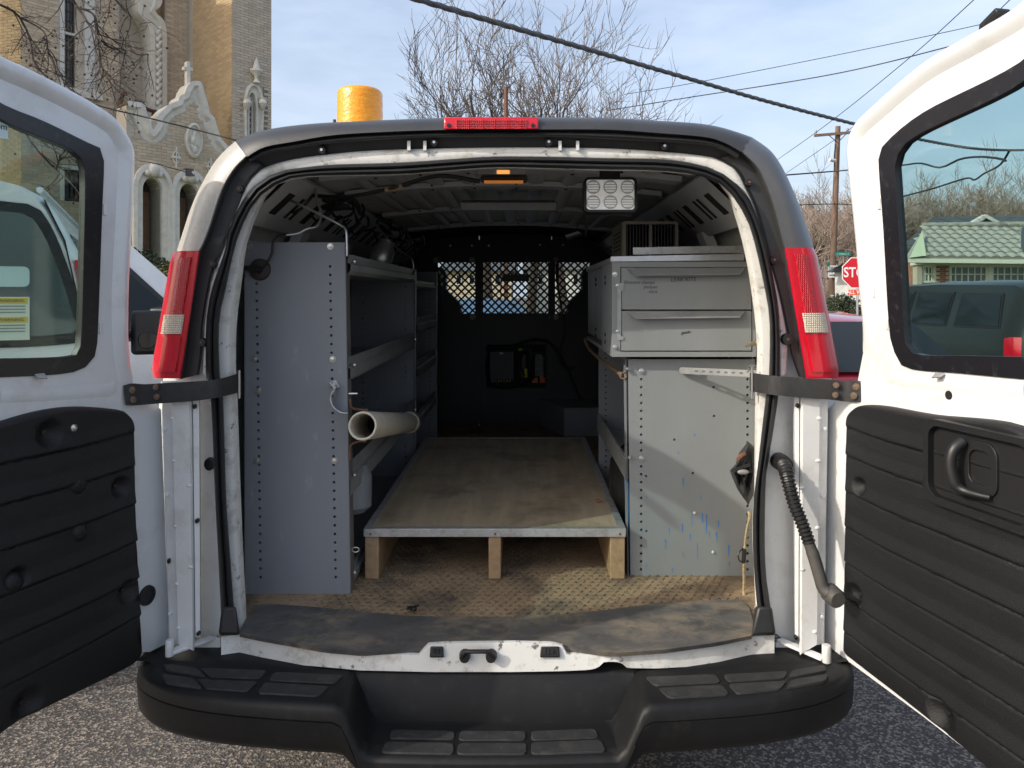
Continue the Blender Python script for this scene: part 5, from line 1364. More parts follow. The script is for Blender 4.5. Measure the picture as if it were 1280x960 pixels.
MB().bb(P(648, 435.5, dP-.04), P(653, 438, dP-.02)).build('green_tag', mat('green_tag', (.30, .50, .05), .6), ip)
MB().bb(P(669, 443, dP-.04), P(679, 470, dP-.01)).build('circuit_card', mat('circuit', (.10, .12, .11), .5, var=.8, vs=60), ip)
for a in ((665, 472, 672, 478), (675, 470, 681, 478)):
    MB().bb(P(a[0], a[1], dP-.05), P(a[2], a[3], dP-.02)).build('orange_plug', mat('orange_plug', (.60, .12, .02), .5), ip)
for pth in ([(610, 434), (640, 433), (660, 426), (675, 425), (690, 431), (700, 446), (712, 470), (724, 500)], [(667, 474), (662, 460), (666, 443), (676, 441), (682, 452), (680, 472)], [(612, 482), (630, 486), (650, 482), (666, 474)],
            [(656, 470), (651, 455), (655, 438), (662, 436), (664, 446)], [(610, 440), (607, 460), (611, 480)]):
    m = MB(); m.tube(cr([P(a, b, dP-.06) for a, b in pth], 30), .010 if len(pth) == 8 else .006, 6); m.build('wire_loom', BLACK, ip, smooth=50)
m = MB(); m.tube(cr([P(697, 326, dP-.03), P(697, 350, dP-.03), P(701, 380, dP-.03), P(706, 410, dP-.03), P(700, 435, dP-.04), P(698, 450, dP-.05), P(708, 462, dP-.05), P(720, 458, dP-.05)], 40), .007, 6)
top(m.build('hanging_cable', BLACK, None, smooth=50), 'thin black cable hanging beside the right mesh window', 'cable')
m = MB(); m.bb(P(694.5, 329, dP-.03), P(698.5, 352, dP-.01))
top(m.build('mesh_lever', BLACK, None, bevel=.004), 'short black lever bar hanging over the right mesh window', 'lever')
# grey boxes
q = [FL(672.5, 531), FL(705, 546), FL(752, 545), FL(735, 528)]
m = MB(); h = .175
m.hexa([p for p in q]+[p+V((0, 0, h)) for p in q])
gb = thing('steel_box', 'low dark grey steel box on the floor by the bulkhead', 'box', FL(710, 538))
m.build('box_body', GREY, gb, bevel=.004)
m = MB(); q2 = [p+V((0, 0, h)) for p in q]; cc = sum(q2, V((0, 0, 0)))/4
m.hexa([cc+(p-cc)*1.01 for p in q2]+[cc+(p-cc)*1.01+V((0, 0, .012)) for p in q2]); m.build('lid', GREY, gb, bevel=.003)
# things on the right rear roof area
m = MB(); m.hexa([P(708, 297, 4.3), P(727, 291, 4.3), P(729, 294, 4.4), P(710, 300, 4.4), P(706, 294, 4.3), P(722, 289, 4.3), P(725, 291, 4.4), P(708, 297, 4.4)])
top(m.build('clear_bottle_label', ALU, None), 'crumpled pale packet tucked under the roof near the bulkhead', 'packet')

# ================================================================ the setting outside
MB().add([(-220, -80, 0), (320, -80, 0), (320, 320, 0), (-220, 320, 0)], [(0, 1, 2, 3)]).build('ground', ASPH, kind='structure')
MB().bb(R(-40, 13.0, -1.62), R(-3.2, 60, -1.55)).build('church_lawn', GRASS, kind='structure')
MB().bb(R(8.5, 20.0, -1.62), R(90, 150, -1.552)).build('house_lawn', GRASS, kind='structure')
MB().bb(R(-3.1, 24, -1.62), R(8.3, 25.2, -1.545)).build('kerb', CONC, kind='structure')
MB().bb(R(-3.0, 30, -1.62), R(8.2, 60, -1.548)).build('verge', GRASS, kind='structure')

class PL:
    def __init__(s, x0, d0, dx, dd):
        L = math.hypot(dx, dd); s.x0, s.d0, s.dx, s.dd = x0, d0, dx/L, dd/L
        s.M = frame(R(x0, d0, -CAM.z), (s.dx, s.dd, 0), (0, 0, 1))
    def sz(s, px, py):
        k = (px-VX)/F
        t = (k*s.d0-s.x0)/(s.dx-k*s.dd)
        return (t, CAM.z+(VY-py)/F*(s.d0+s.dd*t))
    def s(s, px): return s.sz(px, 0)[0]
    def z(s, py, px): return s.sz(px, py)[1]
    def pt(s, a, z, off=0.0): return s.M @ V((a, z, off))
    def move(s, off):
        return PL(s.x0+s.dd*off, s.d0-s.dx*off, s.dx, s.dd)
th = math.radians(50); cu_, su_ = math.cos(th), math.sin(th)
kB = (200-VX)/F
WB = PL(kB*24, 24, cu_, su_)
s27, s235 = WB.s(27), WB.s(235)
c27 = (WB.x0+WB.dx*s27, WB.d0+WB.dd*s27); c235 = (WB.x0+WB.dx*s235, WB.d0+WB.dd*s235)
WA = PL(c27[0]-9*.966, c27[1]+9*.259, .966, -.259)
WC = PL(c235[0], c235[1], su_, -cu_)
s290 = WC.s(290)
WD = PL(WC.x0+WC.dx*s290, WC.d0+WC.dd*s290, cu_, su_)
s339 = WD.s(339)
church = thing('church', 'tan brick church with white stone portal, curved gable and cross', 'church', R(-12, 25, -1.56))
BH, BL = .085, .27
def inrect(s, z, r, m=.02): return r[0]-m < s < r[1]+m and r[2]-m < z < r[3]+m
def bricks(pl, s0, s1, z0, z1, excl, parent, keep=None, single=None):
    m = MB(); n = 0
    row = 0; z = z0
    while z < z1:
        s = s0-(BL/2 if row % 2 else 0)
        while s < s1:
            a, b = max(s, s0), min(s+BL-.012, s1)
            cz = z+BH/2
            if b-a > .05 and not any(e((a+b)/2, cz) or e(a+.02, cz) or e(b-.02, cz) for e in excl):
                if single is not None and n < 300 and b-a > BL-.02 and single((a+b)/2, cz):
                    o = link('brick', single_me, parent); o.matrix_local = Matrix.Translation(-wl(parent)) @ pl.M @ Matrix.Translation((a, z, 0)); n += 1
                else:
                    h = BH-.012; t = .012
                    q = [pl.pt(a, z, 0), pl.pt(b, z, 0), pl.pt(b, z+h, 0), pl.pt(a, z+h, 0), pl.pt(a, z, t), pl.pt(b, z, t), pl.pt(b, z+h, t), pl.pt(a, z+h, t)]
                    m.add(q, [(4, 5, 6, 7), (0, 1, 5, 4), (1, 2, 6, 5), (2, 3, 7, 6), (3, 0, 4, 7)])
            s += BL
        z += BH; row += 1
    return m
sm_ = MB(); sm_.bb((0, 0, 0), (BL-.012, BH-.012, .012))
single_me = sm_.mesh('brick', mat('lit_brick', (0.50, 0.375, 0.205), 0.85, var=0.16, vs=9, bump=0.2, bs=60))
def slab(pl, loops, name, m, t=.3, off=0, parent=church, **k):
    mm = MB(); mm.poly(loops, pl.M, t, off=off); return mm.build(name, m, parent, **k)
ZTOP = 15.0
# wall B (shaded, faces right) with its window, niche and low window
w1 = (WB.s(77), WB.s(108), WB.z(111, 92), 14.0)
w2 = (WB.s(80), WB.s(107), WB.z(252, 92), WB.z(213, 92))
nic = (WB.s(149), WB.s(206), WB.z(200, 175), ZTOP)
WBf = [(s27, 0), (s235, 0), (s235, ZTOP), (s27, ZTOP)]
rect = lambda r: [(r[0], r[2]), (r[0], r[3]), (r[1], r[3]), (r[1], r[2])]
wallB = slab(WB, [WBf, rect(w1), rect(w2), rect((nic[0], nic[1], nic[2], 14.4))], 'church_wall', MORT)
bricks(WB, s27, s235, 1.6, 13.2, [lambda s, z: inrect(s, z, (w1[0]-.06, w1[1]+.28, w1[2]-.25, 20)), lambda s, z: inrect(s, z, (w2[0]-.05, w2[1]+.05, w2[2], w2[3]+.1)), lambda s, z: inrect(s, z, nic),
       lambda s, z: WB.s(162) < s and z < 6.2], wallB).build('brick', BRICK, wallB, kind='stuff', fix=False)
def pane_grid(pl, r, nx, nz, mt, frame_m, par, depth, bar=.03):
    wn = MB().poly([[(r[0], r[2]), (r[1], r[2]), (r[1], r[3]), (r[0], r[3])], list(reversed([(r[0]+bar*2, r[2]+bar*2), (r[1]-bar*2, r[2]+bar*2), (r[1]-bar*2, r[3]-bar*2), (r[0]+bar*2, r[3]-bar*2)]))], pl.M, .06, off=-depth+.03).build('window', frame_m, par)
    MB().poly([[(r[0]+.01, r[2]+.01), (r[1]-.01, r[2]+.01), (r[1]-.01, r[3]-.01), (r[0]+.01, r[3]-.01)]], pl.M, .02, off=-depth-.02).build('pane', mt, wn)
    m = MB()
    for i in range(1, nx):
        x = r[0]+(r[1]-r[0])*i/nx; m.poly([[(x-bar/2, r[2]), (x+bar/2, r[2]), (x+bar/2, r[3]), (x-bar/2, r[3])]], pl.M, .03, off=-depth+.012)
    for j in range(1, nz):
        z = r[2]+(r[3]-r[2])*j/nz; m.poly([[(r[0], z-bar/2), (r[1], z-bar/2), (r[1], z+bar/2), (r[0], z+bar/2)]], pl.M, .03, off=-depth+.014)
    m.build('glazing_bars', frame_m, wn, kind='stuff')
    return wn
LEAD = mat('leaded_pane', (.085, .066, .05), .25, var=.35, vs=3)
WHITEP = mat('white_joinery', (.62, .60, .55), .6)
pane_grid(WB, (w1[0], w1[1]-.30, w1[2], w1[3]), 4, 22, LEAD, mat('lead_came', (.05, .045, .04), .6), church, .12, .02)
slab(WB, [[(w1[0]-.05, w1[2]), (w1[0]+.07, w1[2]), (w1[0]+.07, 14), (w1[0]-.05, 14)]], 'window_jamb', WHITEP, .22, .03)
slab(WB, [[(w1[1]-.30, w1[2]), (w1[1]-.05, w1[2]), (w1[1]-.05, 14), (w1[1]-.30, 14)]], 'window_reveal', STUCCO, .22, -.02)
slab(WB, [[(w1[1]-.05, w1[2]), (w1[1]+.22, w1[2]), (w1[1]+.22, 14), (w1[1]-.05, 14)]], 'window_jamb', WHITEP, .25, .04)
slab(WB, [[(w1[0], WB.z(43, 85)), (w1[1]-.3, WB.z(43, 85)), (w1[1]-.3, WB.z(40, 85)), (w1[0], WB.z(40, 85))]], 'window_transom', WHITEP, .2, .0)
slab(WB, [[(w1[0]-.12, w1[2]-.22), (w1[1]+.42, w1[2]-.22), (w1[1]+.42, w1[2]), (w1[0]-.12, w1[2])]], 'window_sill', STONE, .3, .12)
pane_grid(WB, w2, 5, 1, VOID, mat('iron_grille', (.05, .05, .05), .5), church, .08, .05)
slab(WB, [[(w2[0]-.06, w2[3]), (w2[1]+.06, w2[3]), (w2[1]+.06, w2[3]+.16), (w2[0]-.06, w2[3]+.16)]], 'window_lintel', STONE, .3, .05)
slab(WB, [[(w2[0]-.10, w2[2]), (w2[0], w2[2]), (w2[0], w2[3]), (w2[0]-.10, w2[3])]], 'window_jamb', STONE, .3, .04)
# the niche: stucco back, carved arch on the right
slab(WB, [[(nic[0]-.1, nic[2]), (nic[1]+.1, nic[2]), (nic[1]+.1, 14.4), (nic[0]-.1, 14.4)]], 'niche_back', STUCCO, .1, -.5)
def band(pl, pts_o, pts_i, off, t, name, m, parent=church, n=40):
    a = rs(dens([V((*pl.sz(*p), 0)) for p in pts_o], 8), n); b = rs(dens([V((*pl.sz(*p), 0)) for p in pts_i], 8), n)
    mm = MB()
    mm.loft([[pl.pt(p.x, p.y, off-t) for p in a], [pl.pt(p.x, p.y, off) for p in a], [pl.pt(p.x+(q.x-p.x)*.3, p.y+(q.y-p.y)*.3, off+.02) for p, q in zip(a, b)], [pl.pt(p.x+(q.x-p.x)*.35, p.y+(q.y-p.y)*.35, off-.06) for p, q in zip(a, b)],
             [pl.pt(p.x+(q.x-p.x)*.7, p.y+(q.y-p.y)*.7, off-.06) for p, q in zip(a, b)], [pl.pt(p.x+(q.x-p.x)*.75, p.y+(q.y-p.y)*.75, off-.02) for p, q in zip(a, b)], [pl.pt(p.x, p.y, off-.03) for p in b], [pl.pt(p.x, p.y, off-t) for p in b]])
    return mm.build(name, m, parent, smooth=30)
ab = band(WB, [(205, 150), (205, 60), (204, 38), (200, 26), (190, 16), (199, 5), (199, -40)], [(186, 150), (186, 62), (184, 40), (178, 27), (170, 18), (168, 5), (166, -40)], .22, .75, 'niche_arch', STONE)
m = MB()
for i in range(26):
    q = WB.sz(195.5+(1.3 if i % 2 else -1.3), 148-i*4.4)
    m.sph(WB.pt(q[0], q[1], .19), .075, 7, 5, sc=(1, 1, 1.3))
m.build('carved_leaf', STONE, ab, smooth=60, kind='stuff')
m = MB(); m.tube([WB.pt(*WB.sz(148, 190), .12), WB.pt(*WB.sz(147.5, 130), .12), WB.pt(*WB.sz(149, 121), .2), WB.pt(*WB.sz(152, 117), .3)], .07, 8)
m.build('downpipe', mat('copper_pipe', (.20, .11, .08), .5, metal=.3), church, smooth=40)
# wall A (sunlit) and the far side, wall C, wall D
sA0, sA1 = 0, 9.0
wallA = slab(WA, [[(sA0, 0), (sA1, 0), (sA1, ZTOP), (sA0, ZTOP)]], 'church_wall', MORT)
sv = WA.s(-14)
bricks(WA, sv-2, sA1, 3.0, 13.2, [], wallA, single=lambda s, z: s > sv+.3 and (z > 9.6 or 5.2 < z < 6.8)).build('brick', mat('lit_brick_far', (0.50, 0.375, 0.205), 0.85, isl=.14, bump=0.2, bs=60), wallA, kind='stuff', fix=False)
wallC = slab(WC, [[(0, 0), (s290, 0), (s290, ZTOP), (0, ZTOP)]], 'church_wall', MORT)
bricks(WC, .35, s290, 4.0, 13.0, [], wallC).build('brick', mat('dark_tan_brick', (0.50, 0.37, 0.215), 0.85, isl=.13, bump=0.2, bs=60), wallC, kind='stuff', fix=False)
dwin = (WD.s(309.5), WD.s(318.5), WD.z(175, 314), WD.z(117, 314))
wallD = slab(WD, [[(0, 0), (s339, 0), (s339, ZTOP), (0, ZTOP)], rect(dwin)], 'church_wall', MORT)
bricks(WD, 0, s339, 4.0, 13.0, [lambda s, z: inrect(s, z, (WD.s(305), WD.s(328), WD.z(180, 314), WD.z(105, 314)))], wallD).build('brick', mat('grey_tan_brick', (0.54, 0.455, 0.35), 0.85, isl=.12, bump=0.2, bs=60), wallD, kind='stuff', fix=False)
MB().hexa([WD.pt(s339, 0, 0), WD.pt(s339, 0, -5), WD.pt(s339-.3, 0, -5), WD.pt(s339-.3, 0, 0), WD.pt(s339, ZTOP, 0), WD.pt(s339, ZTOP, -5), WD.pt(s339-.3, ZTOP, -5), WD.pt(s339-.3, ZTOP, 0)]).build('church_wall', MORT, church)
pane_grid(WD, dwin, 2, 8, LEAD, WHITEP, church, .12, .03)
band(WD, [(304.5, 172), (304.5, 128), (307, 112), (314, 104), (322, 108), (327, 122), (328, 138), (327, 172)], [(309.5, 172), (309.5, 128), (311, 119), (314, 116), (317, 119), (318.5, 128), (319, 140), (319, 172)], .10, .3, 'window_surround', STONE)
slab(WD, [[(WD.s(319), dwin[2]), (WD.s(326), dwin[2]), (WD.s(326), WD.z(128, 320)), (WD.s(319), WD.z(122, 320))]], 'window_reveal', STUCCO, .2, .01)
for px in (306, 325.5):
    q = WD.sz(px, 131)
    MB().lathe([(.0001, 0), (.06, .05), (.14, .22), (.10, .34), (.13, .40), (.0001, .42)], WD.pt(q[0], q[1]-.2, .14), (0, 0, 1), 10).build('corbel', STONE, church, smooth=40)
q = WD.sz(318, 103)
MB().lathe([(.0001, 0), (.14, .0), (.05, .12), (.06, .22), (.20, .36), (.20, .42), (.10, .47), (.09, .58), (.05, .70), (.0001, .82)], WD.pt(q[0], q[1]-.05, .12), (0, 0, 1), 12).build('urn_finial', STONE, church, smooth=40)
# unseen brick block added outside the view at left to shade the recessed wall
tw = MB(); uu = V((.88, .475)); nn = V((.475, -.88))
c0 = uu*-10+nn*-25.75; c1 = uu*-10+nn*-22.2; c2 = uu*-14+nn*-22.2; c3 = uu*-14+nn*-25.75
tw.hexa([R(c[0], c[1], -1.56) for c in (c0, c1, c2, c3)]+[R(c[0], c[1], 16.5) for c in (c0, c1, c2, c3)])
tw.build('shade_block', BRICK, church)
# portal block
WP = WB.move(s290+.3)
COP = [(150, 130), (176, 133), (177, 143), (181, 151), (186, 165), (190, 170), (196, 163), (200, 157), (199, 149), (204, 143), (212, 135), (225, 130), (226, 124), (233, 121), (235, 114), (240, 106), (248, 106), (250, 117), (255, 133), (257, 144), (263, 149), (266, 160), (271, 175), (281, 186), (300, 192)]
cop = [WP.sz(*p) for p in COP]
sp0 = WP.s(158)
cop = [(max(a, sp0), b) for a, b in cop]
arches = []
for (l, r, t, yb) in ((178.5, 200.5, 223, 330), (224.5, 246, 230, 330)):
    s0, s1 = WP.s(l), WP.s(r); ztp = WP.z(t, (l+r)/2); rad = (s1-s0)/2
    zc = ztp-rad*1.35
    arches.append((s0, s1, zc, rad))
def archloop(s0, s1, zc, rad, zb, k=12):
    c = (s0+s1)/2
    return [(s0, zb)]+[(c-rad*math.cos(math.pi*i/k), zc+rad*1.35*math.sin(math.pi*i/k)) for i in range(k+1)]+[(s1, zb)]
outline = [(sp0, 0), (cop[-1][0], 0)]+[(a, b) for a, b in reversed(cop) if a > sp0+1e-6]+[(sp0, cop[0][1])]
portal = slab(WP, [outline]+[archloop(a[0], a[1], a[2], a[3], .05) for a in arches], 'portal_wall', MORT, .65)
def top_at(s):
    for (a0, b0), (a1, b1) in zip(cop, cop[1:]):
        if min(a0, a1) <= s <= max(a0, a1) and abs(a1-a0) > 1e-6: return b0+(b1-b0)*(s-a0)/(a1-a0)
    return cop[-1][1]
ex = [lambda s, z: z+.06 > min(top_at(s), top_at(s-.12), top_at(s+.12))-.12]
for a in arches:
    ex.append(lambda s, z, a=a: (abs(s-(a[0]+a[1])/2) < a[3]+.32 and z < a[2]) or (z >= a[2] and ((s-(a[0]+a[1])/2)/(a[3]+.32))**2+((z-a[2])/(a[3]*1.35+.30))**2 < 1))
bricks(WP, sp0, cop[-1][0], 2.0, 9.2, ex, portal).build('brick', mat('portal_brick', (0.55, 0.445, 0.315), 0.85, isl=.14, bump=0.2, bs=60), portal, kind='stuff', fix=False)
m = MB()
cq = [p for p in cop]
path = [WP.pt(a, b, -.05) for a, b in cq]
dn = rs(path, 90)
rows = []
for off, up in ((-.55, .06), (.14, .10), (.16, -.04), (.07, -.12), (.05, -.24), (0, -.26)):
    row = []
    for i, p in enumerate(dn):
        t = (dn[min(i+1, 89)]-dn[max(i-1, 0)]).normalized()
        nrm = V((WP.dd, -WP.dx, 0)); u = nrm.cross(t).normalized()
        if u.z < -.2: u = -u
        row.append(p+nrm*off+u*up)
    rows.append(row)
m.loft(rows)
m.build('gable_coping', STONE, church, smooth=35)
for a in arches:
    lo = archloop(a[0]-.30, a[1]+.30, a[2], a[3]+.30, .05, 18); li = archloop(a[0]-.0, a[1]+.0, a[2], a[3], .05, 18)
    mm = MB()
    mm.loft([[WP.pt(p[0], p[1], o) for p in L] for L, o in ((lo, 0), (lo, .14), ([(x+(y[0]-x[0])*.35, x[1]+(y[1]-x[1])*.35) if 0 else (x[0]+(y[0]-x[0])*.35, x[1]+(y[1]-x[1])*.35) for x, y in zip(lo, li)], .16), ([(x[0]+(y[0]-x[0])*.45, x[1]+(y[1]-x[1])*.45) for x, y in zip(lo, li)], .08), ([(x[0]+(y[0]-x[0])*.9, x[1]+(y[1]-x[1])*.9) for x, y in zip(lo, li)], .07), (li, 0), (li, -.64))])
    ar = mm.build('arch_surround', STONE, church, smooth=25)
    c = (a[0]+a[1])/2; zt_ = a[2]+a[3]*1.35
    m = MB(); m.sph(WP.pt(c, zt_+.22, .12), .16, 10, 6, sc=(1.1, 1, 1.3)); m.sph(WP.pt(c-.16, zt_+.12, .12), .10, 8, 5); m.sph(WP.pt(c+.16, zt_+.12, .12), .10, 8, 5)
    m.build('keystone', STONE, ar, smooth=60)
    mm = MB(); mm.poly([[(a[0]-.2, .05), (a[1]+.2, .05), (a[1]+.2, zt_+.2), (a[0]-.2, zt_+.2)]], WP.M, .05, off=-.66)
    dw = mm.build('doorway_back', mat('dark_doorway', (.07, .05, .035), .7, var=.5, vs=2), church)
    mm = MB(); mm.poly([[(c-.12, .05), (a[1]-.05, .05), (a[1]-.05, a[2]), (c-.12, a[2])]], WP.M, .05, off=-.58); mm.build('oak_door', mat('oak_door', (.16, .09, .045), .6, var=.3, vs=8), dw)
def relief(px, py, rx, ry, big):
    s0, z0 = WP.sz(px, py)
    a = abs(WP.sz(px+rx, py)[0]-s0); b = abs(WP.sz(px, py-ry)[1]-z0)
    mm = MB()
    n = 26
    ring = lambda k, o: [WP.pt(s0+a*k*math.cos(6.283*i/n)*(1+.05*math.cos(6.283*4*i/n)), z0+b*k*math.sin(6.283*i/n), o) for i in range(n)]
    if big:
        mm.loft([ring(1, .0), ring(1, .10), ring(.86, .14), ring(.80, .07), ring(.05, .07)], close=True)
        o = mm.build('oval_medallion', STONE, church, smooth=40)
        m2 = MB()
        for dx, dz, r in ((0, .35, .2), (-.1, .0, .32), (.15, -.15, .28), (.05, -.5, .26), (-.2, -.35, .2), (.1, .55, .15)):
            m2.sph(WP.pt(s0+a*dx, z0+b*dz, .07), r*a*1.3, 10, 6, sc=(1, 1, 1.6))
        m2.build('carved_figure', STONE, o, smooth=60)
    else:
        mm.loft([ring(.78, .0), ring(.78, .07), ring(.60, .07), ring(.60, .0)], close=True)
        mm.poly([[(s0-a*.16, z0-b*1.2), (s0+a*.16, z0-b*1.2), (s0+a*.16, z0+b*1.2), (s0-a*.16, z0+b*1.2)]], WP.M, .08, off=.09)
        mm.poly([[(s0-a*1.1, z0-b*.12), (s0+a*1.1, z0-b*.12), (s0+a*1.1, z0+b*.12), (s0-a*1.1, z0+b*.12)]], WP.M, .08, off=.088)
        mm.build('cross_roundel', STONE, church, smooth=40)
relief(241, 176, 10.5, 22, 1); relief(219, 197, 5, 11, 0); relief(262, 209, 4.5, 10, 0)
a = WP.sz(238, 104); b = WP.sz(238, 76); hx_ = abs(WP.sz(240.2, 90)[0]-WP.sz(236, 90)[0])/2
mm = MB(); mm.poly([[(a[0]-hx_, a[1]-.2), (a[0]+hx_, a[1]-.2), (a[0]+hx_, b[1]), (a[0]-hx_, b[1])]], WP.M, .16, off=-.1)
zc = WP.z(85, 238); mm.poly([[(a[0]-hx_*2.6, zc-hx_), (a[0]+hx_*2.6, zc-hx_), (a[0]+hx_*2.6, zc+hx_), (a[0]-hx_*2.6, zc+hx_)]], WP.M, .165, off=-.0975)
mm.build('stone_cross', STONE, church, bevel=.01)
q = WP.sz(233, 216)
mm = MB(); mm.hexa([WP.pt(q[0]-.1, q[1]-.12, 0), WP.pt(q[0]+.1, q[1]-.12, 0), WP.pt(q[0]+.1, q[1]-.12, .3), WP.pt(q[0]-.1, q[1]-.12, .3), WP.pt(q[0]-.1, q[1]+.1, 0), WP.pt(q[0]+.1, q[1]+.1, 0), WP.pt(q[0]+.1, q[1]+.1, .22), WP.pt(q[0]-.1, q[1]+.1, .22)])
mm.build('wall_lamp', mat('bronze_lamp', (.06, .05, .045), .5), church)
m = MB(); q = [WB.pt(*WB.sz(x, y), .3) for x, y in ((163, 129), (172, 131), (178, 138), (190, 142), (196, 145), (186, 147))]
m.tube(cr(q, 20), .06, 6); m.tube([WB.pt(*WB.sz(188, 143), .3), WB.pt(*WB.sz(188, 149), .3)], .09, 6)
m.build('rusty_gutter', mat('rust_gutter', (.10, .045, .03), .8), church)
# ---- trees
RMIN = .0045
def grow(mb, p, d, L, r, depth, rg, up=.18, wob=.22, nch=(3, 5), tmin=.3, sides=4, ratio=.62, tips=None):
    k = 4 if depth > 1 else 3
    pts = [p.copy()]; dd = d.copy()
    for i in range(k):
        dd = (dd+V((rg.uniform(-wob, wob), rg.uniform(-wob, wob), rg.uniform(-wob, wob)+up*.35))).normalized()
        pts.append(pts[-1]+dd*L/k)
    r1 = r*(.45 if depth else .4)
    mb.tube(pts, [r+(r1-r)*i/k for i in range(k+1)], sides if depth > 1 else 3, cap=False)
    if tips is not None and depth == 0: tips.append(pts[-1])
    if depth == 0: return
    n = rg.randint(*nch)
    for j in range(n):
        t = tmin+(1-tmin)*(j+rg.random()*.8)/n
        t = min(t, .98)
        x = t*k; i = int(x)
        q = pts[i].lerp(pts[min(i+1, k)], x-i)
        base = (pts[min(i+1, k)]-pts[i]).normalized()
        side = base.orthogonal().normalized()
        side.rotate(Matrix.Rotation(rg.uniform(0, 6.283), 3, base))
        nd = (base*rg.uniform(.6, 1.0)+side*rg.uniform(.5, .95)+V((0, 0, up))).normalized()
        grow(mb, q, nd, L*ratio*rg.uniform(.75, 1.15), max(r*(1-.55*t)*.62, RMIN), depth-1, rg, up, wob, nch, .2, sides, ratio, tips)
def bare_tree(name, label, loc, H, seed, depth=5, m_t=None, m_c=None, group=None, tr=.20, leader=.42, rmin=None, nch=(3, 5), up=.18, lim=.34, ratio=.62):
    t = thing(name, label, 'tree', loc, group)
    rg = random.Random(seed)
    mb = MB(); p = V(loc)
    pts = [p]; d = V((0, 0, 1))
    for i in range(4):
        d = (d+V((rg.uniform(-.1, .1), rg.uniform(-.1, .1), .2))).normalized()
        pts.append(pts[-1]+d*H*leader/4)
    mb.tube(pts, [tr*1.3, tr, tr*.9, tr*.85, tr*.8], 8, cap=False)
    mb.build('trunk', m_t or BARK, t, smooth=60, fix=False)
    cb = MB()
    n = rg.randint(4, 6)
    for i in range(n):
        a = 6.283*i/n+rg.uniform(-.4, .4)
        tl = rg.uniform(.35, .8) if i else .1
        nd = V((math.cos(a)*tl, math.sin(a)*tl, 1)).normalized()
        q = pts[-1] if i % 2 == 0 else pts[-2]
        grow(cb, q, nd, H*lim*rg.uniform(.8, 1.1), tr*.55, depth-1, rg, up=up, nch=nch, ratio=ratio)
    cb.build('branches', m_c or m_t or BARK, t, smooth=0, fix=False)
    return t
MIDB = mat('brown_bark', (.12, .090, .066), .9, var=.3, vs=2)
RMIN = .013
for i, (px, d, H, sd, lab) in enumerate(((612, 30, 13.6, 3, 'bare spreading tree behind the van roof, leftmost of the group'), (664, 33, 13.8, 5, 'bare upright tree behind the brake light, beside a brown post'),
                                         (706, 31, 14.6, 8, 'tallest bare tree behind the van, crossed by the thick cable'), (775, 34, 13.0, 12, 'bare thin twigged tree at the right of the group behind the van'))):
    bare_tree('bare_tree', lab, P(px, 368, d)-V((0, 0, CAM.z)), H, sd, 5, MIDB, MIDB, 'bare trees behind the van', tr=.21, leader=.30, nch=(3, 4), lim=.38, ratio=.66, up=.26)
bare_tree('bare_tree', 'thin bare sapling between the amber beacon and the brake light', P(535, 368, 29)-V((0, 0, CAM.z)), 10.5, 23, 4, MIDB, MIDB, 'bare trees behind the van', tr=.12, leader=.45)
m = MB(); m.cyl(P(632.5, 400, 26), P(632.5, 109, 26), .075, 8)
top(m.build('wooden_post', mat('brown_post', (.16, .07, .045), .8), None, smooth=40), 'plain reddish brown post rising between the bare trees', 'post')
m = MB(); m.cyl(P(626, 400, 27), P(626, 108, 27), .02, 6); m.lathe([(.0001, 0), (.06, .05), (.07, .15), (.0001, .2)], P(626, 123, 27), (0, 0, 1), 8)
top(m.build('lamp_post', WIRE, None, smooth=40), 'thin dark lamp pole just left of the brown post', 'lamp post')
# the wood behind the houses: five kinds, then copies
protos = []
RMIN = .016
LAB = ('bare brown tree in the wood behind the utility pole', 'bare tree of the wood seen through the right door glass above the green roof')
for k in range(4):
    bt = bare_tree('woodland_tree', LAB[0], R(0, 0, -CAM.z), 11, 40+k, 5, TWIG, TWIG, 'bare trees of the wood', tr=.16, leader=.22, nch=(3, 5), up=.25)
    protos.append(bt)
spots = []
rg = random.Random(77)
for i in range(34):
    px = 970+i*12+rg.uniform(-7, 7); d = rg.uniform(46, 62)
    topy = 196+rg.uniform(-14, 24) if px < 1120 else 188+rg.uniform(-18, 22)
    spots.append((px, d, (CAM.z+(VY-topy)/F*d)/11.2))
for i, (px, d, sc) in enumerate(spots):
    o = protos[i] if i < 4 else copy_tree(protos[i % 4])
    o['label'] = LAB[0] if px < 1110 else LAB[1]
    o.location = P(px, VY, d)-V((0, 0, CAM.z)); o.rotation_euler = (0, 0, rg.uniform(0, 6.28)); o.scale = (sc*1.05, sc*1.05, sc)
# low brush in front of the wood
m = MB(); rg = random.Random(5)
for i in range(1500):
    p = P(rg.uniform(985, 1330), VY, rg.uniform(40, 47))-V((0, 0, CAM.z))
    d = V((rg.uniform(-.4, .4), rg.uniform(-.4, .4), 1)).normalized(); h = rg.uniform(1.5, 4.2)
    m.tube([p, p+d*h*.5, p+d*h+V((rg.uniform(-.5, .5), 0, 0))], [.03, .022, .008], 3, cap=False)
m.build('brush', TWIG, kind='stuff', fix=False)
RMIN = .0035
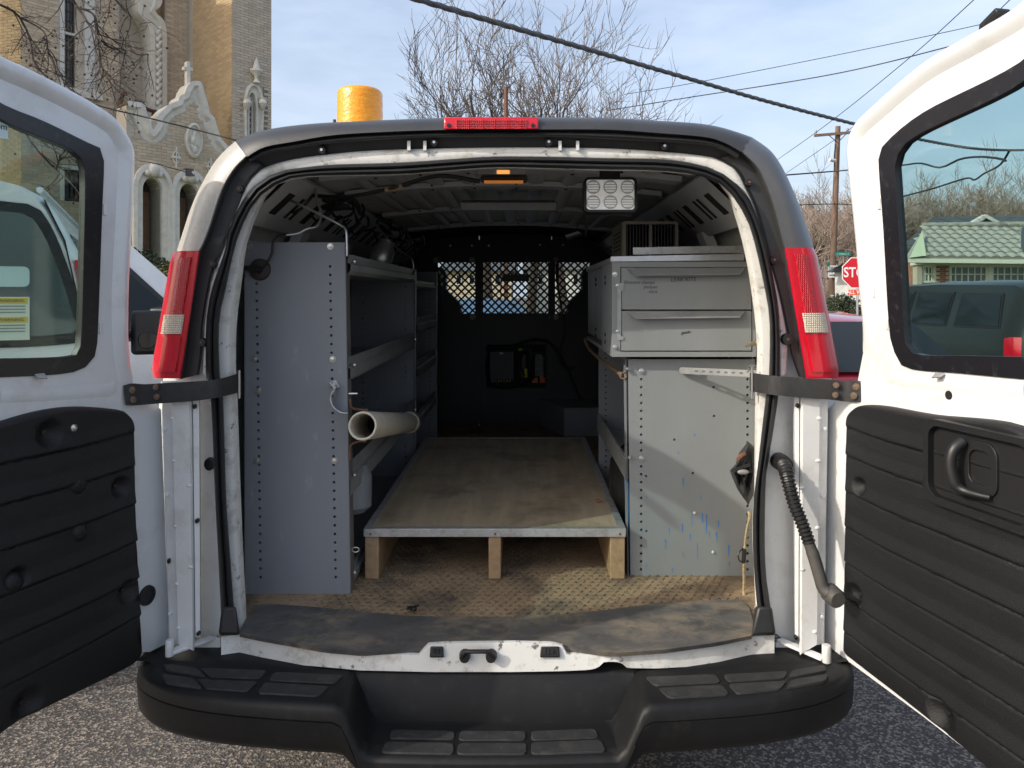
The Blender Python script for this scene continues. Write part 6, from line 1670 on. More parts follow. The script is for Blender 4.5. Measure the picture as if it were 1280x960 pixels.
# the sweetgum whose twigs hang in at the upper left
sg = thing('sweetgum_tree', 'leafless tree with dark seed balls hanging in front of the church', 'tree', P(-330, VY, 12)-V((0, 0, CAM.z)))
m = MB(); tb = V(sg.location)
m.tube(cr([tb, tb+V((.1, 0, 3)), P(-300, -160, 12), P(-240, -420, 12)], 12), [.26-.012*i for i in range(12)], 9); m.build('trunk', BARK, sg, smooth=60)
limbs = [([(-290, -180), (-150, -40), (-60, -12), (0, 6), (25, 22), (38, 52), (43, 80), (60, 98)], .045), ([(-150, -40), (20, -60), (70, -25), (98, 10), (112, 32), (128, 52), (145, 62), (170, 63), (185, 68)], .038),
         ([(20, -60), (100, -40), (140, -5), (160, 18), (174, 30)], .03), ([(-150, -40), (-30, 110), (20, 150), (42, 182), (70, 212), (88, 228), (102, 246)], .03), ([(98, 10), (118, 20), (124, 60), (128, 85), (140, 108)], .020), ([(25, 22), (55, 40), (62, 70), (80, 96)], .016), ([(70, 212), (76, 195), (80, 188), (78, 178)], .014)]
m = MB(); tips = []; rg = random.Random(21)
for pts, r in limbs:
    d0 = 12+rg.uniform(-.5, .5)
    c = cr([P(a, b, d0+.1*i*rg.uniform(-1, 1)) for i, (a, b) in enumerate(pts)], 30)
    m.tube(c, [r*(1-.75*i/29) for i in range(30)], 5, cap=False)
    for i in range(6, 30):
        if c[i].x < P(-40, 0, 12).x: continue
        if rg.random() < .35: continue
        for rep in range(2 if r > .036 else 1):
            base = (c[min(i+1, 29)]-c[i-1]).normalized(); side = base.orthogonal().normalized(); side.rotate(Matrix.Rotation(rg.uniform(0, 6.28), 3, base))
            grow(m, c[i], (base*.6+side*.9+V((0, 0, -.25))).normalized(), rg.uniform(.35, .75), .0095, 2, rg, up=-.05, wob=.3, nch=(2, 3), tips=tips, ratio=.6)
m.build('branches', DTWIG, sg, fix=False)
m = MB()
for i, p in enumerate(tips):
    if i % 5 == 0: m.sph(p+V((0, 0, -.02)), .020, 5, 3)
m.build('seed_balls', DTWIG, sg, kind='stuff', fix=False)
# evergreen hedges beside the church
def leafy(name, label, c, rx, ry, rz, n, size, m_, seed, group=None):
    rg = random.Random(seed); mb = MB()
    for i in range(n):
        a = rg.uniform(0, 6.283); z = rg.uniform(-1, 1); q = math.sqrt(1-z*z); rad = rg.random()**.25
        k = 1+.13*math.sin(5*a+z*4)+.1*math.sin(9*a-z*7)
        p = c+V((rx*q*math.cos(a)*rad*k, ry*q*math.sin(a)*rad*k, rz*z*rad*(1+.08*math.sin(7*a))))
        u = V((rg.uniform(-1, 1), rg.uniform(-1, 1), rg.uniform(-1, 1))).normalized(); v = u.orthogonal().normalized()
        s = size*rg.uniform(.6, 1.3)
        mb.add([p-u*s, p+v*s*.4, p+u*s, p-v*s*.4], [(0, 1, 2, 3)])
    t = thing(name, label, 'hedge', V((c.x, c.y, 0)), group)
    mb.build('foliage', m_, t, fix=False)
    MB().cyl(V((c.x, c.y, 0)), V((c.x, c.y, c.z)), .08, 7).build('stem', BARK, t)
    return t
leafy('evergreen_shrub', 'dark clipped evergreen shrub below the church arches', P(172, 392, 15)+V((0, 0, 0)), 1.0, .9, 1.25, 9000, .06, HEDGE, 1)
leafy('boxwood_shrub', 'olive green boxwood shrub beside the red tail light', P(212, 400, 13.5), .95, .8, 1.0, 8000, .045, mat('boxwood_leaf', (.075, .072, .016), .8, isl=.5), 2)
leafy('yew_bush', 'low dark bush under the ALL WAY plaque', P(1052, 392, 21), .62, .5, .55, 4000, .05, HEDGE, 3)
# ---- second white van
f_ = V((-.45, .893, 0)).normalized(); r_ = V((f_.y, -f_.x, 0))
o2 = R(-1.72, 3.08, -1.56)-r_*.985
M2v = Matrix(((r_.x, f_.x, 0, o2.x), (r_.y, f_.y, 0, o2.y), (0, 0, 1, 0), (0, 0, 0, 1)))
v2 = thing('parked_van', 'second white van parked behind the left door, angled away by the church', 'van', o2)
def ztop(y):
    for (y0, z0), (y1, z1) in zip(((-.1, 2.06), (3.55, 2.06), (4.35, 1.22), (5.4, 1.05), (5.5, .7)), ((3.55, 2.06), (4.35, 1.22), (5.4, 1.05), (5.5, .7), (9, .7))):
        if y <= y1: return z0+(z1-z0)*(y-y0)/(y1-y0)
    return .7
def sec(y, k=1.0):
    return [M2v @ V((p.x*k, y*.6, min(p.z, ztop(y)))) for p in rs([V((x, 0, z)) for x, z in OUTL], 61)]
m = MB()
ys = [0.0, .03, .12, .5, 1.2, 2.0, 2.6, 3.2, 3.55, 3.75, 3.95, 4.15, 4.35, 4.8, 5.2, 5.4, 5.5]
rows = [sec(y, (.965 if y == 0 else .985 if y == .03 else 1)) for y in ys]
m.loft(rows); m.add(rows[0], [tuple(range(61))]); m.add(rows[-1], [tuple(range(61))])
m.build('body', WHITE, v2, smooth=40)
TEAL = mat('parked_van_glass', (.055, .078, .080), .06, spec=.9)
def onside(y, z, off=.008):
    hz = z
    L = sorted([(b, a) for a, b in HALF])
    x = interp(L, hz)
    return M2v @ V((x+off, y*.6, z))
def sidewin(name, ring, m_, off, parent=v2):
    mm = MB(); n = len(ring); mm.add([onside(y, z, off) for y, z in ring]+[onside(y, z, -.02) for y, z in ring], [tuple(range(n))]+[(i, (i+1) % n, n+(i+1) % n, n+i) for i in range(n)])
    return mm.build(name, m_, parent)
for ring in ([(.28, 1.36), (1.25, 1.36), (1.25, 1.82), (.42, 1.82)], [(1.55, 1.34), (2.55, 1.34), (2.55, 1.84), (1.55, 1.84)]):
    w = sidewin('side_window', ring, GASK, .006)
    c = (sum(p[0] for p in ring)/4, sum(p[1] for p in ring)/4)
    sidewin('pane', [(c[0]+(y-c[0])*.93, c[1]+(z-c[1])*.88) for y, z in ring], TEAL, .009, w)
w = sidewin('front_window', [(2.72, 1.24), (4.05, 1.20), (3.42, 1.90), (2.72, 1.90)], GASK, .006)
sidewin('pane', [(2.78, 1.28), (3.95, 1.25), (3.39, 1.86), (2.78, 1.86)], GLASSD, .010, w)
m = MB(); m.box((0, 0, 0), (.20, .10, .30)); q = M2v @ V((1.14, 2.17, 1.30)); m.v = [tuple(M2v.to_3x3() @ V(p)+q) for p in m.v]
mr = m.build('side_mirror', BLACK, v2, bevel=.03, seg=3)
m = MB(); m.lathe([(.0001, -.004), (.055, -.004), (.06, .0)], q-f_*.052+V((0, 0, -.05)), f_, 16); m.build('convex_glass', GLASSD, mr)
m = MB(); m.tube([M2v @ V((.95, 2.22, 1.28)), M2v @ V((1.10, 2.19, 1.30))], .03, 8); m.build('mirror_arm', BLACK, mr)
def onrear(x, z, off=.006): return M2v @ V((x, -off, z))
def rearpoly(name, ring, m_, off, parent=v2, t=.03):
    mm = MB(); n = len(ring); mm.add([onrear(x, z, off) for x, z in ring]+[onrear(x, z, off-t) for x, z in ring], [tuple(range(n))]+[(i, (i+1) % n, n+(i+1) % n, n+i) for i in range(n)])
    return mm.build(name, m_, parent)
for sg_ in (1, -1):
    ring = smooth2([(.12, 1.42), (.12, 1.88), (.16, 1.935), (.64, 1.925), (.78, 1.86), (.905, 1.46), (.87, 1.36), (.17, 1.36), (.12, 1.42)], 50)[:-1]
    w = rearpoly('rear_window', [(sg_*x, z) for x, z in ring], GASK, .006)
    rearpoly('pane', [(sg_*(.50+(x-.50)*.90), 1.645+(z-1.645)*.86) for x, z in ring], TEAL, .010, w)
    rearpoly('tail_light', [(sg_*x, z) for x, z in ((.875, 1.70), (.89, 1.70), (.965, 1.30), (.94, 1.28))], RED, .012)
st2 = rearpoly('warning_sticker', [(.60, 1.38), (.72, 1.38), (.72, 1.55), (.60, 1.55)], mat('pale_sticker', (.55, .60, .52), .5), .012)
for z in (1.535, 1.46):
    rearpoly('yellow_band', [(.605, z-.012), (.715, z-.012), (.715, z+.012), (.605, z+.012)], mat('caution_yellow', (.55, .42, .06), .5), .0135, st2)
    text('warning_lettering', 'WARNING', .018, frame(onrear(.66, z, .0150), r_, (0, 0, 1)), INK, st2)
    for k in range(3):
        rearpoly('print_line', [(.612, z-.024-k*.012), (.706, z-.024-k*.012), (.706, z-.019-k*.012), (.612, z-.019-k*.012)], mat('print_grey', (.2, .22, .2), .6), .0136, st2)
st3 = rearpoly('oval_sticker', rrect(.56, 1.59, .72, 1.67, .02, 4), mat('blue_sticker', (.42, .55, .55), .5), .012)
for dx, zz in ((.04, 1.285),):
    rearpoly('door_seam', [(.0-.004, .55), (.004, .55), (.004, 1.97), (-.004, 1.97)], VOID, .004)
rearpoly('corner_seam', [(.93, .6), (.935, .6), (.935, 1.3), (.84, 1.78), (.77, 1.94), (.765, 1.94), (.835, 1.78), (.93, 1.3)], VOID, .004)
m = MB(); m.hexa([M2v @ V(p) for p in ((-.95, -.18, .45), (.95, -.18, .45), (.97, .1, .45), (-.97, .1, .45), (-.95, -.18, .6), (.95, -.18, .6), (.97, .1, .6), (-.97, .1, .6))]); m.build('rear_bumper', BLACK, v2, bevel=.03)
m = MB()
m.tube([M2v @ V((p[0], y, p[1])) for y in (.1, 1.0, 2.1) for p in ((.742, 1.99),)], .014, 6); m.build('roof_gutter', WHITE, v2)
for x in (-.85, .85):
    for y in (.65, 2.6):
        wv = MB().lathe([(.2, -.1), (.34, -.1), (.37, -.06), (.37, .06), (.34, .1), (.2, .1)], M2v @ V((x, y, .37)), r_, 24).build('wheel', RUBBER, v2, smooth=40)
        MB().lathe([(.05, -.11), (.2, -.09), (.2, .09), (.05, .11)], M2v @ V((x, y, .37)), r_, 20).build('rim', STEEL, wv, smooth=40)
# ---- other cars
def car(name, label, cat, x, d, ang, paint, W, st, wins, wheels, group=None, trim=False):
    """st: stations (y, belt, roof, width factor); y forward, rear first"""
    t = thing(name, label, cat, R(x, d, -1.56), group)
    ca, sa = math.cos(ang), math.sin(ang)
    T = Matrix(((ca, -sa, 0, t.location.x), (sa, ca, 0, t.location.y), (0, 0, 1, 0), (0, 0, 0, 1)))
    def at(y):
        if y <= st[0][0]: return st[0][1:]
        for a, b in zip(st, st[1:]):
            if y <= b[0]:
                q = (y-a[0])/(b[0]-a[0]); return tuple(a[i]+(b[i]-a[i])*q for i in (1, 2, 3))
        return st[-1][1:]
    def half(y, z):                                   # half width at a height
        zb, zr, k = at(y); h = W/2*k
        if z <= zb: return h*(1-.03*abs(z-.65)/.5)
        q = min((z-zb)/max(zr-zb, .02), 1)
        return h*.97-(h*.97-h*.80)*q if zr-zb > .2 else h*.97
    rows = []
    for y, zb, zr, k in st:
        h = W/2*k
        L = [(h*.9, .25), (h*.985, .40), (h, .65), (h*.97, zb)]
        L += [(h*.80, zr-.03), (h*.70, zr)] if zr-zb > .2 else [(h*.90, zr), (h*.75, zr+.01)]
        L += [(0, zr+.03)]
        L = [(-a, b) for a, b in L]+[(a, b) for a, b in reversed(L[:-1])]
        rows.append([T @ V((a, y, b)) for a, b in L])
    m = MB(); m.loft(rows); n = len(rows[0]); m.add(rows[0], [tuple(range(n))]); m.add(rows[-1], [tuple(range(n))])
    m.build('body', paint, t, smooth=50)
    def pane(nm, ring, mt, off, parent, side):
        mm = MB()
        if side in (-1, 1):
            out = [T @ V((side*(half(y, z)+off), y, z)) for y, z in ring]; inn = [T @ V((side*(half(y, z)-.03), y, z)) for y, z in ring]
        else:                                         # rear or front glass: ring of (x fraction, y, z)
            out = [T @ V((fx*half(y, z), y+(-off if side == 'r' else off), z)) for fx, y, z in ring]; inn = [T @ V((fx*half(y, z), y+(.03 if side == 'r' else -.03), z)) for fx, y, z in ring]
        k = len(ring); mm.add(out+inn, [tuple(range(k))]+[(i, (i+1) % k, k+(i+1) % k, k+i) for i in range(k)])
        return mm.build(nm, mt, parent)
    for side, ring in wins:
        if side in ('r', 'f'):
            pane('rear_window' if side == 'r' else 'windscreen', ring, GLASSD, .02, t, side)
        else:
            for s_ in (-1, 1):
                w = pane('side_window', ring, STEEL if trim and ring is wins[0][1] else BLACK, .008, t, s_)
                c = (sum(p[0] for p in ring)/len(ring), sum(p[1] for p in ring)/len(ring))
                pane('pane', [(c[0]+(y-c[0])*.93, c[1]+(z-c[1])*.88) for y, z in ring], GLASSD, .014, w, s_)
    for s_ in (-1, 1):
        for y in wheels:
            wv = MB().lathe([(.2, -.1), (.31, -.1), (.34, -.06), (.34, .06), (.31, .1), (.2, .1)], T @ V((s_*(W/2-.10), y, .34)), T.to_3x3() @ V((1, 0, 0)), 20).build('wheel', RUBBER, t, smooth=40)
            MB().lathe([(.04, -.11), (.2, -.09), (.2, .09), (.04, .11)], T @ V((s_*(W/2-.10), y, .34)), T.to_3x3() @ V((1, 0, 0)), 16).build('rim', STEEL, wv, smooth=40)
    return t, T, half
SUVP = mat('dark_green_black_paint', (.018, .023, .024), .3, spec=.3, coat=.2)
t, T, hf = car('dark_suv', 'dark sport utility vehicle parked beyond the right door, below the green roof', 'car', 6.25, 10.35, .02, SUVP, 1.98,
    [(-2.45, .95, 1.00, .90), (-2.42, 1.10, 1.20, .95), (-2.28, 1.12, 1.60, .98), (-2.05, 1.12, 1.69, 1), (-.6, 1.12, 1.72, 1), (.5, 1.10, 1.69, 1), (1.0, 1.08, 1.50, 1), (1.55, 1.05, 1.12, 1), (2.4, .98, 1.02, .98), (2.65, .8, .85, .9)],
    [(1, [(-2.02, 1.18), (-1.15, 1.16), (-1.15, 1.58), (-1.92, 1.57)]), (1, [(-1.00, 1.16), (-.18, 1.15), (-.18, 1.60), (-1.00, 1.59)]), (1, [(-.08, 1.15), (.95, 1.13), (.62, 1.52), (-.08, 1.60)]),
     ('r', [(-.85, -2.43, 1.15), (.85, -2.43, 1.15), (.85, -2.30, 1.55), (-.85, -2.30, 1.55)])], (-1.5, 1.55))
for s_ in (-1, 1):
    m = MB(); m.hexa([T @ V(p) for p in ((s_*.86, -2.46, .80), (s_*.99, -2.30, .80), (s_*.98, -2.12, .84), (s_*.85, -2.35, .82), (s_*.85, -2.45, 1.10), (s_*.98, -2.28, 1.10), (s_*.975, -2.12, 1.08), (s_*.85, -2.34, 1.1))]); m.build('tail_light', RED, t, bevel=.01)
REDP = mat('red_car_paint', (.32, .012, .028), .25, coat=1.0)
t, T, hf = car('red_hatchback', 'red hatchback parked just right of the van, its dark rear glass showing', 'car', 2.03, 6.5, 0, REDP, 1.66,
    [(-2.0, .85, .90, .90), (-1.95, .98, 1.02, .96), (-1.38, 1.0, 1.36, 1), (-.4, .98, 1.42, 1), (.4, .97, 1.38, 1), (1.15, .95, 1.0, 1), (1.8, .85, .88, .96), (2.05, .65, .7, .86)],
    [('r', [(-.93, -1.93, 1.085), (.93, -1.93, 1.085), (.93, -1.43, 1.375), (-.93, -1.43, 1.375)]), (1, [(-1.3, 1.04), (-.3, 1.02), (-.3, 1.33), (-1.1, 1.30)]), (1, [(-.2, 1.02), (.85, 1.0), (.35, 1.30), (-.2, 1.33)])], (-1.25, 1.3))
BLUEC = mat('blue_car_paint', (.05, .12, .20), .3, coat=.8)
car('blue_car', 'blue car parked ahead, seen through the middle mesh window', 'car', -.9, 15.0, .25, BLUEC, 1.7,
    [(-2.1, .8, .85, .9), (-2.0, .92, .95, .96), (-1.5, .95, 1.0, .99), (-.9, .93, 1.42, 1), (.0, .93, 1.46, 1), (.5, .93, 1.40, 1), (1.1, .92, .96, 1), (1.9, .85, .88, .97), (2.1, .65, .7, .88)],
    [('r', [(-.8, -1.45, 1.0), (.8, -1.45, 1.0), (.8, -.95, 1.38), (-.8, -.95, 1.38)]), (1, [(-.85, .98), (.75, .98), (.45, 1.36), (-.6, 1.37)])], (-1.3, 1.3))
t, T, hf = car('white_minivan', 'white van nose with black mirror between the left door and the tail light', 'van', -4.96, 6.97, -math.radians(50), WHITE, 2.0,
    [(-2.6, 1.1, 1.9, .97), (-2.5, 1.1, 2.05, 1), (1.0, 1.1, 2.05, 1), (1.95, 1.1, 1.12, 1), (2.6, 1.0, 1.05, .97), (2.75, .7, .75, .9)],
    [(1, [(-.3, 1.14), (1.66, 1.12), (.90, 1.90), (-.3, 1.94)]), (1, [(-2.2, 1.15), (-.5, 1.14), (-.5, 1.92), (-2.2, 1.92)])], (-1.7, 1.85))
m = MB(); q = T @ V((1.10, 1.22, 1.28)); m.box(q, (.25, .12, .32)); mr = m.build('side_mirror', BLACK, t, bevel=.035, seg=3)
m = MB(); m.lathe([(.0001, -.066), (.06, -.066), (.062, -.05)], q, (0, 1, 0), 16); m.build('convex_glass', GLASSD, mr)
# ---- utility pole, cables
up = thing('utility_pole', 'brown wooden utility pole with crossarm standing before the bare wood', 'utility pole', P(1038.5, VY, 38)-V((0, 0, CAM.z)))
ptop = P(1047.5, 158, 38); pbot = V(up.location)
m = MB(); m.tube([pbot, pbot.lerp(ptop, .5), ptop], [.19, .155, .125], 12); m.build('pole', POLE, up, smooth=60)
ca0 = P(1018, 169.5, 37.8); ca1 = P(1076, 164.5, 37.8)
m = MB(); dx = (ca1-ca0).normalized(); M = frame((ca0+ca1)/2, dx, (0, 0, 1)); m.box((0, 0, 0), ((ca1-ca0).length, .13, .11)); m.v = [tuple(M @ V(p)) for p in m.v]; m.build('crossarm', POLE, up)
m = MB(); m.tube([P(1036, 169, 37.75), P(1045.5, 177, 37.8)], .02, 6); m.build('brace', WIRE, up); MB().tube([P(1058, 167, 37.75), P(1049.5, 176, 37.8)], .02, 6).build('brace', WIRE, up)
for px, py in ((1020, 168), (1059.5, 165.5), (1072, 164.5)):
    MB().lathe([(.0001, 0), (.03, 0), (.03, .08), (.07, .10), (.07, .16), (.04, .2), (.0001, .22)], P(px, py, 37.8), (0, 0, 1), 10).build('insulator', mat('porcelain', (.25, .24, .23), .3), up, smooth=40)
MB().tube([P(1044, 201, 37.6), P(1037, 199.5, 37.5)], .09, 8).build('street_lamp', mat('lamp_white', (.6, .6, .58), .4), up, smooth=40)
MB().tube([P(1044.5, 180, 37.75), P(1043, 195, 37.75), P(1043.5, 215, 37.75)], .035, 6).build('conduit', WIRE, up)
def cable(name, pts, r, label, m_=WIRE, n=40, sides=6):
    mm = MB(); mm.tube(cr(pts, n), r, sides); o = mm.build(name, m_, None, smooth=60)
    return top(o, label, 'cable')
main = [P(440, -28, 7.6), P(525, 0, 8.2), P(640, 34, 9.2), P(760, 69, 10.6), P(860, 98, 12), P(960, 127, 13.6), P(1070, 155.5, 15.6), P(1150, 174.5, 17.6), P(1235, 187, 20), P(1330, 187, 24)]
mm = MB(); c = cr(main, 160)
mm.tube(c, .030, 8)
for k in range(3):
    tw_ = []
    for i, p in enumerate(rs(c, 420)):
        a = i*.55+k*2.094; tw_.append(p+V((0, math.cos(a)*.024, math.sin(a)*.024)))
    mm.tube(tw_, .016, 5)
top(mm.build('aerial_cable', CABLE, None, smooth=60), 'thick twisted black cable crossing the sky above the van', 'cable')
cable('power_line', [P(780, 118, 30), P(860, 105, 28), P(1040, 70, 25), P(1224, 31, 22), P(1330, 5, 20)], .012, 'thin straight wire, highest across the right sky')
cable('power_line', [P(760, 138, 30), P(860, 122, 28), P(1040, 93, 25), P(1191, 57, 22), P(1330, 18, 20)], .018, 'wavy service wire just below the highest thin wire')
cable('power_line', [P(930, 228, 60), P(1020, 165.5, 37.8), P(1130, 78, 28), P(1217, 0, 22), P(1260, -40, 20)], .016, 'wire rising steeply from the left end of the crossarm')
cable('power_line', [P(960, 232, 60), P(1060, 163, 37.8), P(1180, 75, 28), P(1262, 0, 22), P(1300, -40, 20)], .016, 'wire rising from the middle of the crossarm behind the right door')
cable('phone_line', [P(940, 222, 34), P(1044, 214, 37.6), P(1123, 207, 30), P(1150, 204, 28), P(1175, 209.5, 26), P(1200, 199, 24), P(1225, 196, 22), P(1248, 198, 21), P(1257, 201, 20)], .035, 'drooping black line through the pole, ending at the cable joint')
cable('phone_line', [P(1123, 247, 32), P(1165, 236, 28), P(1207, 223, 25), P(1218, 225, 24), P(1230, 217, 23), P(1250, 206, 21), P(1262, 188, 20)], .030, 'black line dipping low behind the right door glass')
cable('phone_line', [P(960, 258, 36), P(1042, 255, 37.6), P(1100, 259, 38)], .022, 'faint lower wire crossing the utility pole')
cable('service_wire', [P(80, 105, 15), P(115, 129, 15), P(180, 146, 15), P(240, 161, 15), P(297, 176, 15), P(350, 192, 15.5)], .016, 'black wire sagging across the church gable')
cable('service_wire', [P(120, 175, 17), P(165, 197, 17), P(200, 206, 17), P(232, 215, 20)], .012, 'thin wire running to the church wall lamp')
# ---- signs
WS = mat('sign_white', (.75, .75, .74), .5); RS = mat('sign_red', (.56, .012, .022), .45); GS = mat('sign_green', (.01, .27, .18), .5); BKS = mat('sign_black', (.03, .03, .03), .5)
def sign_M(px, py, d): return frame(P(px, py, d), (1, 0, 0), (0, 0, 1))
ss = thing('stop_sign', 'red octagonal STOP sign with ALL WAY plaque between tail light and right door', 'sign', P(1071.5, VY, 18.4)-V((0, 0, CAM.z)))
M = sign_M(1071.8, 341, 18.4); ro = .381/math.cos(math.pi/8)
oct_ = lambda k: [(ro*k*math.cos(math.pi/8+math.pi/4*i), ro*k*math.sin(math.pi/8+math.pi/4*i)) for i in range(8)]
MB().poly([oct_(1)], M, .006).build('sign_border', WS, ss)
MB().poly([oct_(.945)], M, .006, off=.003).build('sign_face', RS, ss)
text('lettering', 'STOP', .345, M @ Matrix.Translation((0.0, 0, .0042)) @ Matrix.Scale(.84, 4, V((1, 0, 0))), WS, ss, bold=.006)
M = sign_M(1071.8, 365.4, 18.4)
MB().poly([rrect(-.25, -.075, .25, .075, .02, 3)], M, .005).build('plaque_border', WS, ss)
MB().poly([rrect(-.24, -.067, .24, .067, .015, 3)], M, .005, off=.002).build('plaque', mat('plaque_red', (.70, .09, .05), .5), ss)
text('lettering', 'ALL WAY', .125, M @ Matrix.Translation((0, 0, .003)), WS, ss, bold=.002)
MB().cyl(V(ss.location), P(1071.8, 321, 18.44), .03, 8).build('post', STEEL, ss)
ow = thing('one_way_sign', 'white ONE WAY sign with a black arrow on the utility pole', 'sign', P(1041, 347.5, 37.7))
M = sign_M(1041, 339.5, 37.7)
MB().poly([rrect(-.24, -.31, .24, .31, .03, 3)], M, .01).build('sign_face', WS, ow)
text('lettering', 'ONE', .19, M @ Matrix.Translation((0, .17, .002)), BKS, ow, bold=.003); text('lettering', 'WAY', .19, M @ Matrix.Translation((0, -.01, .002)), BKS, ow, bold=.003)
MB().poly([[(-.18, -.205), (.06, -.205), (.06, -.25), (.19, -.18), (.06, -.11), (.06, -.155), (-.18, -.155)]], M, .004, off=.003).build('arrow', BKS, ow)
sn = thing('street_name_sign', 'green street name sign beside the utility pole', 'sign', P(1053.5, 320, 37.3))
M = sign_M(1053.5, 317.5, 37.3)
MB().poly([rrect(-.38, -.09, .38, .09, .02, 2)], M, .006).build('sign_face', GS, sn)
text('lettering', 'E NASSAU A', .11, M @ Matrix.Translation((0, 0, .001)), WS, sn)
sn = thing('street_name_sign', 'tiny second green sign above the ONE WAY sign', 'sign', P(1035.5, 334, 37.4))
MB().poly([rrect(-.09, -.11, .09, .11, .02, 2)], frame(P(1035.5, 330.5, 37.4), (1, .3, 0), (0, 0, 1)), .006).build('sign_face', GS, sn)
nb = thing('notice_sign', 'small white notice low on the utility pole', 'sign', P(1040.5, 375, 37.6))
MB().poly([rrect(-.08, -.14, .08, .14, .01, 2)], sign_M(1040.3, 372, 37.6), .006).build('sign_face', WS, nb)
bs = thing('stop_sign', 'bare grey back of a sign at the right edge, seen through the door glass', 'sign', P(1289, VY, 13.5)-V((0, 0, CAM.z)))
M = frame(P(1290, 299, 13.5), (.85, .5, 0), (0, 0, 1))
MB().poly([oct_(1)], M, .006).build('sign_back', mat('bare_aluminium', (.30, .31, .29), .5, metal=.4), bs); MB().cyl(V(bs.location), P(1284, 262, 13.45), .03, 8).build('post', mat('green_post', (.05, .08, .06), .6), bs)
# ---- the house with the green tiled porch roof
hs_ = thing('tiled_roof_house', 'brick house with green tiled porch roof and white framed windows', 'house', R(17, 27, -1.56))
dW = 25.0
GT = mat('green_roof_tile', (.31, .31, .265), .6, isl=0, var=.25, vs=4)
CREAM = mat('cream_joinery', (.66, .66, .55), .6); RBRICK = mat('red_brick', (.26, .085, .055), .85, var=.35, vs=9)
xw = lambda px, d: (px-VX)/F*d
zw = lambda py, d: (VY-py)/F*d
MB().bb(R(xw(1148, dW), dW+.3, -1.56), R(xw(1420, dW), dW+4, zw(318, dW))).build('wall', mat('house_wall', (.30, .13, .09), .85, var=.25, vs=5), hs_)
wf = MB().bb(R(xw(1143, dW), dW-.05, zw(331.5, dW)), R(xw(1420, dW), dW+.28, zw(325, dW))).build('frieze', CREAM, hs_)
MB().bb(R(xw(1152, dW), dW+.10, zw(362, dW)), R(xw(1420, dW), dW+.28, zw(354, dW))).build('window_sill', CREAM, hs_)
MB().bb(R(xw(1148, dW), dW+.1, -1.56), R(xw(1420, dW), dW+.28, zw(362.5, dW))).build('wall', RBRICK, hs_)
brk = MB(); brk.bb((0, 0, 0), (.20, .012, .058)); bme = brk.mesh('brick', mat('pier_brick', (.27, .085, .055), .85, var=.35, vs=4))
for pa, pb in ((1146, 1152.5), (1170, 1186.5), (1300, 1316)):
    pier = MB().bb(R(xw(pa, dW), dW-.02, -1.56), R(xw(pb, dW), dW+.26, zw(331.8, dW))).build('brick_pier', MORT, hs_)
    nb_ = int((xw(pb, dW)-xw(pa, dW))/.215)
    for j in range(12):
        for i in range(max(nb_, 1)+1):
            x = xw(pa, dW)+(-.1 if j % 2 else 0)+i*.215
            if x < xw(pa, dW)-.01 or x+.2 > xw(pb, dW)+.02: continue
            o = link('brick', bme, pier, R(x, dW-.032, zw(332.6, dW)-.07*(j+1))-wl(pier))
def hwin(pa, pb, ya, yb, nx, nz, d=dW):
    r = (xw(pa, d), xw(pb, d), CAM.z+zw(yb, d), CAM.z+zw(ya, d))
    pl = PL(0, d, 1, 0)
    return pane_grid(pl, r, nx, nz, mat('house_pane', (.10, .12, .115), .08, spec=.8), CREAM, hs_, .05, .035)
hwin(1153.5, 1170, 331.5, 353.5, 4, 2); hwin(1187.5, 1235.5, 331.5, 354, 6, 2); hwin(1240, 1290, 331.5, 354, 6, 2)
MB().bb(R(xw(1235, dW), dW-.03, zw(355, dW)), R(xw(1240.5, dW), dW+.2, zw(331.6, dW))).build('window_mullion', CREAM, hs_)
# porch roof: slope from the eave to the ridge with single tiles
e0, e1 = R(xw(1140, 24.3), 24.3, zw(322, 24.3)), R(xw(1420, 24.3), 24.3, zw(325, 24.3))
g0, g1 = R(xw(1153.5, 26.6), 26.6, zw(284, 26.6)), R(xw(1420, 26.6), 26.6, zw(281, 26.6))
m = MB(); m.hexa([e0, e1, g1, g0]+[p-V((0, 0, .12)) for p in (e0, e1, g1, g0)])
pr = m.build('porch_roof', GT, hs_)
ux = (e1-e0).normalized(); uy = (g0-e0); uy = (uy-ux*uy.dot(ux)); hl = uy.length; uy.normalize(); uz = ux.cross(uy)
if uz.z < 0: uz = -uz
tm = MB(); n = 7; tl_, tw_ = hl/7*1.12, .345
A = [(tw_*i/(n-1), .055*math.sin(math.pi*i/(n-1))+.02) for i in range(n)]
tm.loft([[V((x, 0, 0.0)) for x, z in A], [V((x, 0, z+.03)) for x, z in A], [V((x, tl_, z-.005)) for x, z in A]])
tme = tm.mesh('tile', GT, smooth=50)
MT_ = Matrix(((ux.x, uy.x, uz.x, 0), (ux.y, uy.y, uz.y, 0), (ux.z, uy.z, uz.z, 0), (0, 0, 0, 1)))
rg = random.Random(9)
for j in range(7):
    for i in range(17):
        x = .02+i*.36
        xmin = (g0-e0).dot(ux)*((j+.2)/7)
        if x < xmin: continue
        p = e0+ux*x+uy*(j*hl/7)+uz*.002
        o = link('tile', tme, pr); o.matrix_local = Matrix.Translation(p-wl(pr)) @ MT_ @ Matrix.Rotation(rg.uniform(-.012, .012), 4, 'Z')
m = MB()
for i in range(16):
    p = g0.lerp(g1, i/16*.9); q = g0.lerp(g1, (i+1)/16*.9)
    m.tube([p+V((0, 0, .05)), q+V((0, 0, .08))], [.11, .09], 8)
m.build('ridge_tile', GT, pr, kind='stuff')
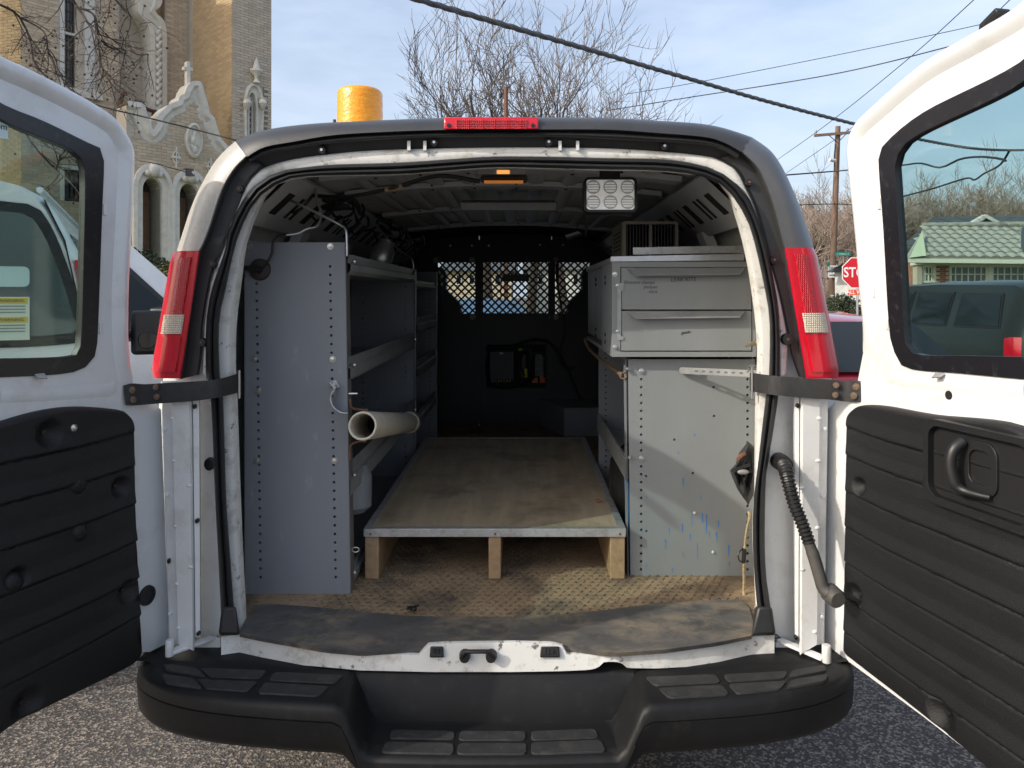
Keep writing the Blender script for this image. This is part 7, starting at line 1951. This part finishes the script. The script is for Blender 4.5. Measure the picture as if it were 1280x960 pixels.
m = MB(); m.hexa([e0+V((-.18, -.05, -.16)), e1+V((0, -.05, -.16)), e1+V((0, .1, -.16)), e0+V((-.18, .1, -.16)), e0+V((-.18, -.05, -.03)), e1+V((0, -.05, -.03)), e1+V((0, .1, -.03)), e0+V((-.18, .1, -.03))]); m.build('eave_board', CREAM, hs_)
m = MB(); m.add([R(xw(1137, 24.2), 24.2, zw(322, 24.2)), R(xw(1158, 24.2), 24.2, zw(319.5, 24.2)), R(xw(1153, 25.6), 25.6, zw(288, 25.6)), R(xw(1139, 24.9), 24.9, zw(322, 24.9)), R(xw(1158, 24.9), 24.9, zw(320, 24.9))], [(0, 1, 2), (0, 2, 3), (1, 4, 2), (0, 3, 4, 1)])
m.build('gable_face', mat('pale_green_board', (.46, .52, .36), .7), hs_)
m = MB(); m.add([R(xw(1130, 25.5), 25.5, zw(324, 25.5)), R(xw(1140, 24.6), 24.6, zw(322, 24.6)), R(xw(1152, 26.6), 26.6, zw(290, 26.6)), R(xw(1150, 28), 28, zw(300, 28))], [(0, 1, 2, 3)]); m.build('side_roof', GT, hs_)
SLATE = mat('slate_shingle', (.075, .085, .09), .8, var=.3, vs=3)
r0_, r1_ = R(xw(1166, 31), 31, zw(271, 31)), R(xw(1420, 31), 31, zw(266.5, 31))
q0, q1 = R(xw(1126, 27), 27, zw(310, 27)), R(xw(1420, 27), 27, zw(300, 27))
m = MB(); m.hexa([q0, q1, r1_, r0_]+[p-V((0, 0, .15)) for p in (q0, q1, r1_, r0_)]); mrf = m.build('main_roof', SLATE, hs_)
m = MB()
for j in range(9):
    a = q0.lerp(r0_, (j+.5)/9.5); b = q1.lerp(r1_, (j+.5)/9.5); m.tube([a, b], .022, 4)
m.build('shingle_course', SLATE, mrf, kind='stuff')
MB().add([q0-V((0, 0, .2)), r0_-V((0, 0, .16)), R(xw(1170, 36), 36, zw(310, 36)), q0+V((-.2, 8, -.2))], [(0, 1, 2, 3)]).build('hip_roof', SLATE, hs_)
m = MB(); dg_ = 27.6
for a, b in (((1213, 284), (1233, 272.5)), ((1233, 272.5), (1254, 284))):
    pa, pb = P(a[0], a[1], dg_), P(b[0], b[1], dg_); m.hexa([pa, pb, pb+V((0, .3, 0)), pa+V((0, .3, 0)), pa+V((0, 0, .14)), pb+V((0, 0, .14)), pb+V((0, .3, .14)), pa+V((0, .3, .14))])
m.build('dormer_trim', WHITEP, hs_)
m = MB(); m.add([P(1215, 285, dg_+.1), P(1233, 274, dg_+.1), P(1252, 285, dg_+.1), P(1233, 270, dg_+3)], [(0, 1, 2), (0, 1, 3), (1, 2, 3)]); m.build('dormer', SLATE, hs_)
# neighbours: white sided houses far right, pale houses ahead
def house(name, label, px0, px1, ytop, yeave, d, wall_m, roof_m, wins_, depth=7, group=None):
    t = thing(name, label, 'house', R(xw((px0+px1)/2, d), d+depth/2, -1.56), group)
    x0, x1 = xw(px0, d), xw(px1, d); ze = zw(yeave, d); zr = zw(ytop, d)
    MB().bb(R(x0, d, -1.56), R(x1, d+depth, ze)).build('wall', wall_m, t)
    m = MB(); o = .35
    m.add([R(x0-o, d-o, ze-.05), R(x1+o, d-o, ze-.05), R(x1+o, d+depth+o, ze-.05), R(x0-o, d+depth+o, ze-.05), R(x0-o, d+depth/2, zr), R(x1+o, d+depth/2, zr)], [(0, 1, 5, 4), (2, 3, 4, 5), (1, 2, 5), (3, 0, 4), (3, 2, 1, 0)])
    m.build('roof', roof_m, t)
    for pa, pb, ya, yb in wins_:
        w = MB().bb(R(xw(pa, d), d-.06, zw(yb, d)), R(xw(pb, d), d-.005, zw(ya, d))).build('window', WHITEP, t)
        dx = (xw(pb, d)-xw(pa, d))*.14
        MB().bb(R(xw(pa, d)+dx, d-.07, zw(yb, d)+dx), R(xw(pb, d)-dx, d-.05, zw(ya, d)-dx)).build('pane', GLASSD, w)
    n = 10
    m = MB()
    for i in range(n):
        z = -1.4+(ze+1.3)*i/n; m.bb(R(x0-.02, d-.025, z), R(x1+.02, d-.001, z+.02))
    m.build('siding_board', wall_m, t, kind='stuff')
    return t
WSID = mat('white_siding', (.62, .62, .60), .7, var=.08)
house('sided_house', 'white sided house low behind the stop sign and utility pole', 1012, 1072, 331, 346, 44, WSID, mat('brown_shingle', (.16, .13, .12), .9, var=.2), [(1032, 1037, 351, 359), (1048, 1053, 351, 359), (1056, 1061, 350, 360), (1064, 1070, 351, 363)])
house('sided_house', 'white sided house at the left of the green roofed house', 1122, 1145, 318, 333, 30, WSID, SLATE, [(1136, 1141, 344, 356)], depth=6)
house('pale_house', 'pale tan house across the street, seen through the mesh windows', 555, 640, 322, 338, 48, mat('tan_siding', (.50, .43, .33), .8), SLATE, [(570, 577, 343, 356), (586, 593, 343, 356), (618, 626, 343, 356)])
house('pale_house', 'pale grey house across the street, right of the tan one in the mesh', 660, 750, 318, 336, 50, WSID, mat('dark_shingle', (.10, .10, .10), .9), [(672, 679, 342, 356), (694, 701, 342, 356), (716, 723, 342, 356)])
